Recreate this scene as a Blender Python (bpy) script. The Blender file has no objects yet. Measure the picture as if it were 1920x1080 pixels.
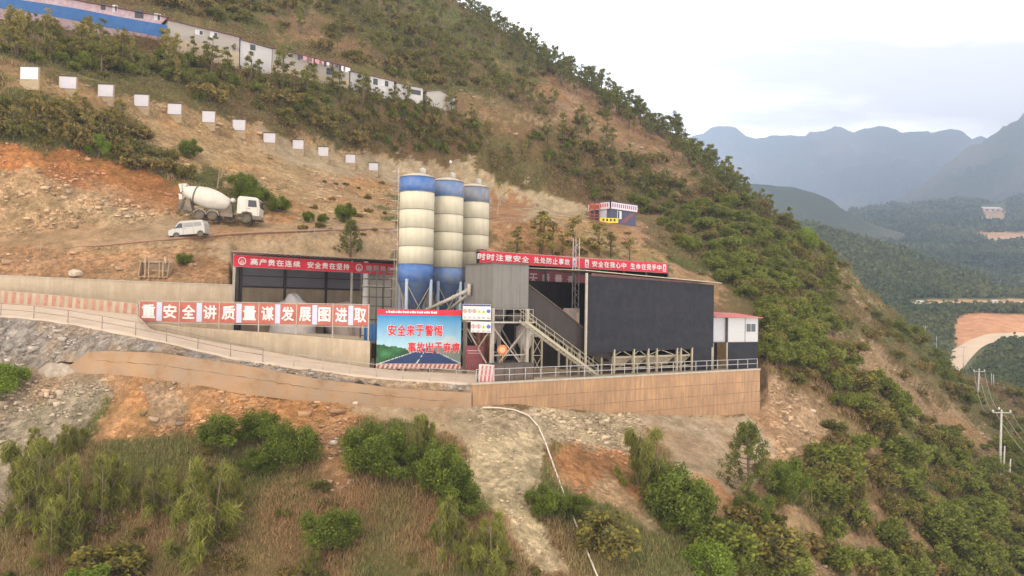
import bpy, bmesh, math, random
import numpy as np
from mathutils import Vector, Matrix, Euler
from mathutils.bvhtree import BVHTree
R = math.radians
random.seed(7); rng = np.random.default_rng(11)
SC = bpy.context.scene; COL = SC.collection

# ------------------------------------------------------------------ camera
CAMZ = 5.9; FPX = 1507.0; PITCH = -math.atan(38/FPX); ROLL = R(1.0)
cd = bpy.data.cameras.new('camera'); cam = bpy.data.objects.new('camera', cd); COL.objects.link(cam)
cd.sensor_width = 36; cd.lens = 36*FPX/1920; cd.clip_start = .5; cd.clip_end = 40000
CM = Matrix.Rotation(math.pi/2-PITCH, 3, 'X') @ Matrix.Rotation(ROLL, 3, 'Z')
cam.location = (0, 0, CAMZ); cam.rotation_euler = CM.to_euler()
SC.camera = cam
CX, CY, CF = CM.col[0].copy(), CM.col[1].copy(), -CM.col[2]

# ------------------------------------------------------------------ sky, sun, exposure
SUN_EL, SUN_AZ = R(52), R(205)       # azimuth clockwise from +Y
w = bpy.data.worlds.new('World'); SC.world = w; w.use_nodes = True
nt = w.node_tree; nt.nodes.clear(); N = nt.nodes.new; L = nt.links.new
sky = N('ShaderNodeTexSky'); sky.sky_type = 'NISHITA'; sky.sun_disc = False
sky.sun_elevation = SUN_EL; sky.sun_rotation = SUN_AZ
b1 = N('ShaderNodeBackground'); b1.inputs[1].default_value = .12; L(sky.outputs[0], b1.inputs[0])
tc = N('ShaderNodeTexCoord'); mp = N('ShaderNodeMapping'); mp.inputs['Scale'].default_value = (1.9, 1.9, 6.5); mp.inputs['Location'].default_value = (0, 0, 1.5)
L(tc.outputs['Generated'], mp.inputs[0])
ns = N('ShaderNodeTexNoise'); ns.inputs['Scale'].default_value = 1.0; ns.inputs['Detail'].default_value = 5; ns.inputs['Roughness'].default_value = .5
ns.inputs['Distortion'].default_value = .35
L(mp.outputs[0], ns.inputs['Vector'])
rp = N('ShaderNodeValToRGB'); L(ns.outputs['Fac'], rp.inputs[0])
rp.color_ramp.elements[0].position = .40; rp.color_ramp.elements[0].color = (.45, .43, .42, 1)
rp.color_ramp.elements[1].position = .58; rp.color_ramp.elements[1].color = (1.0, .945, .87, 1)
b2 = N('ShaderNodeBackground'); L(rp.outputs[0], b2.inputs[0])
sx = N('ShaderNodeSeparateXYZ'); L(tc.outputs['Generated'], sx.inputs[0])   # cloud brightness raised toward the horizon so the sky stays white through the haze
g1 = N('ShaderNodeMapRange'); g1.inputs[1].default_value = .0; g1.inputs[2].default_value = .75; g1.inputs[3].default_value = 4.2; g1.inputs[4].default_value = 1.55
L(sx.outputs[2], g1.inputs[0]); L(g1.outputs[0], b2.inputs[1])
mx = N('ShaderNodeMixShader'); mx.inputs[0].default_value = .985
L(b1.outputs[0], mx.inputs[1]); L(b2.outputs[0], mx.inputs[2])
wo = N('ShaderNodeOutputWorld'); L(mx.outputs[0], wo.inputs[0])
sd = bpy.data.lights.new('sun', 'SUN'); sd.energy = 1.7; sd.angle = R(11); sd.color = (1, .87, .68)
so = bpy.data.objects.new('sun', sd); COL.objects.link(so)
sdir = Vector((math.sin(SUN_AZ)*math.cos(SUN_EL), math.cos(SUN_AZ)*math.cos(SUN_EL), math.sin(SUN_EL)))
so.rotation_euler = sdir.to_track_quat('Z', 'Y').to_euler(); so.location = (0, 0, 80)
SC.view_settings.view_transform = 'Standard'; SC.view_settings.look = 'None'
SC.view_settings.gamma = 1; SC.view_settings.exposure = .1; SC.view_settings.use_curve_mapping = False
SC.cycles.max_bounces = 5; SC.cycles.volume_bounces = 0; SC.cycles.transparent_max_bounces = 8

# ------------------------------------------------------------------ helpers
def P(px, py, Y):
    d = CX*((px-960)/FPX) + CY*((540-py)/FPX) + CF
    return Vector((0, 0, CAMZ)) + d*(Y/d.y)
def PZ(px, Y, z):
    a = (px-960)/FPX; v0 = Vector((0, Y, z-CAMZ))
    n = CX - CF*a
    return Vector((-(n.y*v0.y+n.z*v0.z)/n.x, Y, z))
def proj(v):
    v = Vector(v)-Vector((0, 0, CAMZ)); d = CF.dot(v)
    return 960+FPX*CX.dot(v)/d, 540-FPX*CY.dot(v)/d
def h3(i, j, k):
    n = (i*73856093) ^ (j*19349663) ^ (k*83492791)
    n = (n ^ (n >> 13))*1274126177 & 0x7fffffff
    n = (n ^ (n >> 16))*2246822519 & 0x7fffffff
    return (n & 0xffff)/65535.0
def vnoise(p):
    p = np.asarray(p, float); f = np.floor(p).astype(np.int64); t = p-f; t = t*t*(3-2*t)
    r = 0
    for a in (0, 1):
        for b in (0, 1):
            for c in (0, 1):
                wgt = (t[..., 0] if a else 1-t[..., 0])*(t[..., 1] if b else 1-t[..., 1])*(t[..., 2] if c else 1-t[..., 2])
                r = r+wgt*h3(f[..., 0]+a, f[..., 1]+b, f[..., 2]+c)
    return r
def fbm(p, o=4):
    p = np.asarray(p, float); r = 0; a = .5
    for i in range(o): r = r+a*(vnoise(p+17.3*i)*2-1); p = p*2.03; a *= .5
    return r
def tag(o, label=None, cat=None, group=None, kind=None):
    if label: o['label'] = label
    if cat: o['category'] = cat
    if group: o['group'] = group
    if kind: o['kind'] = kind
    return o
def mesh_np(name, V, F, mats, parent=None, smooth=False, midx=None, attr=None):
    """V (n,3); F (m,k) k constant; attr dict name -> (n,3) point colours"""
    me = bpy.data.meshes.new(name); V = np.asarray(V, np.float32); F = np.asarray(F, np.int32)
    me.vertices.add(len(V)); me.vertices.foreach_set('co', V.ravel())
    k = F.shape[1]; me.loops.add(F.size); me.loops.foreach_set('vertex_index', F.ravel())
    me.polygons.add(len(F)); me.polygons.foreach_set('loop_start', np.arange(0, F.size, k, dtype=np.int32))
    me.polygons.foreach_set('loop_total', np.full(len(F), k, np.int32))
    if smooth: me.polygons.foreach_set('use_smooth', np.ones(len(F), bool))
    for m in (mats if isinstance(mats, (list, tuple)) else [mats]): me.materials.append(m)
    if midx is not None: me.polygons.foreach_set('material_index', np.asarray(midx, np.int32))
    me.update(calc_edges=True)
    if attr:
        for an, av in attr.items():
            ca = me.color_attributes.new(an, 'FLOAT_COLOR', 'POINT')
            c4 = np.ones((len(V), 4), np.float32); c4[:, :3] = av
            ca.data.foreach_set('color', c4.ravel())
    o = bpy.data.objects.new(name, me); COL.objects.link(o); o.parent = parent
    return o
def empty(name, loc=(0, 0, 0), rz=0, rx=0, ry=0):
    o = bpy.data.objects.new(name, None); COL.objects.link(o); o.location = loc; o.rotation_euler = (rx, ry, rz)
    o.empty_display_size = .3
    return o
def thing(name, label, cat, loc=(0, 0, 0), rz=0, group=None, rx=0, ry=0):
    return tag(empty(name, loc, rz, rx, ry), label, cat, group)

_M = {}
def mat(name, col, rough=.85, metal=0, var=.18, scale=3.0, dirt=None, dirtamt=.0, bump=.0, spec=.3, streak=0):
    """procedural paint / concrete / cloth: base colour broken up by two noises, optional dirt patches and rain streaks"""
    if name in _M: return _M[name]
    m = bpy.data.materials.new(name); m.use_nodes = True; t = m.node_tree; p = t.nodes['Principled BSDF']
    p.inputs['Roughness'].default_value = rough; p.inputs['Metallic'].default_value = metal
    p.inputs['Specular IOR Level'].default_value = spec
    co = t.nodes.new('ShaderNodeTexCoord'); n1 = t.nodes.new('ShaderNodeTexNoise')
    n1.inputs['Scale'].default_value = scale; n1.inputs['Detail'].default_value = 6; n1.inputs['Roughness'].default_value = .65
    t.links.new(co.outputs['Object'], n1.inputs['Vector'])
    r = t.nodes.new('ShaderNodeMapRange'); t.links.new(n1.outputs['Fac'], r.inputs[0])
    r.inputs[1].default_value = .3; r.inputs[2].default_value = .7; r.inputs[3].default_value = 1-var; r.inputs[4].default_value = 1+var*.6
    mm = t.nodes.new('ShaderNodeVectorMath'); mm.operation = 'SCALE'; mm.inputs[0].default_value = col[:3]
    t.links.new(r.outputs[0], mm.inputs['Scale'])
    out = mm.outputs[0]
    if dirt:
        mpn = t.nodes.new('ShaderNodeMapping'); mpn.inputs['Scale'].default_value = (3.5, 3.5, .35) if streak else (1, 1, 1)
        t.links.new(co.outputs['Object'], mpn.inputs[0])
        n2 = t.nodes.new('ShaderNodeTexNoise'); n2.inputs['Scale'].default_value = .9; n2.inputs['Detail'].default_value = 7; n2.inputs['Roughness'].default_value = .7
        t.links.new(mpn.outputs[0], n2.inputs['Vector'])
        r2 = t.nodes.new('ShaderNodeMapRange'); r2.inputs[1].default_value = .42; r2.inputs[2].default_value = .68
        r2.inputs[3].default_value = dirtamt*.25; r2.inputs[4].default_value = dirtamt
        t.links.new(n2.outputs['Fac'], r2.inputs[0])
        mx = t.nodes.new('ShaderNodeMix'); mx.data_type = 'RGBA'; mx.inputs['B'].default_value = (*dirt, 1)
        t.links.new(r2.outputs[0], mx.inputs['Factor']); t.links.new(out, mx.inputs['A']); out = mx.outputs['Result']
    t.links.new(out, p.inputs['Base Color'])
    if bump:
        bn = t.nodes.new('ShaderNodeBump'); bn.inputs['Strength'].default_value = bump; bn.inputs['Distance'].default_value = .05
        t.links.new(n1.outputs['Fac'], bn.inputs['Height']); t.links.new(bn.outputs[0], p.inputs['Normal'])
    _M[name] = m
    return m
def attr_mat(name, attr='cover', rough=.95, detail=((1.4, .28), (9., .30)), bump=.6, bdist=.25, trans=0):
    if name in _M: return _M[name]
    m = bpy.data.materials.new(name); m.use_nodes = True; t = m.node_tree; p = t.nodes['Principled BSDF']
    p.inputs['Roughness'].default_value = rough; p.inputs['Specular IOR Level'].default_value = .15
    a = t.nodes.new('ShaderNodeAttribute'); a.attribute_name = attr; out = a.outputs['Color']
    co = t.nodes.new('ShaderNodeTexCoord'); last = None
    for s, v in detail:
        n1 = t.nodes.new('ShaderNodeTexNoise'); n1.inputs['Scale'].default_value = s; n1.inputs['Detail'].default_value = 6; n1.inputs['Roughness'].default_value = .7
        t.links.new(co.outputs['Object'], n1.inputs['Vector'])
        r = t.nodes.new('ShaderNodeMapRange'); t.links.new(n1.outputs['Fac'], r.inputs[0])
        r.inputs[1].default_value = .3; r.inputs[2].default_value = .7; r.inputs[3].default_value = 1-v; r.inputs[4].default_value = 1+v
        mm = t.nodes.new('ShaderNodeVectorMath'); mm.operation = 'SCALE'
        t.links.new(out, mm.inputs[0]); t.links.new(r.outputs[0], mm.inputs['Scale']); out = mm.outputs[0]; last = n1
    t.links.new(out, p.inputs['Base Color'])
    if last and bump:
        bn = t.nodes.new('ShaderNodeBump'); bn.inputs['Strength'].default_value = bump; bn.inputs['Distance'].default_value = bdist
        t.links.new(last.outputs['Fac'], bn.inputs['Height']); t.links.new(bn.outputs[0], p.inputs['Normal'])
    if trans:
        tr = t.nodes.new('ShaderNodeBsdfTranslucent'); t.links.new(out, tr.inputs[0]); ms = t.nodes.new('ShaderNodeMixShader'); ms.inputs[0].default_value = trans
        t.links.new(p.outputs[0], ms.inputs[1]); t.links.new(tr.outputs[0], ms.inputs[2])
        t.links.new(ms.outputs[0], t.nodes['Material Output'].inputs[0])
    _M[name] = m
    return m

class MB:
    """collects boxes, bars, tubes, prisms; build() links them as ONE mesh object"""
    def __init__(s): s.bm = bmesh.new(); s.mi = 0
    def _f(s, vs):
        try:
            f = s.bm.faces.new(vs); f.material_index = s.mi; return f
        except ValueError: return None
    def hexa(s, c):
        v = [s.bm.verts.new(p) for p in c]
        for q in ((3, 2, 1, 0), (4, 5, 6, 7), (0, 1, 5, 4), (1, 2, 6, 5), (2, 3, 7, 6), (3, 0, 4, 7)): s._f([v[i] for i in q])
        return s
    def box(s, x0, x1, y0, y1, z0, z1):
        return s.hexa([(x0, y0, z0), (x1, y0, z0), (x1, y1, z0), (x0, y1, z0), (x0, y0, z1), (x1, y0, z1), (x1, y1, z1), (x0, y1, z1)])
    def bar(s, a, b, w=.08, h=None, up=(0, 0, 1)):
        a, b = Vector(a), Vector(b); h = h or w; d = (b-a).normalized(); u = Vector(up)
        if abs(d.dot(u)) > .98: u = Vector((1, 0, 0))
        r = d.cross(u).normalized(); u = r.cross(d)
        c = [a-r*w/2-u*h/2, a+r*w/2-u*h/2, a+r*w/2+u*h/2, a-r*w/2+u*h/2]
        return s.hexa(c+[p+(b-a) for p in c])
    def tube(s, pts, r, n=8, caps=True, rads=None):
        pts = [Vector(p) for p in pts]; rings = []; pu = None
        for i, p in enumerate(pts):
            d = (pts[min(i+1, len(pts)-1)]-pts[max(i-1, 0)]).normalized()
            u = pu if pu is not None else (Vector((0, 0, 1)) if abs(d.z) < .9 else Vector((1, 0, 0)))
            a = d.cross(u)
            if a.length < 1e-4: a = d.cross(Vector((0, 1, 0)))
            a.normalize(); b = a.cross(d); pu = b; rr = rads[i] if rads else r
            rings.append([s.bm.verts.new(p+a*rr*math.cos(t*2*math.pi/n)+b*rr*math.sin(t*2*math.pi/n)) for t in range(n)])
        for q, k in zip(rings, rings[1:]):
            for t in range(n):
                f = s._f([q[t], q[(t+1) % n], k[(t+1) % n], k[t]])
                if f and n > 5: f.smooth = True
        if caps: s._f(rings[0][::-1]); s._f(rings[-1])
        return s
    def lathe(s, prof, n=32, c=(0, 0, 0), axis=None, sm=True):
        """prof: (radius, height); axis optional Matrix"""
        rings = []
        for r_, z in prof:
            ring = []
            for t in range(n):
                v = Vector((r_*math.cos(t*2*math.pi/n), r_*math.sin(t*2*math.pi/n), z))
                if axis is not None: v = axis @ v
                ring.append(s.bm.verts.new(v+Vector(c)))
            rings.append(ring)
        for q, k in zip(rings, rings[1:]):
            for t in range(n):
                f = s._f([q[t], q[(t+1) % n], k[(t+1) % n], k[t]])
                if f: f.smooth = sm
        s._f(rings[0][::-1]); s._f(rings[-1])
        return s
    def prism(s, poly, y0, y1, plane='XZ'):
        f = (lambda a, b, d: (a, d, b)) if plane == 'XZ' else ((lambda a, b, d: (a, b, d)) if plane == 'XY' else (lambda a, b, d: (d, a, b)))
        A = [s.bm.verts.new(f(a, b, y0)) for a, b in poly]; B = [s.bm.verts.new(f(a, b, y1)) for a, b in poly]
        s._f(A); s._f(B[::-1])
        for i in range(len(A)): j = (i+1) % len(A); s._f([A[i], A[j], B[j], B[i]])
        return s
    def build(s, name, m, parent=None, bevel=0):
        bmesh.ops.recalc_face_normals(s.bm, faces=s.bm.faces)
        me = bpy.data.meshes.new(name); s.bm.to_mesh(me); s.bm.free()
        for q in (m if isinstance(m, (list, tuple)) else [m]): me.materials.append(q)
        o = bpy.data.objects.new(name, me); COL.objects.link(o); o.parent = parent
        if bevel:
            b = o.modifiers.new('bevel', 'BEVEL'); b.width = bevel; b.segments = 2; b.limit_method = 'ANGLE'
        return o
def kids(o): return [c for c in COL.objects if c.parent == o]
def copy_tree(o, parent=None, K=None):
    c = o.copy(); COL.objects.link(c); c.parent = parent
    for ch in (K or CH)(o): copy_tree(ch, c, K)
    return c
def CH(o): return list(o.children)

# ------------------------------------------------------------------ the hillside, lofted between feature lines that run across the site
def line(*pts):
    """pts: (px, py, Y) or (px, ('z', z), Y): returns arrays px, world"""
    out = []
    for a, b, Y in pts: out.append((a, P(a, b, Y) if not isinstance(b, tuple) else PZ(a, Y, b[1])))
    return out
def Zv(z): return ('z', z)
LINES = [  # (line, rows to the next one, roughness)
 (line((-600, 1500, 32), (960, 1500, 32), (1500, 1500, 42), (2500, 1500, 62)), 16, .5),
 (line((-600, 1080, 48), (0, 1080, 48), (960, 1080, 46.5), (1300, 1080, 53), (1500, 1080, 62), (1920, 1080, 84), (2500, 1080, 100)), 40, .5),
 (line((-600, 880, 54.5), (0, 880, 54.5), (300, 890, 54), (960, 900, 54.5), (1300, 900, 63), (1500, 900, 72), (1700, 900, 88), (1920, 900, 114), (2500, 950, 140)), 46, .5),
 (line((-600, 690, 62.5), (0, 700, 62.5), (110, 695, 62), (300, 708, 60.5), (600, 748, 60), (880, 760, 61.3), (960, 757, 63.8), (1180, 770, 72), (1425, 778, 82.6),
       (1445, 765, 84), (1540, 790, 88), (1600, 765, 95), (1700, 755, 110), (1800, 770, 140), (1850, 780, 160), (1920, 790, 172), (2500, 850, 220)), 8, .42),
 (line((-600, Zv(4), 75.8), (0, Zv(4), 75.8), (300, Zv(3), 75.8), (430, Zv(2.6), 76), (441, Zv(2.), 83.6), (690, Zv(1.), 90.6), (705, Zv(-1), 92), (900, Zv(-1), 94), (1250, Zv(-1), 108), (1405, Zv(-1.), 100),
       (1440, 715, 88), (1540, 740, 94), (1600, 725, 102), (1700, 715, 124), (1800, 745, 150), (1850, 765, 166), (1920, 775, 182), (2500, 830, 230)), 4, .05),
 (line((-600, 500, 76.2), (0, 518, 76.3), (430, 536, 76.5), (442, Zv(7), 84.1), (690, Zv(7.2), 91.1), (705, Zv(6), 92.6), (900, Zv(6), 94.8), (1250, Zv(6.5), 108.8), (1405, 650, 101.5),
       (1440, 680, 94), (1540, 695, 100), (1600, 690, 110), (1700, 685, 138), (1800, 728, 160), (1850, 755, 172), (1920, 765, 192), (2500, 820, 240)), 22, .12),
 (line((-600, 500, 78), (0, 473, 80), (150, 460, 80.5), (300, 451, 82), (460, 438, 88), (700, 431, 97), (950, 416, 114), (1100, 430, 126), (1200, 448, 133), (1300, 510, 128), (1420, 570, 122), (1500, 590, 122), (1600, 625, 132), (1700, 655, 154), (1800, 715, 168), (1920, 755, 206), (2500, 800, 250)), 8, .05),
 (line((-600, 455, 84), (0, 440, 86), (330, 414, 91), (410, 415.5, 92), (500, 421, 94), (700, 416, 102), (950, 402, 120), (1100, 414, 132), (1200, 425, 144), (1300, 480, 140), (1420, 540, 135), (1500, 565, 138), (1600, 600, 146), (1700, 640, 162), (1800, 705, 174), (1920, 750, 222), (2500, 790, 260)), 60, .10),
 (line((-600, 40, 84.5), (0, 145, 93), (55, 155, 94), (200, 200, 104), (400, 250, 118), (600, 300, 137), (705, 332, 149), (950, 382, 165), (1100, 403, 172), (1200, 402, 176), (1350, 420, 170), (1500, 510, 155), (1600, 575, 158), (1700, 630, 170), (1800, 700, 179), (1920, 745, 236), (2500, 780, 280)), 8, .3),
 (line((-600, -10, 87), (0, 108, 96), (200, 168, 107), (400, 212, 121), (600, 257, 140), (705, 292, 153), (880, 320, 166), (1000, 347, 173), (1120, 384, 178), (1250, 390, 181), (1350, 400, 176), (1500, 490, 163), (1600, 560, 166), (1700, 625, 175), (1800, 697, 185), (1920, 742, 246), (2500, 775, 290)), 40, .5),
 (line((-600, -90, 115), (0, 62, 127), (315, 100, 135), (450, 125, 141), (650, 165, 152), (860, 215, 165), (1000, 240, 178), (1200, 290, 195), (1400, 382, 190), (1480, 430, 185), (1560, 495, 176), (1620, 555, 174), (1700, 620, 180), (1790, 708, 186), (1920, 740, 255), (2500, 770, 300)), 64, .9),
 (line((-600, -700, 300), (0, -420, 300), (500, -180, 300), (905, 30, 290), (1000, 92, 285), (1100, 152, 275), (1200, 215, 262), (1300, 282, 245), (1400, 362, 228), (1480, 415, 215), (1560, 462, 206), (1620, 535, 200), (1700, 614, 190), (1770, 680, 190), (1800, 705, 195), (1860, 730, 230), (1920, 738, 265), (2500, 765, 310)), 8, 1.2),
 (line((-600, Zv(200), 380), (500, Zv(130), 370), (905, Zv(90), 350), (1200, Zv(50), 320), (1400, Zv(20), 290), (1560, Zv(-10), 260), (1700, Zv(-22), 240), (1800, Zv(-30), 250), (1920, Zv(-30), 310), (2500, Zv(-32), 350)), 0, 1.),
]
def loft(LINES, x0, x1, step):
    cols = np.arange(x0, x1+.1, step); A = []
    for ln, n, a in LINES:
        px = np.array([q[0] for q in ln]); W = np.array([tuple(q[1]) for q in ln])
        # lerp Y and z in px, then recover X exactly
        A.append((np.interp(cols, px, W[:, 1]), np.interp(cols, px, W[:, 2]), a))
    Ys, Zs, Am = [], [], []
    for (l, n, a), (Y0, Z0, a0), k in zip(LINES, A, range(99)):
        if n == 0: Ys.append(Y0); Zs.append(Z0); Am.append(a0); break
        Y1, Z1, a1 = A[k+1]
        for t in np.arange(n)/n:
            Ys.append(Y0+(Y1-Y0)*t); Zs.append(Z0+(Z1-Z0)*t); Am.append(a0+(a1-a0)*t)
    Y = np.array(Ys); Z = np.array(Zs)
    # soften the creases between columns
    a = (cols-960)/FPX; nx = CX.x-CF.x*a; ny = CX.y-CF.y*a; nz = CX.z-CF.z*a
    X = -(ny*Y+nz*(Z-CAMZ))/nx
    return cols, X, Y, Z, np.array(Am)
cols, TX, TY, TZ, TA = loft(LINES, -600, 2500, 5.0)
NR, NC = TX.shape
pts = np.stack([TX, TY, TZ], -1)
amp = TA[:, None]*np.ones((1, NC))
# natural slopes right of the yard are rough all the way down
amp = np.where((TY > 84) & (TY < 150) & (cols[None, :] < 1150) & (amp > .16), amp*1.0, amp)
amp = np.maximum(amp, np.clip((cols[None, :]-1450)/80, 0, 1)*.8)
D = fbm(pts*np.array([.22, .22, .22]), 4)*1.7+fbm(pts*np.array([.9, .9, .9]), 3)*.5
# gullies that run down the spur from upper left to lower right
g = fbm(np.stack([(TX*.8+TY*.55)*.09, (TX*.5-TY*.2)*.02, TZ*.02], -1)+5.2, 3)
D = D+g*3.2*np.clip((cols[None, :]-1250)/250, 0, 1)
dist = np.clip(TY/110, .6, 2.2)
TZ = TZ+D*amp*dist*.8
pts = np.stack([TX, TY, TZ], -1)
V = pts.reshape(-1, 3)
idx = np.arange(NR*NC).reshape(NR, NC)
F = np.stack([idx[:-1, :-1], idx[:-1, 1:], idx[1:, 1:], idx[1:, :-1]], -1).reshape(-1, 4)

# ground cover colour per vertex: soil, rubble, dry grass; regions follow what lies there
rel = V-np.array([0, 0, CAMZ]); dz = rel@np.array(CF)
PXv = 960+FPX*(rel@np.array(CX))/dz; PYv = 540-FPX*(rel@np.array(CY))/dz
def inpoly(x, y, poly):
    c = np.zeros(x.shape, bool); n = len(poly)
    for i in range(n):
        x0, y0 = poly[i]; x1, y1 = poly[(i+1) % n]
        if y0 == y1: continue
        t = ((y0 > y) != (y1 > y)) & (x < (x1-x0)*(y-y0)/(y1-y0)+x0); c ^= t
    return c
n1 = fbm(V*.05, 4); n2 = fbm(V*.25+9, 4); n3 = fbm(V*.9+31, 3); nw = fbm(V*.35+77, 3); nw2 = fbm(V*.35+177, 3)
def mixc(a, b, t): t = np.clip(t, 0, 1)[:, None]; return a*(1-t)+b*t
brown = np.array([.205, .140, .072]); green = np.array([.125, .142, .046]); tan = np.array([.29, .215, .11]); pink = np.array([.26, .158, .095])
C = mixc(np.tile(brown, (len(V), 1)), green, .45+n1*1.6+n2*1.0)
C = mixc(C, tan, (n2*1.4+n3*1.2-.35)*1.6)
C = mixc(C, pink, (fbm(V*.04+51, 3)*2.2-.15)*1.0)
REG = [
 (((1040, 120), (1180, 200), (1330, 330), (1250, 330), (1100, 270), (980, 180)), pink, .8),
 (((560, 0), (640, 60), (780, 160), (930, 190), (1050, 260), (900, 250), (830, 160), (600, 90), (480, 60)), pink, .6),
 (((220, 172), (330, 195), (450, 220), (600, 258), (745, 300), (745, 430), (560, 432), (430, 335), (330, 300), (230, 240)), (.40, .275, .155), .95),
 (((0, 112), (200, 172), (240, 200), (200, 230), (100, 190), (0, 160)), (.36, .24, .13), .8),
 (((-400, 290), (0, 295), (200, 340), (340, 395), (520, 415), (745, 412), (745, 470), (430, 480), (0, 520), (-400, 500)), (.42, .285, .18), 1),
 (((-400, 220), (0, 262), (150, 285), (330, 332), (370, 350), (340, 400), (220, 360), (100, 330), (0, 310), (-400, 300)), (.40, .175, .075), .95),
 (((500, 385), (560, 380), (570, 420), (500, 422)), (.36, .17, .085), .7),
 (((600, 300), (740, 330), (740, 380), (680, 400), (560, 340)), (.42, .24, .13), .6),
 (((0, 475), (430, 462), (445, 480), (440, 540), (-50, 535), (-400, 520)), (.37, .215, .125), .95),
 (((370, 470), (480, 446), (735, 428), (745, 500), (430, 500)), (.46, .345, .24), .95),
 (((700, 296), (780, 298), (880, 320), (1000, 347), (1112, 384), (1112, 412), (920, 412), (700, 340)), (.43, .35, .255), 1),
 (((470, 238), (600, 268), (745, 306), (745, 345), (600, 322), (470, 280)), (.40, .33, .24), .9),
 (((905, 330), (1000, 400), (960, 412), (905, 412)), (.33, .165, .085), .9),
 (((905, 412), (1060, 412), (1090, 490), (900, 490)), (.40, .22, .115), .9),
 (((1060, 412), (1200, 420), (1240, 500), (1090, 495)), (.36, .24, .12), .75),
 (((1160, 395), (1200, 410), (1212, 450), (1150, 440)), (.38, .24, .15), .9),
 (((1255, 495), (1330, 525), (1345, 560), (1250, 560)), (.40, .25, .16), .8),
 (((-600, 560), (0, 575), (310, 635), (700, 705), (880, 728), (880, 770), (600, 770), (110, 740), (-600, 820)), (.38, .30, .22), 1),
 (((-600, 560), (0, 590), (130, 600), (135, 690), (210, 730), (150, 800), (90, 830), (40, 960), (0, 1000), (-600, 1080)), (.335, .285, .235), 1),
 (((130, 685), (300, 700), (880, 757), (880, 785), (650, 790), (600, 830), (420, 820), (330, 830), (150, 830), (210, 740)), (.46, .245, .12), 1),
 (((280, 720), (360, 725), (350, 800), (290, 800)), (.37, .30, .24), .6),
 (((600, 770), (650, 785), (660, 930), (600, 930), (590, 850)), (.40, .22, .13), .8),
 (((640, 752), (900, 755), (1010, 760), (1010, 860), (880, 860), (830, 815), (730, 790), (640, 780)), (.43, .345, .255), 1),
 (((855, 850), (900, 820), (1020, 800), (1020, 900), (1000, 950), (1060, 1075), (1010, 1075), (950, 980), (890, 950)), (.56, .46, .32), .95),
 (((985, 750), (1180, 775), (1210, 870), (1100, 850), (1040, 840), (1010, 800)), (.50, .415, .31), 1),
 (((1030, 830), (1200, 855), (1215, 950), (1190, 975), (1050, 900)), (.46, .235, .115), 1),
 (((1120, 880), (1200, 930), (1250, 1000), (1200, 1000), (1120, 930)), (.42, .33, .23), .7),
 (((1180, 772), (1425, 778), (1450, 830), (1380, 960), (1330, 950), (1240, 850), (1185, 800)), (.48, .395, .305), 1),
 (((1425, 690), (1450, 700), (1500, 740), (1542, 810), (1510, 870), (1440, 870), (1415, 780)), (.46, .31, .20), 1),
 (((1310, 900), (1340, 900), (1400, 970), (1360, 960), (1315, 950)), (.46, .2, .1), .9),
 (((1430, 890), (1480, 940), (1500, 1000), (1430, 960), (1400, 920)), (.42, .27, .17), .8),
 (((1540, 980), (1620, 1000), (1680, 1080), (1620, 1080)), (.42, .30, .19), .8),
]
def strip(pl, wd):
    a = [(x-wd*.5, y+wd*.5) for x, y in pl]; b = [(x+wd*.5, y-wd*.5) for x, y in pl[::-1]]; return a+b
for pl, wd, cc in (([(1480, 560), (1560, 640), (1640, 700), (1700, 790), (1760, 850)], 26, .7), ([(1570, 500), (1610, 540), (1625, 600)], 14, .8), ([(1500, 740), (1600, 830), (1700, 920), (1830, 1000)], 34, .7),
                   ([(1600, 640), (1680, 720), (1800, 800), (1900, 880)], 30, .7), ([(1440, 960), (1540, 1040), (1600, 1090)], 50, .7), ([(1620, 960), (1760, 1050), (1800, 1090)], 34, .65), ([(1240, 900), (1440, 1000), (1560, 1080)], 30, .5), ([(870, 215), (960, 222), (1080, 215), (1120, 240)], 7, .9), ([(1040, 280), (1160, 310), (1300, 350)], 8, .7)):
    REG.append((strip(pl, wd), (.36, .25, .15), cc))
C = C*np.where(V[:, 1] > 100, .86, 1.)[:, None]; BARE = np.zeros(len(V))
jit = rng.uniform(-1, 1, (2, len(V)))
nbig = fbm(V*.12+400, 3); wx = PXv+nw*54+nbig*46+jit[0]*6; wy = PYv+nw2*34+jit[1]*4
for poly, c, s in REG:
    m = inpoly(wx, wy, poly)
    c = np.array(c); cv = c[None, :]*(1+.35*n2[:, None]+.3*n3[:, None])
    s_ = s*np.clip(.9+n3*.5, 0, 1)
    C[m] = (C*(1-s_[:, None])+cv*s_[:, None])[m]
    BARE[m] = np.maximum(BARE, s_)[m]
# reddish and grey patches of their own inside the bare soil
t = np.clip((fbm(V*.16+200, 4)-.12)*2.2, 0, 1)*.45*BARE; C = mixc(C, np.array([.43, .22, .10]), t*1.2)
t = np.clip((fbm(V*.13+300, 4)-.10)*2.2, 0, 1)*.4*BARE; C = mixc(C, np.array([.42, .36, .28]), t)
SMOOTH = np.zeros(len(V), bool)
for poly in (((370, 470), (480, 446), (735, 428), (745, 500), (430, 500)), ((700, 296), (780, 298), (880, 320), (1000, 347), (1112, 384), (1112, 412), (920, 412), (700, 340)), ((1180, 772), (1425, 778), (1450, 830), (1380, 960), (1330, 950), (1240, 850), (1185, 800)),
             ((470, 238), (600, 268), (745, 306), (745, 345), (600, 322), (470, 280)), ((640, 752), (900, 755), (900, 850), (830, 815), (730, 790), (640, 780)), ((-700, 470), (0, 440), (330, 412), (500, 420), (740, 415), (740, 432), (460, 442), (300, 455), (0, 476))): SMOOTH |= inpoly(wx, wy, poly)
ROUGH = np.where(SMOOTH, .18, BARE)
C = np.clip(C*np.array([1.07, 1.0, .86]), .01, .9)
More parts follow.
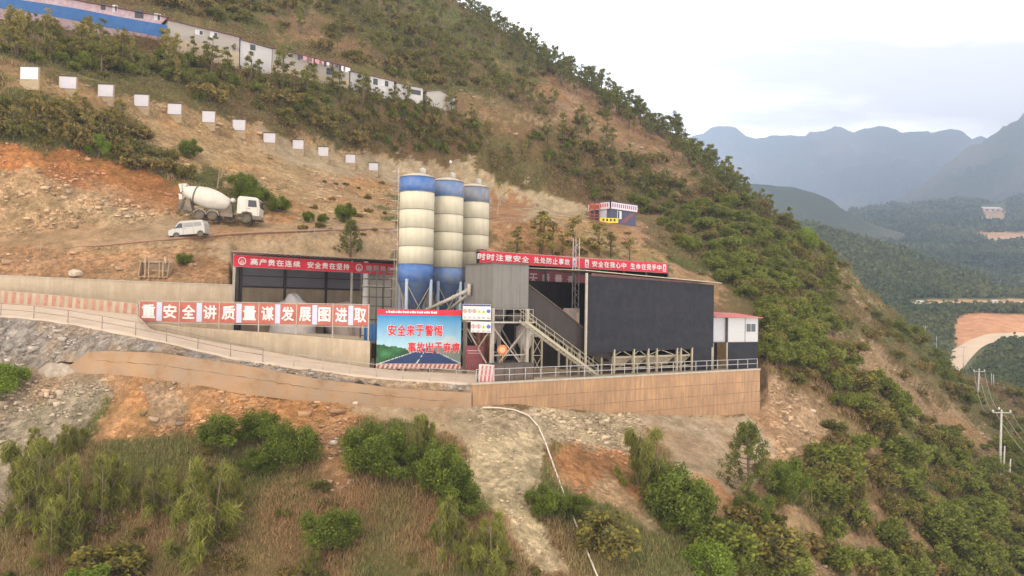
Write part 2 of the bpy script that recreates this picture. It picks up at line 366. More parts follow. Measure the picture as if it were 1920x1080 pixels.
def ground_mat():
    m = attr_mat('ground_cover', detail=((.5, .14), (2.2, .26), (9., .3)), bump=.9, bdist=.4); t = m.node_tree; p = t.nodes['Principled BSDF']
    src = p.inputs['Base Color'].links[0].from_socket; co = [n for n in t.nodes if n.type == 'TEX_COORD'][0]
    ab = t.nodes.new('ShaderNodeAttribute'); ab.attribute_name = 'bare'; out = src; hs = []
    for sc, lo, hi in ((.9, .86, 1.14), (3.2, .72, 1.28)):
        wn = t.nodes.new('ShaderNodeTexNoise'); wn.inputs['Scale'].default_value = sc*1.3; t.links.new(co.outputs['Object'], wn.inputs['Vector'])
        ad = t.nodes.new('ShaderNodeVectorMath'); ad.operation = 'MULTIPLY_ADD'; ad.inputs[1].default_value = (.9/sc,)*3; t.links.new(wn.outputs['Color'], ad.inputs[0]); t.links.new(co.outputs['Object'], ad.inputs[2])
        v = t.nodes.new('ShaderNodeTexVoronoi'); v.inputs['Scale'].default_value = sc; v.inputs['Randomness'].default_value = 1; t.links.new(ad.outputs[0], v.inputs['Vector'])
        sp = t.nodes.new('ShaderNodeSeparateColor'); t.links.new(v.outputs['Color'], sp.inputs[0])
        r = t.nodes.new('ShaderNodeMapRange'); r.inputs[3].default_value = lo; r.inputs[4].default_value = hi; t.links.new(sp.outputs[0], r.inputs[0])
        mm = t.nodes.new('ShaderNodeVectorMath'); mm.operation = 'SCALE'; t.links.new(out, mm.inputs[0]); t.links.new(r.outputs[0], mm.inputs['Scale']); out = mm.outputs[0]; hs.append(sp.outputs[1])
    mx = t.nodes.new('ShaderNodeMix'); mx.data_type = 'RGBA'; t.links.new(ab.outputs['Fac'], mx.inputs['Factor']); t.links.new(src, mx.inputs['A']); t.links.new(out, mx.inputs['B']); t.links.new(mx.outputs['Result'], p.inputs['Base Color'])
    b0 = p.inputs['Normal'].links[0].from_socket; b = t.nodes.new('ShaderNodeBump'); b.inputs['Strength'].default_value = .8; b.inputs['Distance'].default_value = .30
    ml = t.nodes.new('ShaderNodeMath'); ml.operation = 'MULTIPLY'; t.links.new(hs[1], ml.inputs[0]); t.links.new(ab.outputs['Fac'], ml.inputs[1]); t.links.new(ml.outputs[0], b.inputs['Height']); t.links.new(b0, b.inputs['Normal']); t.links.new(b.outputs[0], p.inputs['Normal'])
    return m
M_ground = ground_mat()
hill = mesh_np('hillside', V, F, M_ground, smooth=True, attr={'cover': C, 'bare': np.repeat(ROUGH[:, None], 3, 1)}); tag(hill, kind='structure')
bvh = BVHTree.FromPolygons([tuple(v) for v in V.tolist()], F.tolist())
grid_bare = BARE.reshape(NR, NC); grid_smooth = SMOOTH.reshape(NR, NC)
def ground(px, py):
    d = (CX*((px-960)/FPX)+CY*((540-py)/FPX)+CF).normalized()
    h = bvh.ray_cast(Vector((0, 0, CAMZ)), d)
    return h[0]
def ground_n(px, py):
    d = (CX*((px-960)/FPX)+CY*((540-py)/FPX)+CF).normalized()
    return bvh.ray_cast(Vector((0, 0, CAMZ)), d)
def drop(x, y, z0=300):
    h = bvh.ray_cast(Vector((x, y, z0)), Vector((0, 0, -1)))
    return h[0].z if h[0] else 0

# ------------------------------------------------------------------ valley and mountains beyond
def sheet(name, LN, x0, x1, step, amps, colfn, m, dsc, noise=(.02, 3)):
    cols, X, Y, Z, A = loft(LN, x0, x1, step)
    p = np.stack([X, Y, Z], -1)
    Z = Z+(.5-np.abs(fbm(p*noise[0]+dsc, 6))*2.2 if noise[1] == 6 else fbm(p*noise[0]+dsc, 5))*A[:, None]*amps
    p = np.stack([X, Y, Z], -1); v = p.reshape(-1, 3); nr, nc = X.shape; ix = np.arange(nr*nc).reshape(nr, nc)
    f = np.stack([ix[:-1, :-1], ix[:-1, 1:], ix[1:, 1:], ix[1:, :-1]], -1).reshape(-1, 4)
    r = v-np.array([0, 0, CAMZ]); d = r@np.array(CF)
    c = colfn(v, 960+FPX*(r@np.array(CX))/d, 540-FPX*(r@np.array(CY))/d)
    o = mesh_np(name, v, f, m, smooth=True, attr={'cover': c}); return tag(o, kind='structure'), (v, f)
VL = [
 (line((1300, Zv(-36), 150), (2700, Zv(-36), 150)), 6, .3),
 (line((1300, Zv(-26), 300), (2700, Zv(-26), 300)), 12, .3),
 (line((1300, Zv(-18), 392), (2700, Zv(-19), 392)), 10, .1),
 (line((1300, Zv(-13), 455), (1780, Zv(-12), 455), (1850, 640, 455), (1920, 634, 470), (2700, 640, 480)), 14, .1),
 (line((1300, Zv(-6), 500), (1780, 600, 520), (1850, 592, 525), (1920, 597, 530), (2700, 600, 540)), 8, .3),
 (line((1300, Zv(15), 600), (1700, 568, 600), (1920, 566, 600), (2700, 560, 600)), 24, .3),
 (line((1300, 400, 820), (1440, 410, 820), (1540, 428, 820), (1600, 446, 820), (1680, 470, 820), (1740, 492, 820), (1800, 512, 800), (1870, 541, 780), (1920, 552, 760), (2100, 570, 740), (2700, 590, 740)), 8, .6),
 (line((1300, Zv(12), 950), (2700, Zv(12), 950)), 10, .8),
 (line((1300, 500, 1200), (1700, 500, 1200), (1920, 500, 1200), (2700, 500, 1200)), 14, 1),
 (line((1300, 445, 1700), (1700, 445, 1700), (1830, 440, 1650), (1920, 445, 1600), (2700, 440, 1600)), 14, 1.5),
 (line((1300, 412, 2200), (1580, 412, 2200), (1700, 402, 2200), (1800, 395, 2200), (1920, 398, 2200), (2700, 390, 2200)), 10, 2),
 (line((1300, 402, 2700), (1560, 402, 2700), (1700, 388, 2600), (1780, 376, 2500), (1860, 380, 2500), (1920, 372, 2500), (2700, 350, 2500)), 6, 2.5),
 (line((1300, Zv(200), 3300), (2700, Zv(220), 3300)), 0, 2),
]
def vcol(v, px, py):
    a = fbm(v*.012+3, 4); b = fbm(v*.05+7, 4)
    c = mixc(np.tile(np.array([.085, .10, .036]), (len(v), 1)), np.array([.14, .115, .05]), .4+a*1.4)
    c = mixc(c, np.array([.05, .075, .03]), .3+b*1.6)
    wx, wy = px+b*20, py+a*14
    for poly, cc, s in (
        (((1787, 640), (1790, 600), (1815, 590), (1925, 593), (2500, 595), (2500, 626), (1920, 628), (1860, 632), (1835, 650), (1800, 660)), (.46, .22, .13), 1),
        (((1720, 562), (1930, 560), (2500, 560), (2500, 570), (1830, 574), (1790, 582), (1770, 576)), (.44, .25, .15), .9),
        (((1815, 438), (1930, 438), (1930, 448), (1850, 456), (1828, 456)), (.46, .27, .17), .9),
        (((1842, 390), (1880, 390), (1890, 412), (1845, 418)), (.42, .25, .18), .8),
        (((1790, 428), (1850, 425), (1850, 436), (1800, 436)), (.36, .22, .14), .7),
        (((1880, 500), (1930, 500), (1930, 520), (1890, 518)), (.24, .16, .09), .5)):
        m = inpoly(wx, wy, poly); c[m] = c[m]*(1-s)+np.array(cc)*s
    return np.clip(c*np.array([1.1, 1.12, .95]), .01, .9)
M_far = attr_mat('far_cover', detail=((.03, .2), (.15, .25)), bump=0)
valley, vgeo = sheet('valley', VL, 1300, 2700, 4, 9, vcol, M_far, 3.1)
tag(valley)
vbvh = BVHTree.FromPolygons([tuple(v) for v in vgeo[0].tolist()], vgeo[1].tolist())
def vground(px, py):
    d = (CX*((px-960)/FPX)+CY*((540-py)/FPX)+CF).normalized()
    return vbvh.ray_cast(Vector((0, 0, CAMZ)), d)[0]
def rugged(v): return v
def mcol(v, px, py):
    b = fbm(v*.002+7, 5); return mixc(np.tile(np.array([.05, .062, .035]), (len(v), 1)), np.array([.15, .125, .085]), .2+b*1.8)
sheet('near_hill', [(line((1150, Zv(60), 1350), (1700, Zv(60), 1350)), 20, 1),
 (line((1150, 340, 1600), (1380, 343, 1600), (1440, 347, 1600), (1490, 352, 1600), (1530, 362, 1600), (1560, 375, 1600), (1580, 392, 1600), (1600, 405, 1600), (1700, 440, 1600)), 8, .6),
 (line((1150, Zv(40), 1800), (1700, Zv(0), 1800)), 0, 1)], 1150, 1700, 6, 12, mcol, M_far, 4.1)
sheet('mountain_range', [(line((1000, Zv(300), 4600), (2300, Zv(300), 4600)), 40, 1.5),
 (line((1000, 300, 6200), (1250, 268, 6200), (1318, 255, 6200), (1334, 243, 6200), (1352, 240, 6200), (1380, 241, 6200), (1400, 257, 6200), (1420, 262, 6200), (1510, 250, 6200), (1520, 241, 6200), (1545, 244, 6200), (1575, 240, 6200), (1600, 248, 6200), (1622, 240, 6200), (1680, 242, 6200), (1690, 246, 6200),
       (1740, 249, 6200), (1745, 254, 6200), (1780, 246, 6200), (1800, 248, 6200), (1822, 262, 6200), (1840, 256, 6200), (1850, 258, 6200), (1900, 290, 6200), (2300, 330, 6200)), 6, .12),
 (line((1000, Zv(900), 6800), (2300, Zv(900), 6800)), 0, 1)], 1000, 2300, 3, 330, mcol, M_far, 8.1, noise=(.0026, 6))
sheet('mountain_slope', [(line((1560, Zv(200), 2900), (2900, Zv(200), 2900)), 30, 1),
 (line((1560, 420, 3900), (1640, 400, 3900), (1700, 372, 3900), (1740, 345, 3900), (1800, 296, 3900), (1850, 262, 3900), (1885, 245, 3900), (1920, 222, 3900), (2000, 170, 3900), (2200, 60, 3900), (2900, 40, 3900)), 6, .35),
 (line((1600, Zv(60), 4500), (2900, Zv(300), 4500)), 0, 1)], 1560, 2900, 4, 170, mcol, M_far, 6.1, noise=(.0045, 6))

# ------------------------------------------------------------------ haze
hz = MB(); hz.box(-2600, 5600, -120, 7000, -120, 1490)
mh = bpy.data.materials.new('haze'); mh.use_nodes = True; t = mh.node_tree; t.nodes.clear()
vo = t.nodes.new('ShaderNodeVolumePrincipled'); vo.inputs['Color'].default_value = (.50, .63, .88, 1); vo.inputs['Density'].default_value = .00021
t.links.new(vo.outputs[0], t.nodes.new('ShaderNodeOutputMaterial').inputs['Volume'])
tag(hz.build('haze', mh), kind='stuff')

# ================================================================== built things
def frame(px0, Y0, px1, Y1, z=0.):
    """a site line seen from pixel column px0 to px1: origin, turn and length; local x runs along it, local y away from the viewer"""
    a = PZ(px0, Y0, z); b = PZ(px1, Y1, z)
    return a, math.atan2(b.y-a.y, b.x-a.x), (b-a).length
def at(fr, px, py, n=0.):
    """local (u, z) of the point on the plane y=n of frame fr that the photograph shows at px, py"""
    o, rz, _ = fr; nv = Vector((-math.sin(rz), math.cos(rz), 0)); uv = Vector((math.cos(rz), math.sin(rz), 0))
    d = CX*((px-960)/FPX)+CY*((540-py)/FPX)+CF; c = Vector((0, 0, CAMZ))
    t = (nv.dot(o)+n-nv.dot(c))/nv.dot(d); h = c+d*t
    return (h-o).dot(uv), h.z-o.z
def fthing(fr, name, label, cat, group=None): return thing(name, label, cat, fr[0], fr[1], group)
_T = {}
def text_data(body, bold=.018):
    k = (body, bold)
    if k in _T: return _T[k]
    c = bpy.data.curves.new('t', 'FONT'); c.body = body; c.offset = 0; c.extrude = .0; c.resolution_u = 3
    o = bpy.data.objects.new('t', c); COL.objects.link(o)
    dg = bpy.context.evaluated_depsgraph_get(); dg.update(); me = bpy.data.meshes.new_from_object(o.evaluated_get(dg))
    bpy.data.objects.remove(o); bpy.data.curves.remove(c)
    v = np.array([p.co[:] for p in me.vertices]); f = [tuple(p.vertices) for p in me.polygons]; bpy.data.meshes.remove(me)
    if bold:
        n0 = len(v); vs, fs = [], []
        for i, (dx, dy) in enumerate(((-bold, 0), (bold, 0), (0, -bold), (0, bold))):
            vs.append(v+np.array([dx, dy, 0])); vs[-1][:, 2] = i*.0025; fs += [tuple(q+n0*i for q in g) for g in f]
        v = np.concatenate(vs); f = fs
    _T[k] = (v, f); return _T[k]
def text(body, m, parent, u0, u1, z0, z1, n, name='lettering', bold=.018, thick=.012):
    """lettering filling the box u0..u1, z0..z1 on the plane y=n, facing the viewer"""
    v, f = text_data(body, bold); v = v.copy(); mn = v.min(0); mxx = v.max(0)
    x = u0+(v[:, 0]-mn[0])/(mxx[0]-mn[0])*(u1-u0); z = z0+(v[:, 1]-mn[1])/(mxx[1]-mn[1])*(z1-z0)
    V = [(a, n-thick-e, b) for a, b, e in zip(x, z, v[:, 2])]
    me = bpy.data.meshes.new(name); me.from_pydata(V, [], f); me.materials.append(m)
    o = bpy.data.objects.new(name, me); COL.objects.link(o); o.parent = parent
    return o
def chars(s, m, parent, u0, u1, z0a, z1a, n, z0b=None, z1b=None, gap=.12, **k):
    """characters set one by one between u0 and u1, joined as one lettering mesh; the line may slope"""
    z0b = z0a if z0b is None else z0b; z1b = z1a if z1b is None else z1b
    VV, FF = [], []; w = (u1-u0)/len(s)
    for i, ch in enumerate(s):
        if ch == ' ': continue
        v, f = text_data(ch, k.get('bold', .02)); mn = v.min(0); mxx = v.max(0); t = (i+.5)/len(s)
        za = z0a+(z0b-z0a)*t; zb = z1a+(z1b-z1a)*t; a = u0+i*w+w*gap/2
        x = a+(v[:, 0]-mn[0])/(mxx[0]-mn[0])*w*(1-gap); z = za+(v[:, 1]-mn[1])/(mxx[1]-mn[1])*(zb-za)
        b = len(VV); VV += [(p, n-.015-e, q) for p, q, e in zip(x, z, v[:, 2])]; FF += [tuple(q+b for q in g) for g in f]
    me = bpy.data.meshes.new('lettering'); me.from_pydata(VV, [], FF); me.materials.append(m)
    o = bpy.data.objects.new('lettering', me); COL.objects.link(o); o.parent = parent
    return o

# palette
conc = mat('concrete', (.44, .36, .26), var=.2, scale=.8, dirt=(.30, .20, .12), dirtamt=.55, streak=1, bump=.3)
concO = mat('orange_stained_concrete', (.45, .255, .125), var=.36, scale=.3, dirt=(.20, .135, .09), dirtamt=.85, streak=1, bump=.4)
concM = mat('mud_stained_concrete', (.38, .215, .105), var=.5, scale=.45, dirt=(.27, .20, .14), dirtamt=1.0, bump=.6)
concG = mat('grey_concrete', (.42, .38, .32), var=.2, scale=1.2, dirt=(.30, .22, .15), dirtamt=.5, streak=1, bump=.3)
road_m = mat('dusty_road', (.50, .40, .31), var=.16, scale=.5, dirt=(.42, .30, .20), dirtamt=.5, bump=.2)
yard_m = mat('yard_ground', (.42, .32, .22), var=.2, scale=.6, dirt=(.30, .21, .14), dirtamt=.5, bump=.3)
steel = mat('pale_steel', (.40, .36, .31), rough=.6, var=.2, scale=4, dirt=(.24, .16, .10), dirtamt=.5)
steelY = mat('cream_steel', (.38, .335, .24), rough=.6, var=.2, scale=4, dirt=(.28, .2, .12), dirtamt=.5)
steelD = mat('dark_steel', (.07, .06, .055), rough=.6, var=.3, scale=4)
red = mat('red_banner', (.56, .022, .045), rough=.7, var=.12, scale=1.2, dirt=(.35, .06, .06), dirtamt=.35)
redF = mat('faded_red', (.37, .08, .062), rough=.8, var=.2, scale=2, dirt=(.42, .26, .18), dirtamt=.4)
redD = mat('dim_red', (.20, .055, .06), rough=.8, var=.2, scale=1)  # on the slogan board, shade under the shed roof is put into this red
white = mat('white_paint', (.60, .58, .56), rough=.6, var=.08, scale=2, dirt=(.5, .42, .33), dirtamt=.25)
letter = mat('white_letters', (.62, .57, .55), rough=.7, var=.04)
letterD = mat('dim_letters', (.42, .32, .30), rough=.7, var=.1)  # dimmed lettering; on the slogan board the roof shade is in the colour
black = mat('black_panel', (.014, .015, .021), rough=.8, var=.25, scale=.5, dirt=(.042, .037, .037), dirtamt=.55, spec=.2)
brownD = mat('dark_brown_sheet', (.030, .023, .020), rough=.75, var=.25, scale=.9, dirt=(.06, .046, .038), dirtamt=.5, streak=1)
grey = mat('grey_cladding', (.125, .118, .108), rough=.6, var=.14, scale=.8, dirt=(.20, .17, .14), dirtamt=.6, streak=1)
blueS = mat('silo_blue', (.018, .10, .33), rough=.5, var=.12, scale=.6, dirt=(.20, .22, .25), dirtamt=.6)
blueS2 = mat('dusty_silo_blue', (.05, .14, .34), rough=.6, var=.14, scale=.6, dirt=(.26, .24, .22), dirtamt=.75)
blueS3 = mat('grey_dusty_silo_blue', (.09, .13, .21), rough=.7, var=.14, scale=.6, dirt=(.27, .24, .21), dirtamt=.9)
cream = mat('silo_cream', (.53, .485, .37), rough=.6, var=.1, scale=.6, dirt=(.40, .33, .22), dirtamt=.6, streak=1)
glass = mat('dark_glass', (.03, .035, .04), rough=.15, var=.1, spec=.6)
wood = mat('weathered_wood', (.36, .27, .18), var=.3, scale=6)
yellow = mat('yellow_board', (.75, .52, .02), rough=.6, var=.1, dirt=(.5, .35, .1), dirtamt=.3)
blueP = mat('blue_panel', (.03, .16, .40), rough=.6, var=.15, scale=1, dirt=(.1, .16, .24), dirtamt=.5)
pinkw = mat('pinkish_white', (.62, .50, .47), rough=.8, var=.15, dirt=(.5, .25, .2), dirtamt=.35)
rubber = mat('tyre_rubber', (.035, .032, .03), rough=.9, var=.3, dirt=(.22, .17, .12), dirtamt=.75)
truckw = mat('dusty_white_paint', (.56, .53, .47), rough=.45, var=.06, scale=1.5, dirt=(.42, .34, .25), dirtamt=.55)
chass = mat('dusty_chassis', (.10, .085, .07), rough=.8, var=.3, scale=5, dirt=(.30, .23, .16), dirtamt=.7)
vanp = mat('silver_paint', (.40, .385, .36), rough=.35, metal=.2, var=.06, dirt=(.40, .33, .25), dirtamt=.45)

# ---- edge of the ramp, its berm, the yards
E0 = line((-600, 495, 80), (-100, 578, 70.5), (0, 592, 68), (62, 597, 66.8), (126, 606, 65.5), (190, 617, 64.4), (253, 629, 63.3), (311, 641, 62.5), (370, 655, 62), (431, 669, 61.7), (492, 679, 61.6), (550, 687, 61.6), (605, 694, 61.6), (655, 701, 61.6), (705, 707, 61.7), (755, 711, 61.7), (805, 714, 61.7), (855, 717, 61.8), (897, 720, 62))
Rb = line((-600, 470, 86), (-100, 556, 77), (0, 567, 75), (130, 577, 73), (258, 590, 71), (284, 618, 70), (380, 637, 68.7), (480, 655, 67.7), (600, 676, 66.8), (690, 689, 66.4), (760, 696, 66.6), (880, 701, 66.8), (897, 702, 66.9))
def ribbon(name, m, LN, x0, x1, step, amp=0, colfn=None, kind='structure'):
    cols, X, Y, Z, A = loft(LN, x0, x1, step); p = np.stack([X, Y, Z], -1)
    if amp: Z = Z+(fbm(p*.8, 3)*A[:, None])*amp
    v = np.stack([X, Y, Z], -1).reshape(-1, 3); nr, nc = X.shape; ix = np.arange(nr*nc).reshape(nr, nc)
    f = np.stack([ix[:-1, :-1], ix[:-1, 1:], ix[1:, 1:], ix[1:, :-1]], -1).reshape(-1, 4)
    o = mesh_np(name, v, f, m, smooth=True, attr={'cover': colfn(v), 'bare': np.ones((len(v), 3))} if colfn else None)
    return tag(o, kind=kind) if kind else o
E0b = [(a, q+Vector((0, -.25, -.45))) for a, q in E0]
ribbon('ramp_road', road_m, [(E0b, 1, 0), (E0, 8, 0), (Rb, 0, 0)], -600, 897, 6)
WT = line((-600, 640, 66), (0, 648, 64.5), (90, 668, 62.5), (110, 664, 62.2), (160, 659, 61.75), (200, 656, 61.4), (300, 662, 60.4), (450, 684, 59.9), (600, 712, 59.9), (740, 728, 60.3), (880, 737, 61.2), (897, 726, 61.7))
WTb = [(a, q+Vector((0, .35, -.03))) for a, q in WT]
E0c = [(a, q+Vector((0, -.15, -.12))) for a, q in E0]
DL = line((-600, 700, 62.4), (0, 706, 62.3), (90, 700, 61.9), (110, 680, 62.0), (200, 680, 61.5), (880, 745, 61.4), (897, 735, 61.8))
def bcol(v):
    a = fbm(v*.5+3, 4); b = fbm(v*1.6+5, 3)
    c = mixc(np.tile(np.array([.36, .31, .265]), (len(v), 1)), np.array([.24, .19, .15]), .3+b*1.6)
    c = mixc(c, np.array([.42, .29, .18]), .2+a*1.4+np.clip((v[:, 0]+26)*.06, 0, .5)); return c
emb = ribbon('embankment', M_ground, [(DL, 6, .3), (WTb, 14, 1.), (E0c, 0, .15)], -600, 897, 4, amp=.75, colfn=bcol)

def wall_between(name, m, tops, bots, thick, label, cat='retaining wall', step=None, cap=0, **k):
    mb = MB(); n = len(tops); T = [P(*t) for t in tops]; B = [P(*b) for b in bots]
    for i in range(n-1):
        a, b, c, d = T[i], T[i+1], B[i+1], B[i]; off = Vector((0, thick, 0))
        mb.hexa([d, c, c+off, d+off, a, b, b+off, a+off])
    bmesh.ops.remove_doubles(mb.bm, verts=mb.bm.verts, dist=1e-4)
    base = B[0]; th = thing(name, label, cat, base)
    for v in mb.bm.verts: v.co -= base
    mb.build('wall', m, th)
    if cap:
        mb = MB()
        for i in range(n-1): mb.bar(T[i]-base+Vector((0, thick/2, cap/2)), T[i+1]-base+Vector((0, thick/2, cap/2)), thick+.12, cap)
        mb.build('coping', concG, th)
    return th
low_wall = wall_between('retaining_wall', concM, [(108, 701, 61.9), (165, 661, 61.45), (200, 658, 61.2), (300, 662, 60.3), (450, 684, 59.8), (600, 712, 59.8), (740, 728, 60.2), (884, 737, 61.1)],
             [(108, 702, 61.9), (165, 705, 61.45), (200, 708, 61.2), (300, 716, 60.3), (450, 738, 59.8), (600, 757, 59.8), (740, 768, 60.2), (884, 768, 61.1)], .35,
             'long low orange stained concrete wall below the rubble bank of the ramp')
FR = frame(886, 61.5, 1425, 83.)
rw = fthing(FR, 'retaining_wall', 'tall orange brown concrete retaining wall under the black building and its railing', 'retaining wall')
mb = MB(); Lr = FR[2]
lo = [at(FR, px, py, 0) for px, py in ((886, 768), (960, 775), (1070, 782), (1180, 790), (1300, 794), (1425, 790))]
poly = [(0, 0), (Lr, 0)]+[(u, z) for u, z in lo[::-1]]; poly[2] = (Lr, poly[2][1])
mb.prism(poly, 0, .5); mb.build('wall', concO, rw)
mb = MB(); mb.box(-.1, Lr+.05, -.06, .55, 0.002, .14); mb.build('coping', concG, rw)
mb = MB()
for u in np.arange(3.8, Lr, 4.2): mb.box(u-.018, u+.018, -.004, .02, -3.6, -.02)
for z in (-1.15, -2.2, -3.2): mb.box(2.5+max(0, -z-1.5)*4, Lr-.02, -.008, .02, z-.03, z+.03)
mb.build('casting_joints', mat('joint_stain', (.25, .15, .085), var=.4, scale=2), rw)
# crack with a seepage stain along the long low wall
mb = MB(); b0 = low_wall.location.copy(); rc = random.Random(4); cp, cr_ = [], []
for x in np.arange(180, 840, 9):
    y = np.interp(x, [180, 300, 450, 600, 740, 840], [676, 684, 706, 730, 744, 752])+rc.uniform(-1.2, 1.2); Yw = np.interp(x, [150, 200, 300, 450, 600, 740, 884], [61.55, 61.2, 60.3, 59.8, 59.8, 60.2, 61.1])
    cp.append(P(x, y, Yw)-b0); cr_.append(rc.uniform(.004, .035))
mb.tube(cp, .03, 6, rads=cr_); mb.build('crack', mat('seep_stain', (.19, .12, .07), var=.4, scale=3), low_wall)
# end return of the wall
mb = MB(); mb.box(Lr-.5, Lr+.003, .5, 20, -6, 0); mb.build('end_wall', concO, rw)

def slab(name, pts, zb, m):
    bm = bmesh.new(); T = [bm.verts.new(p) for p in pts]; B = [bm.verts.new((p[0], p[1], zb)) for p in pts]
    bm.faces.new(T); bm.faces.new(B[::-1])
    for i in range(len(T)): j = (i+1) % len(T); bm.faces.new([T[i], B[i], B[j], T[j]])
    bmesh.ops.triangulate(bm, faces=[f for f in bm.faces if len(f.verts) > 4]); bmesh.ops.recalc_face_normals(bm, faces=bm.faces)
    me = bpy.data.meshes.new(name); bm.to_mesh(me); bm.free(); me.materials.append(m)
    o = bpy.data.objects.new(name, me); COL.objects.link(o); return tag(o, kind='structure')
def fw(fr, u, n, z=0.):
    o, rz, _ = fr; return Vector((o.x+u*math.cos(rz)-n*math.sin(rz), o.y+u*math.sin(rz)+n*math.cos(rz), z))
slab('yard', [PZ(640, 66.9, -.02), PZ(897, 66.8, -.02), fw(FR, .4, .45, -.02), fw(FR, Lr-.45, .45, -.02), fw(FR, Lr-.45, 20, -.02), PZ(1250, 107, -.02), PZ(900, 93.6, -.02), PZ(640, 91, -.02)], -3, yard_m)
slab('yard_apron', [PZ(700, 61.8, -.1), PZ(897, 62.0, -.03), fw(FR, .38, .44, -.025), PZ(900, 66.9, -.024), PZ(700, 66.7, -.024)], -1.2, yard_m)
UT = [P(-600, 540, 82), P(-100, 561, 77.2), P(0, 573, 75.1), P(130, 583, 73.1), P(258, 596, 71.1), P(264, 607, 70.8), P(335, 612, 70), P(480, 622, 68.4), P(600, 632, 67.5), P(694, 640, 66.9)]
slab('upper_yard', UT+[PZ(697, 90.4, 2.6), PZ(442, 83.4, 3.), PZ(432, 75.9, 3.2), PZ(0, 75.9, 3.6), PZ(-600, 76, 3.8)], -1, conc)

# back-left retaining wall
wall_between('retaining_wall', conc, [(-600, 492, 75.8), (-200, 505, 75.8), (0, 517, 75.8), (150, 524, 75.8), (300, 530, 75.8), (436, 535, 75.8)],
             [(-600, 620, 75.8), (-200, 620, 75.8), (0, 620, 75.8), (150, 620, 75.8), (300, 620, 75.8), (436, 625, 75.8)], .3,
             'beige stained concrete wall behind the striped barrier, left of the open shed', cap=.08)

# striped barrier
def striped_wall(name, label, top, bot, thick, nst, slant, m0, m1, cat='barrier'):
    """top, bot: (px,py,Y) end lists; diagonal paint stripes as faces"""
    T = [P(*t) for t in top]; B = [P(*b) for b in bot]; th = thing(name, label, cat, B[0]); o = B[0]
    mb = MB(); off = Vector((0, thick, 0))
    for i in range(len(T)-1): mb.hexa([B[i]-o+Vector((0, .006, 0)), B[i+1]-o+Vector((0, .006, 0)), B[i+1]+off-o, B[i]+off-o, T[i]-o+Vector((0, .006, 0)), T[i+1]-o+Vector((0, .006, 0)), T[i+1]+off-o, T[i]+off-o])
    mb.build('wall', m0, th)
    def pt(s, v):
        s = min(max(s, 0), .99999)*(len(T)-1); i = int(s); f = s-i
        return (B[i].lerp(B[i+1], f)).lerp(T[i].lerp(T[i+1], f), v)-o
    mb = MB()
    for k in range(nst):
        a = (k+.1)/nst; w = .5/nst; q = [pt(a, .02), pt(a+w, .02), pt(a+w+slant, .97), pt(a+slant, .97)]
        vs = [mb.bm.verts.new(p+Vector((0, -.004, 0))) for p in q]; mb._f(vs)
    mb.build('painted_stripes', m1, th)
    return th
striped_wall('barrier_wall', 'low concrete parapet with faded red and cream diagonal stripes along the ramp', [(-100, 536, 77), (0, 544, 75), (130, 556, 73), (259, 570, 71.1)],
             [(-100, 560, 77), (0, 570, 75), (130, 581, 73), (259, 594, 71.1)], .25, 26, .006, conc, mat('faded_stripe_red', (.40, .15, .11), var=.3, dirt=(.42, .33, .24), dirtamt=.6))

# slogan fence of six framed panels
FF_ = frame(262, 70.75, 692, 67.0, 0)
sf = fthing(FF_, 'slogan_fence', 'steel frame fence with red slogan panels and big white characters beside the ramp', 'sign')
posts = [262, 337, 412, 486, 557, 625, 692]; pb = [609, 612, 614, 621, 627, 633, 641]
pu = [at(FF_, p, 570)[0] for p in posts]; ztop = at(FF_, 480, 569)[1]; zbot = ztop-1.72
for p, u, y in zip(posts, pu, pb):
    zb = at(FF_, p, y)[1]; mb = MB(); mb.box(u-.045, u+.045, -.05, .05, zb-.35, ztop+.12); mb.build('post', steel, sf)
mb = MB(); mb.box(pu[0], pu[-1], -.03, .03, ztop+.035, ztop+.1); mb.box(pu[0], pu[-1], -.03, .03, zbot-.12, zbot-.06); mb.build('rail', steel, sf)
greyb = mat('blue_grey_panel', (.42, .45, .55), rough=.6, var=.08)
txt = '重安全讲质量谋发展图进取'
for i in range(6):
    a, b = pu[i]+.06, pu[i+1]-.06; w = b-a; last = i == 5
    mb = MB(); mb.box(a, b, -.022, .022, zbot, ztop); pn = mb.build('panel', redF, sf)
    mb = MB(); mb.box(a+w*.43, a+w*.57, -.032, -.02, zbot+.04, ztop-.04); mb.build('centre_strip', greyb, pn)
    for k, (s0, s1) in enumerate(((.05, .40), (.60, .95))):
        text(txt[2*i+k], letter, pn, a+w*s0, a+w*s1, zbot+.28, ztop-.22, -.022, name='character', bold=.03)

# railings
def railing(label, pts, h=1.05, m=steel, r=.03, rails=(1., .52), each=None, group=None, name='railing'):
    base = pts[0]; th = thing(name, label, 'railing', base, group=group)
    Q = [Vector(p)-base for p in pts]
    for i, q in enumerate(Q):
        mb = MB(); mb.tube([q+Vector((0, 0, -.1)), q+Vector((0, 0, h))], r*1.15, 6); mb.build('post', m, th)
    for t in rails:
        mb = MB(); mb.tube([q+Vector((0, 0, h*t)) for q in Q], r, 6); mb.build('rail', m, th)
    return th
rustrail = mat('rusty_rail', (.22, .165, .13), rough=.7, var=.3)
railing('thin rusty two bar railing along the upper left ramp above the rubble bank', [q+Vector((0, .1, 0)) for a, q in E0[1:11]], m=rustrail, r=.026)
railing('thin pale railing along the low end of the ramp before the billboard', [q+Vector((0, .1, 0)) for a, q in E0[11:]], h=.95, m=steel, r=.026)
n_ = 23; railing('grey steel railing along the top of the tall orange retaining wall', [fw(FR, .4+(Lr-.7)*i/(n_-1), .12, .14) for i in range(n_)], h=1.0, m=mat('galvanised', (.36, .34, .33), rough=.5, var=.15), r=.032)
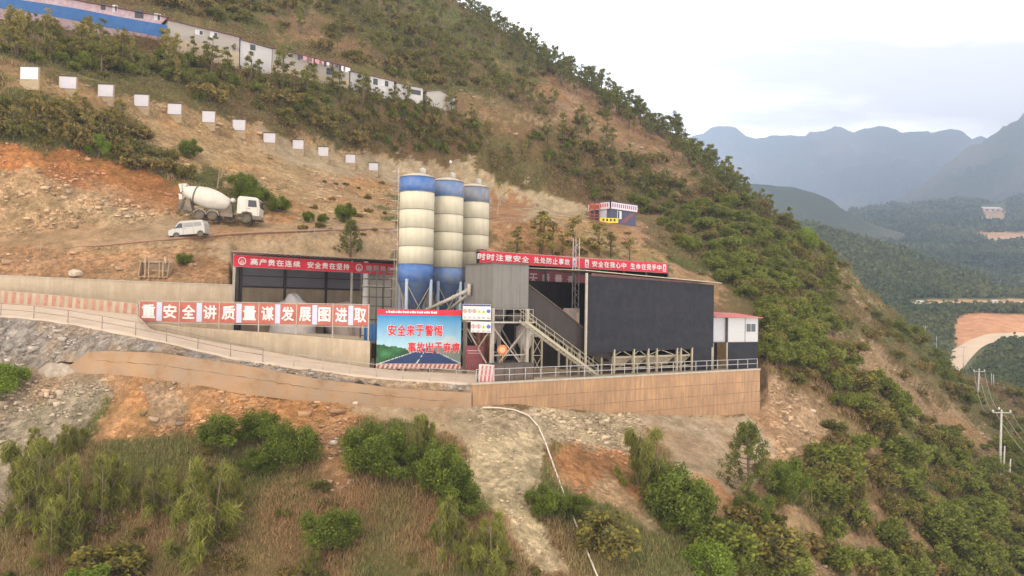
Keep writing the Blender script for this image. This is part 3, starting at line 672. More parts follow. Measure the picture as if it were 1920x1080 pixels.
pts = [P(x, y, Y) for x, y, Y in ((555, 434, 91), (590, 433, 92.4), (625, 431.5, 93.8), (660, 430.5, 95.2), (695, 430, 96.6), (735, 429, 98.5))]
pts = [Vector((p.x, p.y, drop(p.x, p.y))) for p in pts]
railing('pale railing along the upper road left of the silos', pts, h=1.0, m=steel, r=.03)
pts = [P(x, 416, Y) for x, Y in ((915, 110.5), (945, 113), (975, 115.5), (1005, 118), (1035, 120.5), (1062, 122.5))]
pts = [Vector((p.x, p.y, drop(p.x, p.y))) for p in pts]
railing('pale railing along the upper road right of the silos', pts, h=1.0, m=steel, r=.03)

# ---- left open shed
SL = frame(437, 74., 742, 84.)
sh = fthing(SL, 'storage_shed', 'open storage shed with a thin pitched roof left of the silos', 'shed'); LL = SL[2]
zr0 = at(SL, 437, 474)[1]; zr1 = at(SL, 742, 491)[1]; gy = 2.6
corr = mat('corrugated_roof', (.34, .27, .22), rough=.6, var=.2, dirt=(.2, .13, .1), dirtamt=.5)
ubk = at(SL, 446, 520, 7.)[0]; skw = lambda n: ubk*max(n, 0)/7
mb = MB()
mb.hexa([(-.8, -1.1, zr0+.05), (LL, -1.1, zr1+.05), (LL, 8, zr1-.7), (skw(8)-.6, 8, zr0-.7), (-.8, -1.1, zr0+.13), (LL, -1.1, zr1+.13), (LL, 8, zr1-.62), (skw(8)-.6, 8, zr0-.62)])
rf = mb.build('roof', corr, sh)
mb = MB()
for u in np.arange(ubk+.2, LL, .5): mb.bar((u, -1.05, zr0+(zr1-zr0)*u/LL), (u, 7.9, zr0+(zr1-zr0)*u/LL-.75), .06, .08)
mb.build('purlin', steelD, rf)
for px in (439, 660):
    u = at(SL, px, 520)[0]; mb = MB(); mb.box(u-.09, u+.09, -.02, .16, gy, zr0-.1+(zr1-zr0)*u/LL); mb.build('post', steel, sh)
u6 = at(SL, 686, 520)[0]; mb = MB(); mb.box(u6-.16, u6+.2, -.05, .3, 1.5, zr1-.1); mb.build('corner_post', white, sh)
for n in (3.4, 6.8):
    mb = MB(); mb.box(skw(n)-.05, skw(n)+.15, n, n+.2, gy, zr0-.35-n*.05); mb.build('post', steelD, sh)
bwall = mat('bluish_sheet_wall', (.20, .185, .205), rough=.7, var=.12, scale=.7)
zm = at(SL, 500, 538, 7)[1]
mb = MB(); mb.box(ubk, LL, 7.0, 7.08, zm, zr0-.8); mb.build('back_cladding', bwall, sh)
mb = MB(); mb.box(ubk, LL, 6.9, 7.2, 1.5, zm-.1); mb.build('back_wall', conc, sh)
for px in (452, 535, 612):
    u = at(SL, px, 520, 6.8)[0]; mb = MB(); mb.box(u-.12, u+.12, 6.78, 6.98, gy, zr0-.7); mb.build('column', steelD, sh)
mb = MB(); mb.box(ubk, LL, 6.82, 6.95, zm-.12, zm+.06); mb.box(ubk, LL, 6.82, 6.95, zm+1.05, zm+1.12); mb.build('wall_beam', steelD, sh)
mb = MB(); mb.box(u6+.3, LL+2.0, 1.2, 1.3, 2.0, zr1-.5); mb.build('end_panel', mat('pale_panel', (.50, .46, .40), var=.12, dirt=(.36, .28, .2), dirtamt=.4), sh)

def banner(fr, label, p0, p1, name='banner', nn=-.08, m=red, group=None):
    """p0=(px,ytop,ybot) at the left end, p1 at the right end"""
    (ua, za), (_, zb) = at(fr, p0[0], p0[1], nn), at(fr, p0[0], p0[2], nn); (uc, zc), (_, zd) = at(fr, p1[0], p1[1], nn), at(fr, p1[0], p1[2], nn)
    base = fw(fr, ua, nn, zb); th = thing(name, label, 'banner', base, fr[1], group)
    du = uc-ua; mb = MB(); N_ = 14
    for i in range(N_):
        s, t = i/N_, (i+1)/N_; wv = lambda q: .03*math.sin(q*23)+.02*math.sin(q*51)
        zl = lambda q: (zd-zb)*q; zh = lambda q: (za-zb)+(zc-za)*q
        mb.hexa([(du*s, wv(s)*.5, zl(s)), (du*t, wv(t)*.5, zl(t)), (du*t, .04, zl(t)), (du*s, .04, zl(s)), (du*s, wv(s)*.5, zh(s)), (du*t, wv(t)*.5, zh(t)), (du*t, .04, zh(t)), (du*s, .04, zh(s))])
    bmesh.ops.remove_doubles(mb.bm, verts=mb.bm.verts, dist=1e-4)
    mb.build('cloth', m, th)
    mb = MB(); mb.bar((0, .07, za-zb), (du, .07, zc-zb), .06); mb.bar((0, .07, 0), (du, .07, zd-zb), .06); mb.build('frame', steel, th)
    def put(s, a, b, lo=.2, hi=.8, mm=letter, gap=.12):
        zla = (zd-zb)*a; zha = (za-zb)+(zc-za)*a; zlb = (zd-zb)*b; zhb = (za-zb)+(zc-za)*b
        f = lambda l, h, k: l+(h-l)*k
        return chars(s, mm, th, du*a, du*b, f(zla, zha, lo), f(zla, zha, hi), -.04, f(zlb, zhb, lo), f(zlb, zhb, hi), gap=gap, bold=.028)
    def logo(a, mm=letter, kind='ring'):
        zc_ = ((zd-zb)*a+(za-zb)+(zc-za)*a)/2; h = (za-zb)*.36; mb = MB(); c = du*a
        if kind == 'ring':
            for k in range(24):
                t0, t1 = k*math.pi/12, (k+1)*math.pi/12
                q = [(c+h*r*math.cos(t), -.055, zc_+h*r*math.sin(t)) for r, t in ((1., t0), (1., t1), (.78, t1), (.78, t0))]
                mb._f([mb.bm.verts.new(p) for p in q])
            for x0, x1 in ((-.42, -.12), (.12, .42)):
                mb._f([mb.bm.verts.new((c+h*a_, -.055, zc_+h*b_)) for a_, b_ in ((x0, -.42), (x1, -.42), ((x0+x1)/2+(.1 if x0 < 0 else -.1), .5))])
            mb.box(c-h*.7, c+h*.7, -.056, -.05, zc_-h*.62, zc_-h*.5)
        else:
            mb.box(c-h*.8, c+h*.8, -.052, -.048, zc_-h*1.15, zc_+h*1.1)
        o = mb.build('emblem', mm, th)
        if kind != 'ring':
            mb = MB(); mb._f([mb.bm.verts.new((c+h*a_, -.062, zc_+h*b_)) for a_, b_ in ((-.5, -.3), (.5, -.3), (0, .85))]); mb.box(c-h*.6, c+h*.6, -.064, -.058, zc_-h*.9, zc_-h*.55)
            mb.build('emblem_mark', red if kind == 'red' else blueP, o)
    return th, put, logo
t_, put, logo = banner(SL, 'red banner reading about output and safety across the front of the left shed', (438, 478, 499), (662, 491.5, 511))
logo(.065); put('高产贵在连续', .125, .54); put('安全贵在坚持', .59, .97)
t_, put, logo = banner(SL, 'shorter red banner ending at the leftmost silo, right of the shed banner', (663, 491.5, 511), (739, 496, 516))
logo(.13); put('捷现是生', .28, .98, mm=letterD)

def heap(name, label, px, py, Y, rx, ry, h, m, cat='heap', gz=None, seed=0):
    th = PZ(px, Y, gz)
    nu, nv = 26, 10; V = []; F = []
    for j in range(nv+1):
        for i in range(nu):
            a = i*2*math.pi/nu; t = j/nv; rr = math.sin(t*math.pi/2)
            V.append((rx*rr*math.cos(a), ry*rr*math.sin(a), h*(math.cos(t*math.pi/2)**1.1)))
    V = np.array(V); d = fbm(V*1.1+seed, 3)[:, None]; V = V*(1+d*np.array([.35, .35, .22])); V[:, 2] += fbm(V*2.5+seed, 2)*.12
    V[-nu:, 2] = -.2
    for j in range(nv):
        for i in range(nu): F.append((j*nu+i, (j+1)*nu+i, (j+1)*nu+(i+1) % nu, j*nu+(i+1) % nu))
    o = mesh_np(name, V, F, m, smooth=True); o.location = th
    return tag(o, label, cat)
heap('sheeted_heap', 'whitish sheet covered heap inside the left shed', 549, 0, 80, 2.1, 1.8, 4.0, mat('pale_sheet', (.55, .51, .50), var=.15, scale=2), gz=3.0, seed=4)
heap('sheeted_heap', 'lower dusty grey heap at the right end of the left shed', 650, 0, 83, 2.2, 1.6, 3.6, mat('dusty_sheet', (.36, .30, .28), var=.15, scale=2), gz=2.8, seed=9)

# steel frame tower between shed and silos
TWf = frame(692, 72.5, 736, 74.); tw = fthing(TWf, 'scaffold_tower', 'dark open steel scaffold tower between the shed corner post and the silos', 'scaffold')
zt = at(TWf, 700, 506)[1]
us = [at(TWf, p, 540)[0] for p in (693, 706, 720, 734)]
for n in (0, 1.6):
    for u in ((us[0], us[3]) if n else us):
        mb = MB(); mb.tube([(u, n, 0), (u, n, zt)], .05, 6); mb.build('upright', steelD, tw)
for y in (508, 523, 538, 557, 574, 600, 630):
    z = at(TWf, 710, y)[1]; mb = MB(); mb.bar((us[0], 0, z), (us[3], 0, z), .07); mb.bar((us[0], 1.6, z), (us[3], 1.6, z), .07); mb.bar((us[0], -.03, z), (us[0], 1.63, z), .06); mb.bar((us[3], -.03, z), (us[3], 1.63, z), .06)
    mb.build('ledger', steelD, tw)
mb = MB(); z = at(TWf, 710, 538)[1]; mb.box(us[0], us[3], 0, 1.6, z+.04, z+.09); mb.build('deck', steel, tw)

# ---- silos
def silo(label, pxc, Y, d, ztop, bandz, blue, first):
    c = PZ(pxc, Y, 0); th = thing('cement_silo', label, 'silo', c, group='cement silos'); r = d/2
    zb = bandz[-1]
    mb = MB(); mb.lathe([(r, bandz[0]), (r, ztop)], 40); mb.build('top_band', blue, th)
    mb = MB()
    for a, b in zip(bandz[:-2], bandz[1:-1]): mb.lathe([(r, b), (r, a-.02), (r-.012, a)], 40)
    sh_ = mb.build('shell', cream, th)
    mb = MB(); mb.lathe([(r, zb), (r, bandz[-2])], 40); mb.build('bottom_band', blue, th)
    for z in bandz[:-1]+[ztop]:
        mb = MB(); mb.lathe([(r, z-.03), (r+.03, z-.025), (r+.03, z+.025), (r, z+.03)], 40); mb.build('ring_flange', mat('flange', (.20, .17, .14), var=.3), th)
    mb = MB(); mb.lathe([(r+.04, ztop+.02), (r*.75, ztop+.24), (r*.3, ztop+.42), (.12, ztop+.48)], 32); rf = mb.build('roof', mat('dusty_roof', (.48, .43, .36), var=.2, dirt=(.35, .28, .2), dirtamt=.5), th)
    mb = MB(); mb.lathe([(.28, ztop+.35), (.28, ztop+.85), (.34, ztop+.88), (.1, ztop+1.0)], 14, c=(.45, .2, 0)); mb.build('dust_filter', mat('filter', (.5, .46, .4)), rf)
    mb = MB(); mb.lathe([(.2, 4.6), (.24, 5.0), (r*.985, zb-.02), (r*.985, zb+.02)], 36); mb.build('hopper', mat('hopper_blue', (.03, .075, .17), rough=.6, var=.2, dirt=(.12, .11, .11), dirtamt=.6), th)
    legc = mat('pale_blue_steel', (.30, .38, .50), rough=.6, var=.15, dirt=(.35, .3, .25), dirtamt=.4)
    L4 = [(r*1.0*math.cos(a), r*1.0*math.sin(a)) for a in (R(-112), R(-22), R(68), R(158))]
    for x, y in L4:
        mb = MB(); mb.tube([(x, y, 0), (x, y, zb+.25)], .15, 10); mb.build('leg', legc, th)
    mb = MB()
    for i in range(4):
        (x0, y0), (x1, y1) = L4[i], L4[(i+1) % 4]
        for z0, z1 in ((.4, 3.6), (3.9, zb-.2)):
            mb.bar((x0, y0, z0), (x1, y1, z1), .07); mb.bar((x1, y1, z0), (x0, y0, z1), .07)
        mb.bar((x0, y0, 3.75), (x1, y1, 3.75), .1)
    mb.build('bracing', steel, th)
    if first:
        lx = R(186); mb = MB(); px_, py_ = (r+.12)*math.cos(lx), (r+.12)*math.sin(lx); t = Vector((-math.sin(lx), math.cos(lx), 0))
        A = Vector((px_, py_, 0)); mb.tube([A-t*.22+Vector((0, 0, .5)), A-t*.22+Vector((0, 0, ztop+.9))], .025, 5); mb.tube([A+t*.22+Vector((0, 0, .5)), A+t*.22+Vector((0, 0, ztop+.9))], .025, 5)
        for z in np.arange(.8, ztop+.8, .33): mb.bar(A-t*.22+Vector((0, 0, z)), A+t*.22+Vector((0, 0, z)), .03)
        for z in np.arange(3, ztop+.8, .9):
            o = Vector((math.cos(lx), math.sin(lx), 0)); mb.tube([A-t*.22+Vector((0, 0, z)), A-t*.3+o*.4+Vector((0, 0, z)), A+o*.62+Vector((0, 0, z)), A+t*.3+o*.4+Vector((0, 0, z)), A+t*.22+Vector((0, 0, z))], .02, 4)
        mb.build('ladder', mat('ladder_steel', (.46, .42, .36), var=.2), th)
        mb = MB(); mb.tube([A+Vector((-.25, 0, .5)), A+Vector((-.25, 0, ztop+.65)), A+Vector((.5, 0, ztop+.85)), A+Vector((.9, 0, ztop+.6))], .035, 8); mb.build('fill_pipe', steel, th)
    return th
zz = lambda y, px, Y: P(px, y, Y).z
silo('nearest cement silo with clean bright blue bands and a ladder on its left side', 775.5, 74., 3.2, zz(334, 776, 74), [zz(y, 776, 74) for y in (362, 395, 429, 463, 496, 529)], blueS, True)
silo('middle cement silo with a dusty blue top between the two others', 832.5, 77., 3.12, zz(342, 833, 77), [zz(y, 833, 77) for y in (371, 404, 437, 470, 502, 533)], blueS2, False)
silo('rightmost and farthest cement silo with a grey dusty blue top, next to the red banner', 882.5, 80.4, 3.12, zz(353, 883, 80.4), [zz(y, 883, 80.4) for y in (381, 411, 442, 473, 503, 535)], blueS3, False)

# ---- billboard
BF = frame(705, 66.9, 863, 68.2); bb = fthing(BF, 'billboard', 'large safety billboard with blue sky, forest and road picture below the silos', 'billboard')
u1 = BF[2]; zt = at(BF, 705, 579)[1]; zb = at(BF, 705, 691)[1]; H_ = zt-zb
mb = MB(); mb.box(0, u1, 0, .08, zb, zt); mb.build('backing', steel, bb)
for u in (.1, u1*.33, u1*.66, u1-.1):
    mb = MB(); mb.box(u-.06, u+.06, .1, .22, 0, zt); mb.build('post', steel, bb)
nu, nv = 110, 72; U, W_ = np.meshgrid(np.linspace(0, 1, nu), np.linspace(.085, .90, nv)); Vp = np.stack([U*u1, np.full_like(U, -.012), zb+W_*H_], -1).reshape(-1, 3)
u_, w_ = U.ravel(), W_.ravel(); n5 = fbm(np.stack([u_*9, w_*9, u_*0], -1), 4)
tt = np.clip((w_-.35)/.55, 0, 1)[:, None]; c = np.array([.34, .50, .56])*(1-tt)+np.array([.03, .19, .38])*tt
hz_ = .43-.24*u_+n5*.07; c[w_ < hz_] = (np.array([.04, .12, .05])*(1+n5[:, None]*1.3))[w_ < hz_]
far = (w_ < .55) & (u_ > .62) & (w_ > .3-.0*u_) & (w_ < .42+.25*np.exp(-((u_-.86)/.07)**2)+n5*.05); c[far] = (.36, .42, .44)
vx, vy = .60, .36   # the printed road runs to a vanishing point
s = (vy-w_)/(vy-.085); lft = vx-(vx-.02)*s; rgt = vx+.42*s; road = (s > 0) & (u_ > lft) & (u_ < rgt)
c[road] = (.035, .055, .13); e = (s > .02) & (np.abs(u_-(lft+.015*s)) < .012*s+.002); c[e] = (.7, .7, .7)
e = (s > .02) & (np.abs(u_-(lft*.55+rgt*.45)) < .007*s+.001) & (np.sin(14/np.maximum(s+.15, .1)) > 0); c[e] = (.65, .65, .65)
e = (s > .02) & (np.abs(u_-(rgt-.01*s)) < .01*s+.002); c[e] = (.6, .62, .62)
rt = (s > 0) & (u_ >= rgt); c[rt] = np.array([.16, .19, .16])
ix = np.arange(nu*nv).reshape(nv, nu); f = np.stack([ix[:-1, :-1], ix[:-1, 1:], ix[1:, 1:], ix[1:, :-1]], -1).reshape(-1, 4)
mesh_np('picture', Vp, f, attr_mat('printed_picture', detail=((1.2, .10),), bump=0, rough=.6), bb, attr={'cover': c})
mb = MB(); mb.box(0, u1, -.014, 0, zb+.90*H_, zt); mb.build('header', red, bb)
mb = MB()
for k in range(22): 
    a = u1*(.10+k*.028); mb.box(a, a+.12+.03*(k % 3), -.02, -.014, zb+.935*H_, zb+(.965+.01*(k % 2))*H_)
mb.build('header_marks', letter, bb)
mb = MB()
for k in range(18):
    a = u1*k/18; vs = [mb.bm.verts.new(p) for p in ((a, -.016, zb+.005), (a+u1*.028, -.016, zb+.005), (a+u1*.05, -.016, zb+.078*H_), (a+u1*.022, -.016, zb+.078*H_))]; mb._f(vs)
mb.build('stripe_border', redF, bb)
mb = MB(); mb.box(0, u1, -.012, 0, zb, zb+.083*H_); mb.build('stripe_ground', pinkw, bb)
redT = mat('red_letters', (.55, .02, .03), rough=.6, var=.1)
for s_, a, b, lo_, hi_ in (('安全来于警惕', .12, .78, .55, .74), ('事故出于麻痹', .36, .99, .27, .45)):
    o = chars(s_, letter, bb, u1*a-.03, u1*b+.03, zb+lo_*H_-.04, zb+hi_*H_+.04, -.012, gap=.05, bold=.05)
    chars(s_, redT, bb, u1*a, u1*b, zb+lo_*H_, zb+hi_*H_, -.03, gap=.10, bold=.025)

# screw conveyors from silo to mixer
def screw(label, a, b, r, m):
    A, B = P(*a), P(*b); th = thing('screw_conveyor', label, 'conveyor', A, group='screw conveyors'); B = B-A
    mb = MB(); mb.tube([(0, 0, 0), B], r, 12); mb.build('tube', m, th)
    mb = MB()
    for t in (.05, .35, .65, .95): mb.tube([B*t, B*(t+.02)], r*1.35, 12)
    mb.build('flange', steel, th); mb = MB(); mb.lathe([(r, -.5), (r*1.1, 0), (r, .5)], 10, c=B); mb.build('motor', steel, th)
screw('long pale screw conveyor rising from behind the billboard to the grey mixer tower', (797, 583, 70.5), (880, 543, 68.3), .16, steel)
screw('shorter pale screw conveyor to the right of the long one', (838, 584, 72), (877, 553, 69.2), .13, steel)

# ---- mixing tower
MF = frame(921, 66., 988, 68.22); mt = fthing(MF, 'mixing_tower', 'grey clad concrete mixing tower standing on braced steel legs right of the silos', 'tower')
Lm = MF[2]; Wm = 4.1; zt = at(MF, 921, 494)[1]; zb = at(MF, 921, 578)[1]; zf = at(MF, 950, 603)[1]
mb = MB(); mb.box(0, Lm, 0, Wm, zb, zt); mb.build('cladding', grey, mt)
mb = MB(); mb.box(-.08, Lm+.08, -.08, Wm+.08, zt+.002, zt+.1); mb.build('roof', steelD, mt)
mb = MB()
for u in np.arange(.9, Lm, .95): mb.box(u-.01, u+.01, -.008, .01, zb, zt)
for n in np.arange(.9, Wm, .95): mb.box(-.008, .01, n-.01, n+.01, zb, zt)
mb.build('cladding_rib', mat('rib', (.115, .11, .10)), mt)
mb = MB(); mb.box(-.3, Lm+.3, -.5, Wm, zf-.12, zf); mb.build('platform', steel, mt)
mb = MB()
for u in np.linspace(-.2, Lm+.2, 5): mb.tube([(u, -.45, zf), (u, -.45, zb-.02)], .025, 5)
for z in (zf+.5, zb-.05): mb.tube([(-.2, -.45, z), (Lm+.2, -.45, z)], .025, 5)
mb.build('platform_railing', steel, mt)
mb = MB(); mb.lathe([(.35, zf+.01), (.8, zf+.4), (.8, zb-.05)], 18, c=(Lm*.45, 1.7, 0)); mb.box(Lm*.75, Lm*.98, .8, 1.6, zf+.01, zf+.7); mb.build('mixer_drum', mat('machine', (.16, .14, .12), var=.3), mt)
for u in (.05, Lm-.05):
    for n in (.05, Wm-.05):
        mb = MB(); mb.box(u-.13, u+.13, n-.13, n+.13, 0, zb); mb.build('leg', steel, mt)
mb = MB()
for n in (.05, Wm-.05):
    mb.bar((.05, n, .6), (Lm-.05, n, zf-.4), .09); mb.bar((Lm-.05, n, .6), (.05, n, zf-.4), .09); mb.bar((.05, n, 2.0), (Lm-.05, n, 2.0), .1)
for u in (.05, Lm-.05): mb.bar((u, .05, .6), (u, Wm-.05, zf-.4), .09); mb.bar((u, Wm-.05, .6), (u, .05, zf-.4), .09)
mb.build('bracing', steel, mt)
mb = MB(); mb.lathe([(.25, zf-1.9), (.3, zf-1.5), (.95, zf-.3), (.95, zf-.13)], 16, c=(Lm*.4, 1.9, 0)); mb.build('discharge_hopper', mat('machine2', (.17, .13, .11), var=.3), mt)
# safety signs
def sign_board(label, px0, px1, y0, y1, Y0, Y1, name='safety_sign', n=6, blue_top=True):
    fr = frame(px0, Y0, px1, Y1); th = fthing(fr, name, label, 'sign'); Ls = fr[2]; (a, zt) = at(fr, px0, y0); (a, zb) = at(fr, px0, y1); H = zt-zb
    mb = MB(); mb.box(0, Ls, 0, .05, zb, zt); mb.build('board', mat('sign_white', (.62, .58, .55), var=.1, dirt=(.45, .36, .3), dirtamt=.4), th)
    if blue_top: mb = MB(); mb.box(.02, Ls-.02, -.008, 0, zt-.13*H, zt-.02*H); mb.build('heading_strip', mat('sign_blue', (.04, .06, .22)), th)
    mr, my, mbu = mat('sign_red', (.5, .06, .06)), mat('sign_yellow', (.55, .5, .05)), mat('sign_bluec', (.08, .12, .38))
    for k in range(n):
        c = Ls*(k+.5)/n; rr = min(Ls/n*.42, H*.30); zc = zb+H*.56; mb = MB()
        if k in (3, 4) and n == 6 or (n == 4 and k in (2,)):
            mb._f([mb.bm.verts.new(p) for p in ((c-rr, -.01, zc-rr), (c+rr, -.01, zc-rr), (c, -.01, zc+rr))]); mb.build('warning_triangle', my, th)
            mb = MB(); mb.box(c-rr*.15, c+rr*.15, -.014, -.01, zc-rr*.7, zc+rr*.3); mb.build('triangle_mark', steelD, th)
        else:
            ks = range(16); full = k == n-1
            if full: mb._f([mb.bm.verts.new((c+rr*math.cos(t*math.pi/8), -.01, zc+rr*math.sin(t*math.pi/8))) for t in ks]); mb.build('mandatory_disc', mbu, th)
            else:
                for t in ks:
                    q = [(c+rr*s*math.cos(a_), -.01, zc+rr*s*math.sin(a_)) for s, a_ in ((1, t*math.pi/8), (1, (t+1)*math.pi/8), (.72, (t+1)*math.pi/8), (.72, t*math.pi/8))]; mb._f([mb.bm.verts.new(p) for p in q])
                mb.bar((c-rr*.6, -.01, zc+rr*.6), (c+rr*.6, -.01, zc-rr*.6), .015); mb.box(c-rr*.2, c+rr*.2, -.012, -.008, zc-rr*.5, zc+rr*.5); mb.build('prohibition_ring', mr, th)
        mb = MB(); mb.box(c-rr*.8, c+rr*.8, -.01, -.004, zb+H*.08, zb+H*.13); mb.box(c-rr*.8, c+rr*.6, -.01, -.004, zb+H*.16, zb+H*.2); mb.build('caption_lines', mat('caption', (.25, .22, .22)), th)
    return th
sign_board('larger white safety sign with round and triangular symbols under the grey mixer tower', 865, 918, 570, 599, 65.6, 65.55)
sign_board('smaller dusty safety sign just under the larger one', 881, 919, 603, 623, 65.6, 65.55, n=4, blue_top=False)

# reddish boards and hangings between billboard and legs
TF = frame(872, 67.6, 906, 67.7); o = fthing(TF, 'notice_board', 'faded red notice board with white marks at the foot of the mixer tower', 'sign')
(a, z1), (b, z0) = at(TF, 872, 648), at(TF, 906, 694); mb = MB(); mb.box(0, TF[2], 0, .06, z0, z1); mb.build('board', redD, o)
mb = MB()
for k in range(9): mb.bar((.1+k*.16, -.012, z0+.2), (.25+k*.14, -.012, z0+.9), .05, .01)
mb.box(.15, 1.3, -.014, -.006, z1-.45, z1-.38); mb.box(.2, 1.2, -.014, -.006, z1-.65, z1-.6); mb.build('marks', letterD, o)
o = thing('hanging_sheet', 'rust brown sheets hanging between the tower legs', 'sheet', PZ(907, 68.4, 0)); mb = MB()
pp = [(-.75+.13*i, .12*math.sin(i*1.9)) for i in range(13)]
for (x0, y0), (x1, y1) in zip(pp, pp[1:]): mb.hexa([(x0, y0, .4), (x1, y1, .4), (x1, y1+.04, .4), (x0, y0+.04, .4), (x0, y0, 4.2), (x1, y1, 4.2), (x1, y1+.04, 4.2), (x0, y0+.04, 4.2)])
bmesh.ops.remove_doubles(mb.bm, verts=mb.bm.verts, dist=1e-4); mb.build('sheet', mat('rust_sheet', (.14, .055, .035), var=.35, scale=2), o)
o = thing('round_sign', 'round orange sign on a thin post under the mixer tower', 'sign', PZ(941, 65.2, 0)); zc = P(941, 656, 65.2).z
mb = MB(); mb.tube([(0, 0, 0), (0, 0, zc-.1)], .03, 6); mb.build('post', mat('orange_post', (.5, .2, .06)), o)
mb = MB(); mb.lathe([(.40, -.02), (.42, 0), (.40, .02)], 24, c=(0, -.03, zc), axis=Matrix.Rotation(math.pi/2, 3, 'X')); fce = mb.build('disc', mat('orange_disc', (.45, .15, .06), var=.2), o)
mb = MB(); mb.lathe([(.24, -.01), (.24, .01)], 20, c=(0, -.062, zc), axis=Matrix.Rotation(math.pi/2, 3, 'X')); mb.build('symbol', mat('pale_orange', (.62, .32, .18)), fce)

# boxes in front of the legs
BX = frame(927, 63.3, 1000, 65.6); o = fthing(BX, 'storage_bin', 'dark brown steel box with panel frames standing behind the front railing', 'bin'); Lb = BX[2]
hb = at(BX, 927, 684)[1]
mb = MB(); mb.box(0, Lb, 0, 1.4, 0, hb); mb.build('body', mat('brown_box', (.10, .07, .055), rough=.8, var=.3, dirt=(.2, .14, .1), dirtamt=.5), o)
mb = MB()
for k in range(5): u = Lb*k/4; mb.box(u-.04, u+.04, -.03, .0, 0, hb)
mb.box(-.05, Lb+.05, -.035, 0, hb-.08, hb); mb.box(-.05, Lb+.05, -.035, 0, 0, .08); mb.box(-.06, Lb+.06, -.06, 1.46, hb+.002, hb+.04); mb.build('frame', steelD, o)
a, b = P(898, 723, 62.9), P(926, 724, 63.2)
striped_wall('warning_barrier', 'whitish block with pink diagonal stripes at the left end of the front railing', [(898, 684, 62.8), (927, 685, 63.1)], [(898, 723, 62.8), (927, 724, 63.1)], .9, 4, .16, pinkw, mat('pink_stripe', (.46, .16, .15), var=.3))

# ---- inclined covered belt conveyor
CFm = frame(986, 68.6, 1150, 74.2); o = fthing(CFm, 'belt_conveyor', 'dark sheeted inclined belt conveyor between the mixer tower and the black building', 'conveyor')
pl = [at(CFm, px, py) for px, py in ((988, 533), (1060, 588), (1110, 630), (1150, 668), (1138, 672), (1110, 668), (1075, 655), (1040, 634), (1010, 612), (988, 592))]
mb = MB(); mb.prism(pl, 0, .05); mb.build('side_sheet', brownD, o); mb = MB(); mb.prism(pl, 1.5, 1.55); mb.build('side_sheet', brownD, o)
tp = pl[:4]; mb = MB()
for (a, b), (c_, d) in zip(tp, tp[1:]): mb.hexa([(a, -.1, b), (c_, -.1, d), (c_, 1.65, d), (a, 1.65, b), (a, -.1, b+.1), (c_, -.1, d+.1), (c_, 1.65, d+.1), (a, 1.65, b+.1)])
mb.build('cover', mat('cover_brown', (.09, .065, .05), var=.2), o)
mb = MB(); mb.bar((tp[0][0], .75, tp[0][1]-.5), (tp[-1][0], .75, tp[-1][1]-.4), 1.1, .3); mb.build('belt', steelD, o)
for px, yt in ((1066, 640), (1088, 655), (1130, 668)):
    u, z = at(CFm, px, yt); mb = MB(); mb.box(u-.07, u+.07, .1, .24, 0, z); mb.box(u-.07, u+.07, 1.3, 1.44, 0, z); mb.build('support', steelY, o)
# stair
SF = frame(984, 66.4, 1122, 71.6); o = fthing(SF, 'steel_stair', 'light steel stair with handrails climbing from the yard to the mixer platform', 'stairs')
(ua, za), (ub, zb_) = at(SF, 985, 603), at(SF, 1122, 702); zb_ = .05
d = Vector((ub-ua, 0, zb_-za))
for n in (0, .8):
    mb = MB(); mb.bar((ua, n, za), (ub, n, zb_), .07, .22); mb.build('stringer', steelY, o)
    mb = MB()
    for t in np.linspace(.02, .98, 9): p = Vector((ua, n, za))+d*t; mb.tube([p, p+Vector((0, 0, .95))], .022, 5)
    mb.tube([Vector((ua, n, za+.95)), Vector((ub, n, zb_+.95))], .028, 5); mb.tube([Vector((ua, n, za+.5)), Vector((ub, n, zb_+.5))], .02, 5); mb.build('handrail', steelY, o)
mb = MB()
for t in np.linspace(.03, .97, 20): p = Vector((ua, .4, za))+d*t; mb.box(p.x-.13, p.x+.13, .03, .77, p.z-.02, p.z+.02)
mb.build('tread', steel, o)
# braced frame beside the stair
o = thing('support_frame', 'narrow braced steel frame standing under the upper end of the stair', 'frame', PZ(998, 69.5, 0), FR[1]); mb = MB()
for x in (0, 1.0):
    for y in (0, 1.4): mb.box(x-.06, x+.06, y-.06, y+.06, 0, 3.6)
for z0, z1 in ((.3, 1.8), (1.9, 3.4)):
    mb.bar((0, 0, z0), (1, 0, z1), .05); mb.bar((1, 0, z0), (0, 0, z1), .05)
mb.bar((0, 0, 3.55), (2.6, 0, 3.55), .09); mb.bar((0, 0, 1.85), (1, 0, 1.85), .06); mb.build('frame', steelY, o)
o = thing('weigh_hopper', 'pale ribbed hopper with pipes between the tower legs and the stair', 'hopper', PZ(983, 70.2, 0), FR[1]); mb = MB()
mb.lathe([(.3, 2.2), (.8, 3.1), (.8, 4.3), (.5, 4.5)], 16); mb.build('body', mat('hop', (.46, .42, .36), var=.2), o); mb = MB()
for k in range(7): mb.box(.9+k*.22, 1.0+k*.22, -.4, .1, 3.4, 4.3)
mb.build('pipe_rack', steel, o)
mb = MB()
for x in (-.6, .6): mb.box(x-.05, x+.05, -.3, -.2, 0, 3.0)
mb.build('leg', steel, o)

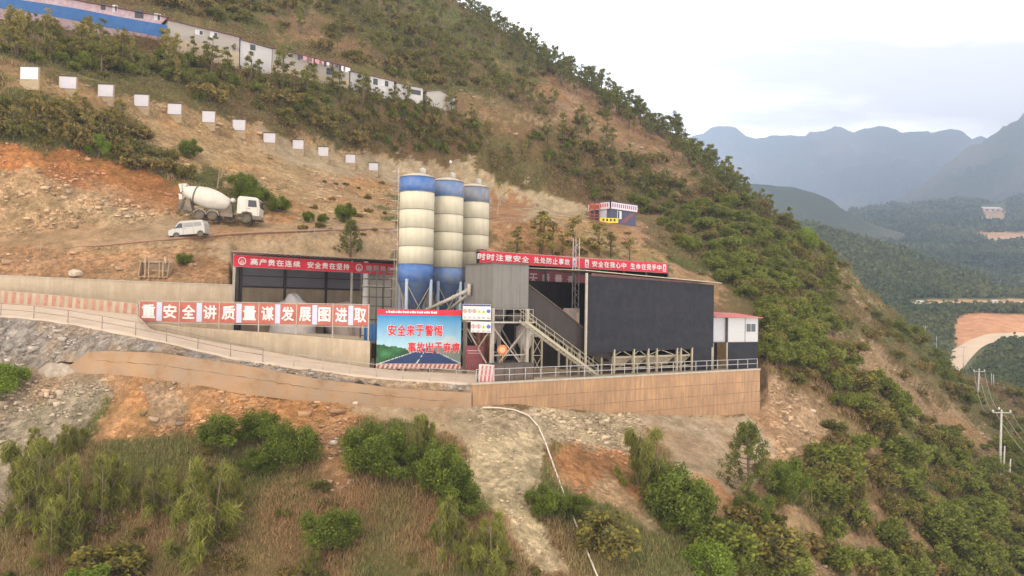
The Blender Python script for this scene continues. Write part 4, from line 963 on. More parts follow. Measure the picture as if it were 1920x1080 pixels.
# ---- rear shed with the right hand banners
SR = frame(905, 78., 1252, 98.2); o = fthing(SR, 'storage_shed', 'long dark open shed behind the mixer tower and the black building', 'shed'); Ls = SR[2]
z0, z1 = at(SR, 905, 470)[1], at(SR, 1252, 494)[1]
mb = MB(); mb.hexa([(-.2, -.5, z0-.1), (Ls+.3, -.5, z1-.1), (Ls+.3, 8.4, z1+.3), (-.2, 8.4, z0+.3), (-.2, -.5, z0-.02), (Ls+.3, -.5, z1-.02), (Ls+.3, 8.4, z1+.38), (-.2, 8.4, z0+.38)]); mb.build('roof', corr, o)
mb = MB(); mb.box(0, Ls, 8, 8.1, 0, z1); mb.build('back_wall', brownD, o)
for q0, q1 in ((Ls-.1, Ls), (0, .1)): mb = MB(); mb.box(q0, q1, .3, 8, 0, z1-.1); mb.build('end_wall', brownD, o)
for u in np.linspace(.15, Ls-.15, 8): mb = MB(); mb.box(u-.1, u+.1, .0, .2, 0, z1-.15); mb.build('post', steelD, o)
t_, put, logo = banner(SR, 'red banner with white characters on the rear shed, touching the rightmost silo', (900, 470, 491.5), (1085, 483.5, 502), nn=-.6)
put('时时注意安全', -.03, .47); put('处处防止事故', .51, .90); logo(.95, kind='blue')
t_, put, logo = banner(SR, 'rightmost red banner, between two small emblems, above the black building roof', (1087, 484, 502.5), (1252, 493.5, 512), nn=-.6)
logo(.07, kind='red'); put('安全在我心中', .12, .50); put('生命在我手中', .54, .92); logo(.955, kind='red')
o2 = fthing(SR, 'slogan_board', 'red board and characters coloured dim for the shade under the red banner', 'sign')
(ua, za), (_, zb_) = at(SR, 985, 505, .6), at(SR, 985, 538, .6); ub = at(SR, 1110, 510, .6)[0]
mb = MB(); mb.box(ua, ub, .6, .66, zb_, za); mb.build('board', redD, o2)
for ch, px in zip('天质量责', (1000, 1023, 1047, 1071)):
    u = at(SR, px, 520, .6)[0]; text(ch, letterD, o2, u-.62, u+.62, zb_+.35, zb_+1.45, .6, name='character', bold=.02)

# lattice mast
mp_ = PZ(1077, 77, 0); o = thing('lattice_mast', 'slender lattice mast rising past the joint of the two red banners', 'mast', mp_); zt = P(1077, 446, 77).z
mb = MB()
for x, y in ((-.3, 0), (.3, 0), (0, .5)): mb.tube([(x, y, 0), (x, y, zt)], .045, 6)
mb.build('chord', mat('mast_steel', (.34, .31, .31), var=.15), o); mb = MB(); k = 0
for z in np.arange(.3, zt-.6, .6):
    s = 1 if k % 2 else -1; mb.bar((-.3*s, 0, z), (.3*s, 0, z+.6), .03); mb.bar((.3*s, 0, z), (0, .5, z+.6), .03); k += 1
mb.build('lacing', steel, o)
o = thing('machine_cabinet', 'pale dusty machine cabinet on a stand beside the lattice mast', 'cabinet', PZ(1071, 76, 0), .3); z0, z1 = P(1071, 611, 76).z, P(1071, 578, 76).z
mb = MB(); mb.box(-.65, .6, -.4, .6, z0, z1); mb.build('body', mat('cab', (.42, .34, .30), var=.2), o); mb = MB(); mb.box(-.6, -.5, -.3, -.2, 0, z0); mb.box(.45, .55, -.3, -.2, 0, z0); mb.build('leg', steelY, o)
mb = MB(); mb.box(.3, .55, -.41, -.4, z0+.1, z1-.4); mb.build('label_plate', pinkw, o)

# ---- black building
KB = frame(1098, 71.6, 1337, 81.9); o = fthing(KB, 'clad_building', 'large black clad aggregate building raised on cream steel frames', 'building'); Lk = KB[2]; Dk = 9.
zA, zB = at(KB, 1098, 514)[1], at(KB, 1337, 534)[1]; z0 = 2.05
mb = MB(); mb.hexa([(0, 0, z0), (Lk, 0, z0+.15), (Lk, .12, z0+.15), (0, .12, z0), (0, 0, zA), (Lk, 0, zB), (Lk, .12, zB), (0, .12, zA)]); mb.build('front_cladding', black, o)
mb = MB(); mb.box(Lk-.1, Lk+.02, .12, Dk, 0, zB-.1); mb.build('side_cladding', black, o)
mb = MB(); mb.box(0, Lk, Dk, Dk+.1, 0, zB); mb.build('back_cladding', brownD, o)
mb = MB()
for u in np.linspace(0, Lk, 7)[1:-1]: mb.box(u-.008, u+.008, -.006, .0, z0+.1, zB+(zA-zB)*(1-u/Lk)-.02)
for t in (.33, .66): mb.hexa([(0, -.008, z0+(zA-z0)*t), (Lk, -.008, z0+(zB-z0)*t), (Lk, 0, z0+(zB-z0)*t), (0, 0, z0+(zA-z0)*t), (0, -.008, z0+(zA-z0)*t+.02), (Lk, -.008, z0+(zB-z0)*t+.02), (Lk, 0, z0+(zB-z0)*t+.02), (0, 0, z0+(zA-z0)*t+.02)])
mb.build('panel_seam', mat('seam', (.018, .018, .024)), o)
palet = mat('pale_roof_sheet', (.46, .40, .30), rough=.6, var=.2, dirt=(.3, .2, .12), dirtamt=.5)
zR0, zR1 = at(KB, 1095, 507, -.3)[1], at(KB, 1346, 531, -.5)[1]
mb = MB(); mb.hexa([(-.3, -.1, zR0), (Lk+.6, -.5, zR1), (Lk+.6, Dk, zR1+.2), (-.3, Dk, zR0+.5), (-.3, -.1, zR0+.07), (Lk+.6, -.5, zR1+.07), (Lk+.6, Dk, zR1+.27), (-.3, Dk, zR0+.57)]); mb.build('roof', palet, o)
mb = MB(); mb.hexa([(.5, -.03, zA-.12), (Lk*.85, -.03, zB+.05), (Lk*.85, .03, zB+.05), (.5, .03, zA-.12), (.5, -.03, zA+.12), (Lk*.85, -.03, zB+.22), (Lk*.85, .03, zB+.22), (.5, .03, zA+.12)])
mb.build('dark_red_strip', mat('dark_red', (.13, .06, .055), var=.5, scale=5), o)  # mottled dark red strip along the top of the front cladding
mb = MB(); mb.box(-.16, .02, -.1, .06, 0, zA+.1); mb.build('corner_post', steel, o)
for px in (1152, 1189, 1216, 1232, 1270, 1277, 1298, 1335):
    u = at(KB, px, 680)[0]; mb = MB(); mb.box(u-.08, u+.08, -.02, .14, 0, z0+.25); mb.build('post', steelY, o)
mb = MB(); u0 = at(KB, 1152, 680)[0]; u1_ = at(KB, 1298, 680)[0]
mb.bar((u0, .3, 1.55), (u1_, .3, 1.55), .1, .16); mb.bar((u0, .3, .55), (u1_, .3, .55), .1, .12)
us = [at(KB, p, 680)[0] for p in (1152, 1189, 1216, 1270, 1298)]
for a, b in zip(us, us[1:]): mb.bar((a, .3, 1.6), ((a+b)/2, .3, z0+.1), .07); mb.bar((b, .3, 1.6), ((a+b)/2, .3, z0+.1), .07); mb.bar((a, .34, .1), (b, .34, 1.5), .05)
mb.build('under_frame', steelY, o)
mb = MB()
for a, b in zip(us, us[1:]):
    mb.hexa([(a+.5, .8, .7), (b-.5, .8, .7), (b-.5, 2.4, .7), (a+.5, 2.4, .7), (a+.1, .5, 1.5), (b-.1, .5, 1.5), (b-.1, 3.2, 1.5), (a+.1, 3.2, 1.5)])
mb.build('aggregate_hopper', mat('hopper_tan', (.34, .27, .19), var=.25), o)
mb = MB(); mb.box(at(KB, 1301, 680)[0], Lk-.02, .02, .1, 0, z0+.12); mb.build('lower_panel', black, o)
mb = MB(); mb.bar((-1.5, 1.6, .6), (u1_, 1.6, .35), 1.0, .12); mb.build('collecting_belt', steelD, o)

# ---- cabin on the right end
KC = frame(1338, 81.95, 1421, 85.4); o = fthing(KC, 'site_cabin', 'white two storey site cabin with a red roof at the right end of the platform', 'cabin'); Lc = KC[2]; Dc = 3.2
zc0, zc1 = at(KC, 1380, 641)[1], at(KC, 1380, 596)[1]; uc = at(KC, 1364, 620)[0]
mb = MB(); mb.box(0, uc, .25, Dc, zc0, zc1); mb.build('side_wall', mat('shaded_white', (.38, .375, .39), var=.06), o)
mb = MB(); mb.box(uc, Lc, 0, Dc, zc0, zc1); wl = mb.build('wall', mat('cabin_white', (.42, .415, .42), var=.06, dirt=(.4, .35, .3), dirtamt=.25), o)
mb = MB(); mb.box(uc-.06, uc+.06, -.04, .24, zc0, zc1); u = at(KC, 1397, 620)[0]; mb.box(u-.03, u+.03, -.02, -.001, zc0, zc1); mb.box(Lc-.05, Lc+.03, -.03, Dc, zc0, zc1); mb.build('corner_trim', steelD, o)
(ua, za), (ub, zb_) = at(KC, 1399, 607), at(KC, 1416, 622); mb = MB(); mb.box(ua-.05, ub+.05, -.04, -.001, zb_-.05, za+.05); wf = mb.build('window', white, o)
for a, b in ((ua, (ua+ub)/2-.03), ((ua+ub)/2+.03, ub)): mb = MB(); mb.box(a, b, -.05, -.041, zb_, za); mb.build('pane', glass, wf)
mb = MB(); mb.hexa([(-.1, -.4, zc1+.05), (Lc+.25, -.4, zc1+.0), (Lc+.25, Dc+.2, zc1+.42), (-.1, Dc+.2, zc1+.55), (-.1, -.4, zc1+.13), (Lc+.25, -.4, zc1+.08), (Lc+.25, Dc+.2, zc1+.5), (-.1, Dc+.2, zc1+.63)]); mb.build('roof', mat('red_roof', (.46, .09, .08), rough=.6, var=.15, dirt=(.4, .25, .2), dirtamt=.4), o)
mb = MB(); mb.box(uc+.06, Lc, .02, .1, 0, zc0-.05); mb.box(Lc-.08, Lc, .1, Dc, 0, zc0-.05); mb.build('lower_cladding', black, o)
mb = MB(); mb.box(0, uc+.2, 1.6, 1.7, 0, zc0-.05); mb.build('recess_wall', brownD, o)
mb = MB(); mb.box(uc-.06, uc+.06, 0, .1, 0, zc0); mb.box(0, .1, .1, .2, 0, zc0); mb.build('post', steel, o)
mb = MB(); mb.box(0, Lc, 0, Dc, zc0-.06, zc0-.002); mb.build('floor_slab', steelD, o)

# blue bin and small yard things
o = thing('blue_container', 'small blue steel container at the end of the slogan fence', 'container', PZ(693, 68.6, 3.0), .1); mb = MB(); mb.box(-.5, .55, 0, 1.1, -.1, 1.35); mb.build('body', blueP, o)
mb = MB(); [mb.box(x, x+.04, -.03, 0, 0, 1.3) for x in (-.4, -.1, .2, .45)]; mb.build('rib', mat('bluerib', (.02, .10, .28)), o)

# ---- pipe down the slope
pp = [(905, 768), (930, 767), (965, 769), (1000, 777), (1012, 800), (1022, 832), (1034, 868), (1048, 905), (1062, 945), (1080, 990), (1100, 1035), (1118, 1082), (1150, 1160)]
pts = []
for x, y in pp:
    g = ground(x, y); pts.append(g+Vector((0, -.1, .18)))
for _ in range(2): pts = [pts[0]]+[(a+b*2+c_)/4 for a, b, c_ in zip(pts, pts[1:], pts[2:])]+[pts[-1]]
b0 = pts[3].copy(); o = thing('water_pipe', 'long pale pipe running down the foreground rubble slope', 'pipe', b0); mb = MB(); mb.tube([p-b0 for p in pts], .06, 8); mb.build('tube', mat('pipe_cream', (.62, .56, .46), var=.15, dirt=(.4, .3, .2), dirtamt=.4), o)
mb = MB()
for p, q in zip(pts[4:], pts[5:]): d_ = (q-p).normalized(); mb.tube([p-b0-d_*.07, p-b0+d_*.07], .085, 8)
mb.build('coupling', steel, o)

kp = []
for x, y in ((120, 466), (190, 462), (250, 456), (310, 451), (380, 445), (440, 440), (500, 437), (560, 435), (620, 433), (680, 431.5), (738, 430)):
    g = ground(x, y); kp.append(g+Vector((0, 0, .08)))
o = thing('road_kerb', 'low reddish kerb along the outer edge of the upper dirt road', 'kerb', kp[0]); b0 = kp[0].copy(); mb = MB(); mb.tube([p-b0 for p in kp], .17, 4, rads=[.05]+[.17]*9+[.12]); mb.build('kerb', mat('kerb_red', (.30, .17, .11), var=.3), o)

heap('spoil_heap', 'grey brown spoil heap where the long low wall starts on the left', 114, 0, 62.2, 2.1, .9, 1.5, mat('spoil', (.36, .29, .22), var=.4, scale=2.5, bump=.6), gz=P(106, 706, 62.3).z-.3, seed=12)

# ================================================================== vehicles
def wheel(parent, x, y, z, r, w, dual=False):
    A = Matrix.Rotation(math.pi/2, 3, 'X'); mb = MB(); mb.lathe([(r*.62, -w/2), (r*.93, -w/2), (r, -w*.35), (r, w*.35), (r*.93, w/2), (r*.62, w/2)], 24, c=(0, 0, 0), axis=A)
    o = mb.build('wheel', rubber, parent); o.location = (x, y, z)
    mb = MB(); s = -1 if y < 0 else 1
    mb.lathe([(r*.62, 0), (r*.6, s*w*.30), (r*.3, s*w*.15), (r*.22, s*w*.34), (.02, s*w*.36)], 20, axis=Matrix.Rotation(-math.pi/2, 3, 'X'))
    mb.build('rim', mat('rim_dusty', (.34, .28, .22), rough=.7, var=.3), o)
g0, g1_ = ground(381, 415), ground(466, 421.5)
tr = thing('mixer_truck', 'dusty white concrete mixer truck parked on the dirt road under the red cut', 'truck', g0.lerp(g1_, .4)+Vector((0, 0, 0)))
dv = g1_-g0; tr.rotation_euler = (0, -math.atan2(dv.z, dv.xy.length), math.atan2(dv.y, dv.x)*.6)
tr.location = (g0.x+ (415-381)*.0604, g0.y-.2, g0.z+dv.z*.4+.02)
for x in (-2.05, -.66, 3.08):
    for y in (-1.05, 1.05): wheel(tr, x, y, .52, .53, .32 if x > 2 else .5)
mb = MB(); mb.bar((-4.2, -.42, .95), (4.1, -.42, .95), .12, .26); mb.bar((-4.2, .42, .95), (4.1, .42, .95), .12, .26)
for x in (-4.1, -2.8, -1.35, .2, 1.5, 3.9): mb.box(x-.07, x+.07, -.4, .4, .85, 1.03)
mb.box(.2, 1.5, -1.15, -.6, .55, 1.0); mb.box(.2, 1.3, .6, 1.15, .5, 1.0); mb.bar((-2.05, -1, .52), (-2.05, 1, .52), .14); mb.bar((-.66, -1, .52), (-.66, 1, .52), .14); mb.bar((3.08, -1, .52), (3.08, 1, .52), .14)
mb.build('chassis', chass, tr)
for x in (-2.05, -.66):
    mb = MB(); a = [(x+.66*math.cos(t), .52+.66*math.sin(t)) for t in np.linspace(.15, math.pi-.15, 9)]
    for (p, q), (r_, s) in zip(a, a[1:]): mb.hexa([(p, -1.28, q), (r_, -1.28, s), (r_, -.75, s), (p, -.75, q), (p, -1.28, q+.04), (r_, -1.28, s+.04), (r_, -.75, s+.04), (p, -.75, q+.04)])
    mb.build('mudguard', truckw, tr)
# drum
fr_, bk_ = Vector((.95, 0, 2.0)), Vector((-4.15, 0, 3.25)); ax = (bk_-fr_).normalized(); Q = ax.to_track_quat('Z', 'Y').to_matrix(); Ld = (bk_-fr_).length
mb = MB(); mb.lathe([(.10, -.02), (.52, 0), (.72, .25), (1.04, 1.35), (1.17, 2.1), (1.17, 2.9), (1.0, 3.9), (.62, Ld-.12), (.60, Ld), (.48, Ld)], 36, c=fr_, axis=Q); dr = mb.build('drum', truckw, tr)
mb = MB()
for z in (3.92,): mb.lathe([(.9, z-.1), (1.05, z-.08), (1.05, z+.08), (.9, z+.1)], 32, c=fr_, axis=Q)
mb.build('roller_ring', chass, dr)
mb = MB(); mb.prism([(.55, .98), (1.35, .98), (1.2, 2.0), (.9, 2.3), (.7, 2.0)], -.5, .5); mb.prism([(-4.2, .98), (-3.0, .98), (-3.1, 1.3), (-3.35, 2.35), (-3.7, 2.35), (-3.9, 1.4)], -.75, -.6); mb.prism([(-4.2, .98), (-3.0, .98), (-3.1, 1.3), (-3.35, 2.35), (-3.7, 2.35), (-3.9, 1.4)], .6, .75); mb.build('drum_pedestal', chass, tr)
mb = MB(); mb.prism([(-4.75, 3.95), (-3.85, 4.05), (-4.05, 3.35), (-4.45, 3.0)], -.5, .5); mb.prism([(-4.7, 2.9), (-4.0, 2.7), (-4.05, 2.3), (-4.6, 2.2)], -.35, .35); mb.build('feed_hopper', truckw, tr)
mb = MB(); mb.prism([(-4.55, 2.3), (-4.2, 2.3), (-4.35, 1.1), (-4.75, 1.0)], -.3, -.22); mb.prism([(-4.55, 2.3), (-4.2, 2.3), (-4.35, 1.1), (-4.75, 1.0)], .22, .3); mb.box(-4.6, -4.3, -.22, .22, 1.2, 1.25); mb.build('chute', chass, tr)
mb = MB()
for y in (-.75, -.45): mb.tube([(-3.95, y, .9), (-4.3, y, 4.0)], .03, 6)
for k in range(9): mb.bar((-3.97-.037*k, -.75, 1.1+.33*k), (-3.97-.037*k, -.45, 1.1+.33*k), .03)
mb.build('ladder', chass, tr)
mb = MB(); mb.lathe([(.05, -.42), (.24, -.4), (.26, 0), (.24, .4), (.05, .42)], 18, c=(1.25, 0, 2.55), axis=Matrix.Rotation(math.pi/2, 3, 'X')); mb.build('water_tank', truckw, tr)
# cab
mb = MB(); prof = [(1.95, .98), (2.42, .98), (2.55, 1.2), (3.0, 1.3), (3.55, 1.2), (3.72, .85), (4.42, .85), (4.47, 1.75), (4.28, 2.72), (4.0, 2.95), (2.15, 3.0), (1.95, 2.7)]
mb.prism(prof, -1.2, 1.2); cb = mb.build('cab', truckw, tr, bevel=.05)
mb = MB(); mb.prism([(3.15, 1.85), (4.12, 1.85), (4.0, 2.6), (3.15, 2.6)], -1.225, -1.19); mb.prism([(3.15, 1.85), (4.12, 1.85), (4.0, 2.6), (3.15, 2.6)], 1.19, 1.225); mb.build('side_window', glass, cb)
mb = MB(); mb.hexa([(4.49, -1.05, 1.8), (4.49, 1.05, 1.8), (4.44, 1.05, 1.8), (4.44, -1.05, 1.8), (4.33, -1.05, 2.62), (4.33, 1.05, 2.62), (4.28, 1.05, 2.62), (4.28, -1.05, 2.62)]); mb.build('windscreen', glass, cb)
mb = MB(); mb.box(3.0, 3.02, -1.21, -1.2, 1.3, 2.75); mb.box(4.2, 4.22, -1.21, -1.2, 1.0, 1.8); mb.box(3.1, 3.4, -1.22, -1.2, 1.6, 1.66); mb.build('door_seam', chass, cb)
mb = MB(); mb.box(3.7, 4.6, -1.22, 1.22, .42, .86); mb.build('bumper', chass, tr, bevel=.04)
for y in (-.9, .9): mb = MB(); mb.box(4.6, 4.63, y-.18, y+.18, .58, .76); mb.build('headlight', mat('lamp_glass', (.6, .6, .58), rough=.2), tr)
for s_ in (-1, 1): mb = MB(); mb.bar((4.3, s_*1.2, 2.7), (4.5, s_*1.42, 2.55), .03); mb.box(4.45, 4.52, s_*1.45-.1, s_*1.45+.1, 1.95, 2.5); mb.build('mirror', chass, tr)
mb = MB(); mb.prism([(2.5, .65), (2.62, .98), (2.85, 1.16), (3.1, 1.2), (3.35, 1.14), (3.58, .95), (3.68, .65), (3.75, .65), (3.66, 1.0), (3.4, 1.22), (3.1, 1.28), (2.8, 1.24), (2.55, 1.02), (2.42, .65)], -1.26, -1.0); mb.build('wheel_arch', chass, tr)
mb = MB(); mb.box(2.0, 2.4, -1.15, 1.15, 1.0, 2.6); mb.build('cab_back_rack', chass, tr)

gv = ground(355, 445.5)
vn = thing('minivan', 'small silver minivan facing left on the dirt road below the mixer truck', 'van', (gv.x, gv.y, gv.z+.0))
ga, gb = ground(336, 446.5), ground(382, 445.5); vn.rotation_euler = (0, -math.atan2(gb.z-ga.z, gb.x-ga.x), 0); vn.location.z = (ga.z+gb.z)/2-.02
prof = [(-1.85, .28), (-1.38, .28), (-1.32, .5), (-1.05, .62), (-.76, .5), (-.7, .28), (1.14, .28), (1.2, .5), (1.46, .62), (1.74, .5), (1.8, .28), (1.93, .3), (1.96, .75), (1.9, 1.3), (1.76, 1.66), (1.5, 1.72), (-.45, 1.72), (-.72, 1.66), (-1.25, 1.02), (-1.78, .88), (-1.88, .7)]
mb = MB(); mb.prism(prof, -.76, .76); bd = mb.build('body', vanp, vn, bevel=.04)
for poly, nm in (([(-1.08, 1.02), (-.35, 1.02), (-.35, 1.5), (-.68, 1.5)], 'front_side_window'), ([(-.2, 1.06), (.75, 1.06), (.75, 1.5), (-.2, 1.5)], 'side_window'), ([(.88, 1.08), (1.66, 1.1), (1.6, 1.5), (.88, 1.5)], 'rear_side_window')):
    mb = MB(); mb.prism(poly, -.785, -.755); mb.build(nm, glass if 'front' in nm else mat('pale_glass', (.22, .22, .21), rough=.15, spec=.6), vn)
mb = MB(); mb.hexa([(-1.28, -.66, 1.03), (-1.28, .66, 1.03), (-1.22, .66, 1.03), (-1.22, -.66, 1.03), (-.8, -.62, 1.6), (-.8, .62, 1.6), (-.74, .62, 1.6), (-.74, -.62, 1.6)]); mb.build('windscreen', glass, vn)
mb = MB(); mb.box(-.27, -.255, -.772, -.755, .35, 1.6); mb.box(.8, .815, -.772, -.755, .35, 1.6); mb.box(-.15, 0, -.78, -.76, .92, .95); mb.build('door_seam', chass, vn)
mb = MB(); mb.box(-1.94, -1.84, -.74, .74, .28, .5); mb.build('bumper', chass, vn, bevel=.03)
mb = MB(); mb.box(-1.9, -1.84, -.7, -.5, .62, .76); mb.build('headlight', mat('lamp_glass', (.6, .6, .58)), vn)
mb = MB(); mb.box(-1.2, -1.08, -.9, -.77, 1.05, 1.2); mb.build('mirror', chass, vn)
for x in (-1.04, 1.47):
    for y in (-.68, .68): wheel(vn, x, y, .29, .3, .18)

# loader bucket on the wall top
gb_ = P(290, 530, 77.4); o = thing('loader_bucket', 'rusty pale digger bucket with teeth lying above the back wall', 'bucket', (gb_.x, 76.9, drop(gb_.x, 76.9)+.12), .03)
ru = mat('rusty_pale_steel', (.40, .29, .19), rough=.8, var=.35, scale=3, dirt=(.22, .12, .07), dirtamt=.6)
mb = MB(); cv = [(.0, .05), (.55, .0), (.95, .3), (1.1, .8), (.95, 1.35), (.6, 1.6)]
for (a, b), (c_, d_) in zip(cv, cv[1:]): mb.hexa([(-1.35, a, b), (1.35, a, b), (1.35, c_, d_), (-1.35, c_, d_), (-1.35, a, b+.05), (1.35, a, b+.05), (1.35, c_-.05, d_+.03), (-1.35, c_-.05, d_+.03)])
mb.build('shell', ru, o)
for s_ in (-1.38, 1.33): mb = MB(); mb.prism([(.0, .03), (.55, 0), (.98, .3), (1.12, .8), (.97, 1.38), (.55, 1.62), (.3, 1.0)], s_, s_+.05, plane='YZ'); mb.build('side_plate', ru, o)
mb = MB(); mb.tube([(-1.6, .7, 1.55), (1.6, .7, 1.55)], .13, 10); mb.build('cross_beam', ru, o)
for x in (-.95, .95): mb = MB(); mb.prism([(.4, 1.4), (.9, 1.4), (.75, 2.05), (.55, 2.05)], x-.12, x+.12, plane='YZ'); mb.build('lug', ru, o)
for k in range(6): x = -1.15+k*.46; mb = MB(); mb.hexa([(x-.09, -.3, -.02), (x+.09, -.3, -.02), (x+.1, .1, -.02), (x-.1, .1, -.02), (x-.05, -.3, .02), (x+.05, -.3, .02), (x+.1, .1, .12), (x-.1, .1, .12)]); mb.build('tooth', ru, o)
for x in (-.85, -.5, .5, .85): mb = MB(); mb.box(x-.05, x+.05, .28, .42, .05, 1.55); mb.build('rib', ru, o)

# ================================================================== hillside signboards, barracks, guard hut
bdl = [(55, 126, 35, 25), (127, 144, 32, 24), (198, 159, 29, 24), (265, 178, 27, 23), (327, 195, 26, 21), (391, 209, 24, 22), (448, 225, 24, 21), (505, 250, 23, 19), (559, 263, 21, 18), (606, 276, 20, 18), (657, 290, 19, 17), (700, 306, 18, 15)]
names_ = ['first and largest white signboard at the left end of the row on the cut slope', 'second white signboard from the left in the row on the cut slope', 'third white signboard from the left, just right of the tall saplings', 'fourth white signboard from the left on the bare slope',
 'fifth white signboard from the left in the slope row', 'sixth white signboard from the left in the slope row', 'seventh white signboard from the left in the slope row', 'eighth white signboard, fifth from the right end of the slope row',
 'fourth white signboard from the right end of the slope row', 'third white signboard from the right, beside the dark gully', 'second last white signboard of the row toward the silos', 'last and smallest white signboard, nearest the silo tops']
bconc = mat('board_concrete', (.34, .262, .165), var=.3, dirt=(.3, .2, .12), dirtamt=.5)
bwhite = mat('board_white', (.52, .50, .55), rough=.6, var=.08, dirt=(.45, .38, .32), dirtamt=.35)
for (px, py, w_, h_), nm in zip(bdl, names_):
    g = ground(px, py+h_*1.15); Yb = g.y-.5
    w_ *= .9; h_ *= .92; a, b = P(px-w_/2, py, Yb), P(px+w_/2, py+h_, Yb); W2 = (b.x-a.x); H2 = a.z-b.z
    o = thing('signboard', nm, 'signboard', (a.x+W2/2, Yb, b.z-H2*.75), R(4+3*math.sin(px)), 'white signboards along the cut slope')
    mb = MB(); mb.box(-W2*.55, W2*.55, .03, .3, H2*.1-.3, H2*1.82); mb.build('concrete_base', bconc, o)
    mb = MB(); mb.box(-W2*.5, W2*.5, -.04, .03, H2*.75, H2*1.75); mb.build('white_panel', bwhite, o)
    mb = MB(); mb.box(-W2*.56, W2*.56, -.08, .35, H2*1.82, H2*1.88); mb.build('cap', steelD, o)

def P_(px, py, Y): return P(px, py, Y)
def hut(label, name, tl, tr_, bl, br, depth, m, roofm, windows=(), split=None, found=None, cat='hut', roof_up=.25, gable=None, over=.35):
    """tl,tr_: (px,py,Y) of the eaves corners; bl,br: ground pixels at the same Y"""
    a, b, c_, d_ = P(*tl), P(*tr_), P(bl[0], bl[1], tl[2]), P(br[0], br[1], tr_[2])
    rz = math.atan2(b.y-a.y, b.x-a.x); L_ = math.hypot(b.x-a.x, b.y-a.y); z0 = min(c_.z, d_.z)-1.5
    base = Vector((a.x, a.y, z0)); th = thing(name, label, cat, base, rz, 'workers barracks up the slope' if cat == 'barracks' else None)
    za, zb_, zc_, zd_ = a.z-z0, b.z-z0, c_.z-z0, d_.z-z0
    def hexq(mb, u0, u1, n0, n1, lo, hi):
        f = lambda u, v: (lo[0]+(lo[1]-lo[0])*u/L_) if v == 0 else (hi[0]+(hi[1]-hi[0])*u/L_)
        mb.hexa([(u0, n0, f(u0, 0)), (u1, n0, f(u1, 0)), (u1, n1, f(u1, 0)), (u0, n1, f(u0, 0)), (u0, n0, f(u0, 1)), (u1, n0, f(u1, 1)), (u1, n1, f(u1, 1)), (u0, n1, f(u0, 1))])
    zf0, zf1 = (zc_+(za-zc_)*found, zd_+(zb_-zd_)*found) if found else (0, 0)
    mb = MB(); hexq(mb, 0, L_, 0, depth, (zf0, zf1), (za, zb_)); wl = mb.build('wall', m, th)
    if found: mb = MB(); hexq(mb, -.02, L_+.02, -.06, depth, (0, 0), (zf0, zf1)); mb.build('foundation', conc, th)
    mb = MB()
    if gable:
        k = L_*gable; mb.hexa([(-over, -over, za), (k, -over, za+roof_up*4), (k, depth, za+roof_up*4), (-over, depth, za), (-over, -over, za+.14), (k, -over, za+roof_up*4+.14), (k, depth, za+roof_up*4+.14), (-over, depth, za+.14)])
        mb.hexa([(k, -over, za+roof_up*4), (L_+over, -over, zb_), (L_+over, depth, zb_), (k, depth, za+roof_up*4), (k, -over, za+roof_up*4+.14), (L_+over, -over, zb_+.14), (L_+over, depth, zb_+.14), (k, depth, za+roof_up*4+.14)])
        m2 = MB(); m2.prism([(0, za), (k, za+roof_up*4), (L_, zb_)], .0, .15); m2.build('gable', m, wl)
    else:
        f = lambda u: za+(zb_-za)*u/L_
        mb.hexa([(-over, -over, f(0)+.0), (L_+over, -over, f(L_)), (L_+over, depth+.3, f(L_)+roof_up*3), (-over, depth+.3, f(0)+roof_up*3), (-over, -over, f(0)+.12), (L_+over, -over, f(L_)+.12), (L_+over, depth+.3, f(L_)+roof_up*3+.12), (-over, depth+.3, f(0)+roof_up*3+.12)])
    mb.build('roof', roofm, th)
    for (px0, px1, y0, y1, mm) in windows:
        fr = (base, rz, L_); (u0, zz1), (u1, zz0) = at(fr, px0, y0), at(fr, px1, y1)
        mb = MB(); mb.box(u0-.08, u1+.08, -.05, .0-.001, zz0-.08, zz1+.08); w2 = mb.build('window', white if mm != 'd' else steelD, th)
        mb = MB(); mb.box(u0, (u0+u1)/2-.04, -.07, -.051, zz0, zz1); mb.build('pane', glass if mm != 'w' else mat('curtain', (.5, .5, .52)), w2)
        mb = MB(); mb.box((u0+u1)/2+.04, u1, -.07, -.051, zz0, zz1); mb.build('pane', glass, w2)
    return th
bgrey = mat('barrack_grey', (.33, .295, .265), var=.12, dirt=(.33, .26, .2), dirtamt=.4); bwh = mat('barrack_white', (.48, .46, .46), var=.1, dirt=(.42, .36, .3), dirtamt=.4)
bbr = mat('barrack_brown', (.24, .19, .17), var=.35, scale=2.5); rbr = mat('red_brown_roof', (.17, .075, .065), rough=.7, var=.25)
pinkpan = mat('pinkish_wall', (.42, .35, .37), var=.4, scale=1.6, dirt=(.45, .18, .2), dirtamt=.5)
hut('pale pinkish long barrack behind the blue fence at the top left', 'barrack', (-120, -48, 128), (312, 33, 139), (-120, 6, 0), (312, 66, 0), 5, pinkpan, rbr, [(190, 197, 6, 18, 'd'), (212, 219, 10, 22, 'w'), (254, 268, 18, 34, 'd'), (290, 300, 26, 38, 'w')], cat='barracks')
hut('long grey barrack with two small windows on a beige foundation', 'barrack', (315, 38, 135), (449, 70, 141.5), (315, 92, 0), (449, 122, 0), 6, bgrey, rbr, [(367, 380, 56, 66, 'w'), (395, 407, 60, 72, 'w')], found=.45, cat='barracks')
hut('whitish barrack half hidden by pines right of the grey one', 'barrack', (451, 75, 142), (510, 92, 145), (451, 112, 0), (510, 130, 0), 5, bwh, rbr, [(470, 478, 84, 94, 'd')], cat='barracks')
hut('brown cluttered barrack with washing and dark openings under a red brown roof', 'barrack', (511, 90, 145), (655, 127, 152), (511, 130, 0), (655, 160, 0), 5, bgrey, rbr, [(579, 587, 119, 130, 'd'), (613, 625, 128, 140, 'd')], found=.25, cat='barracks')
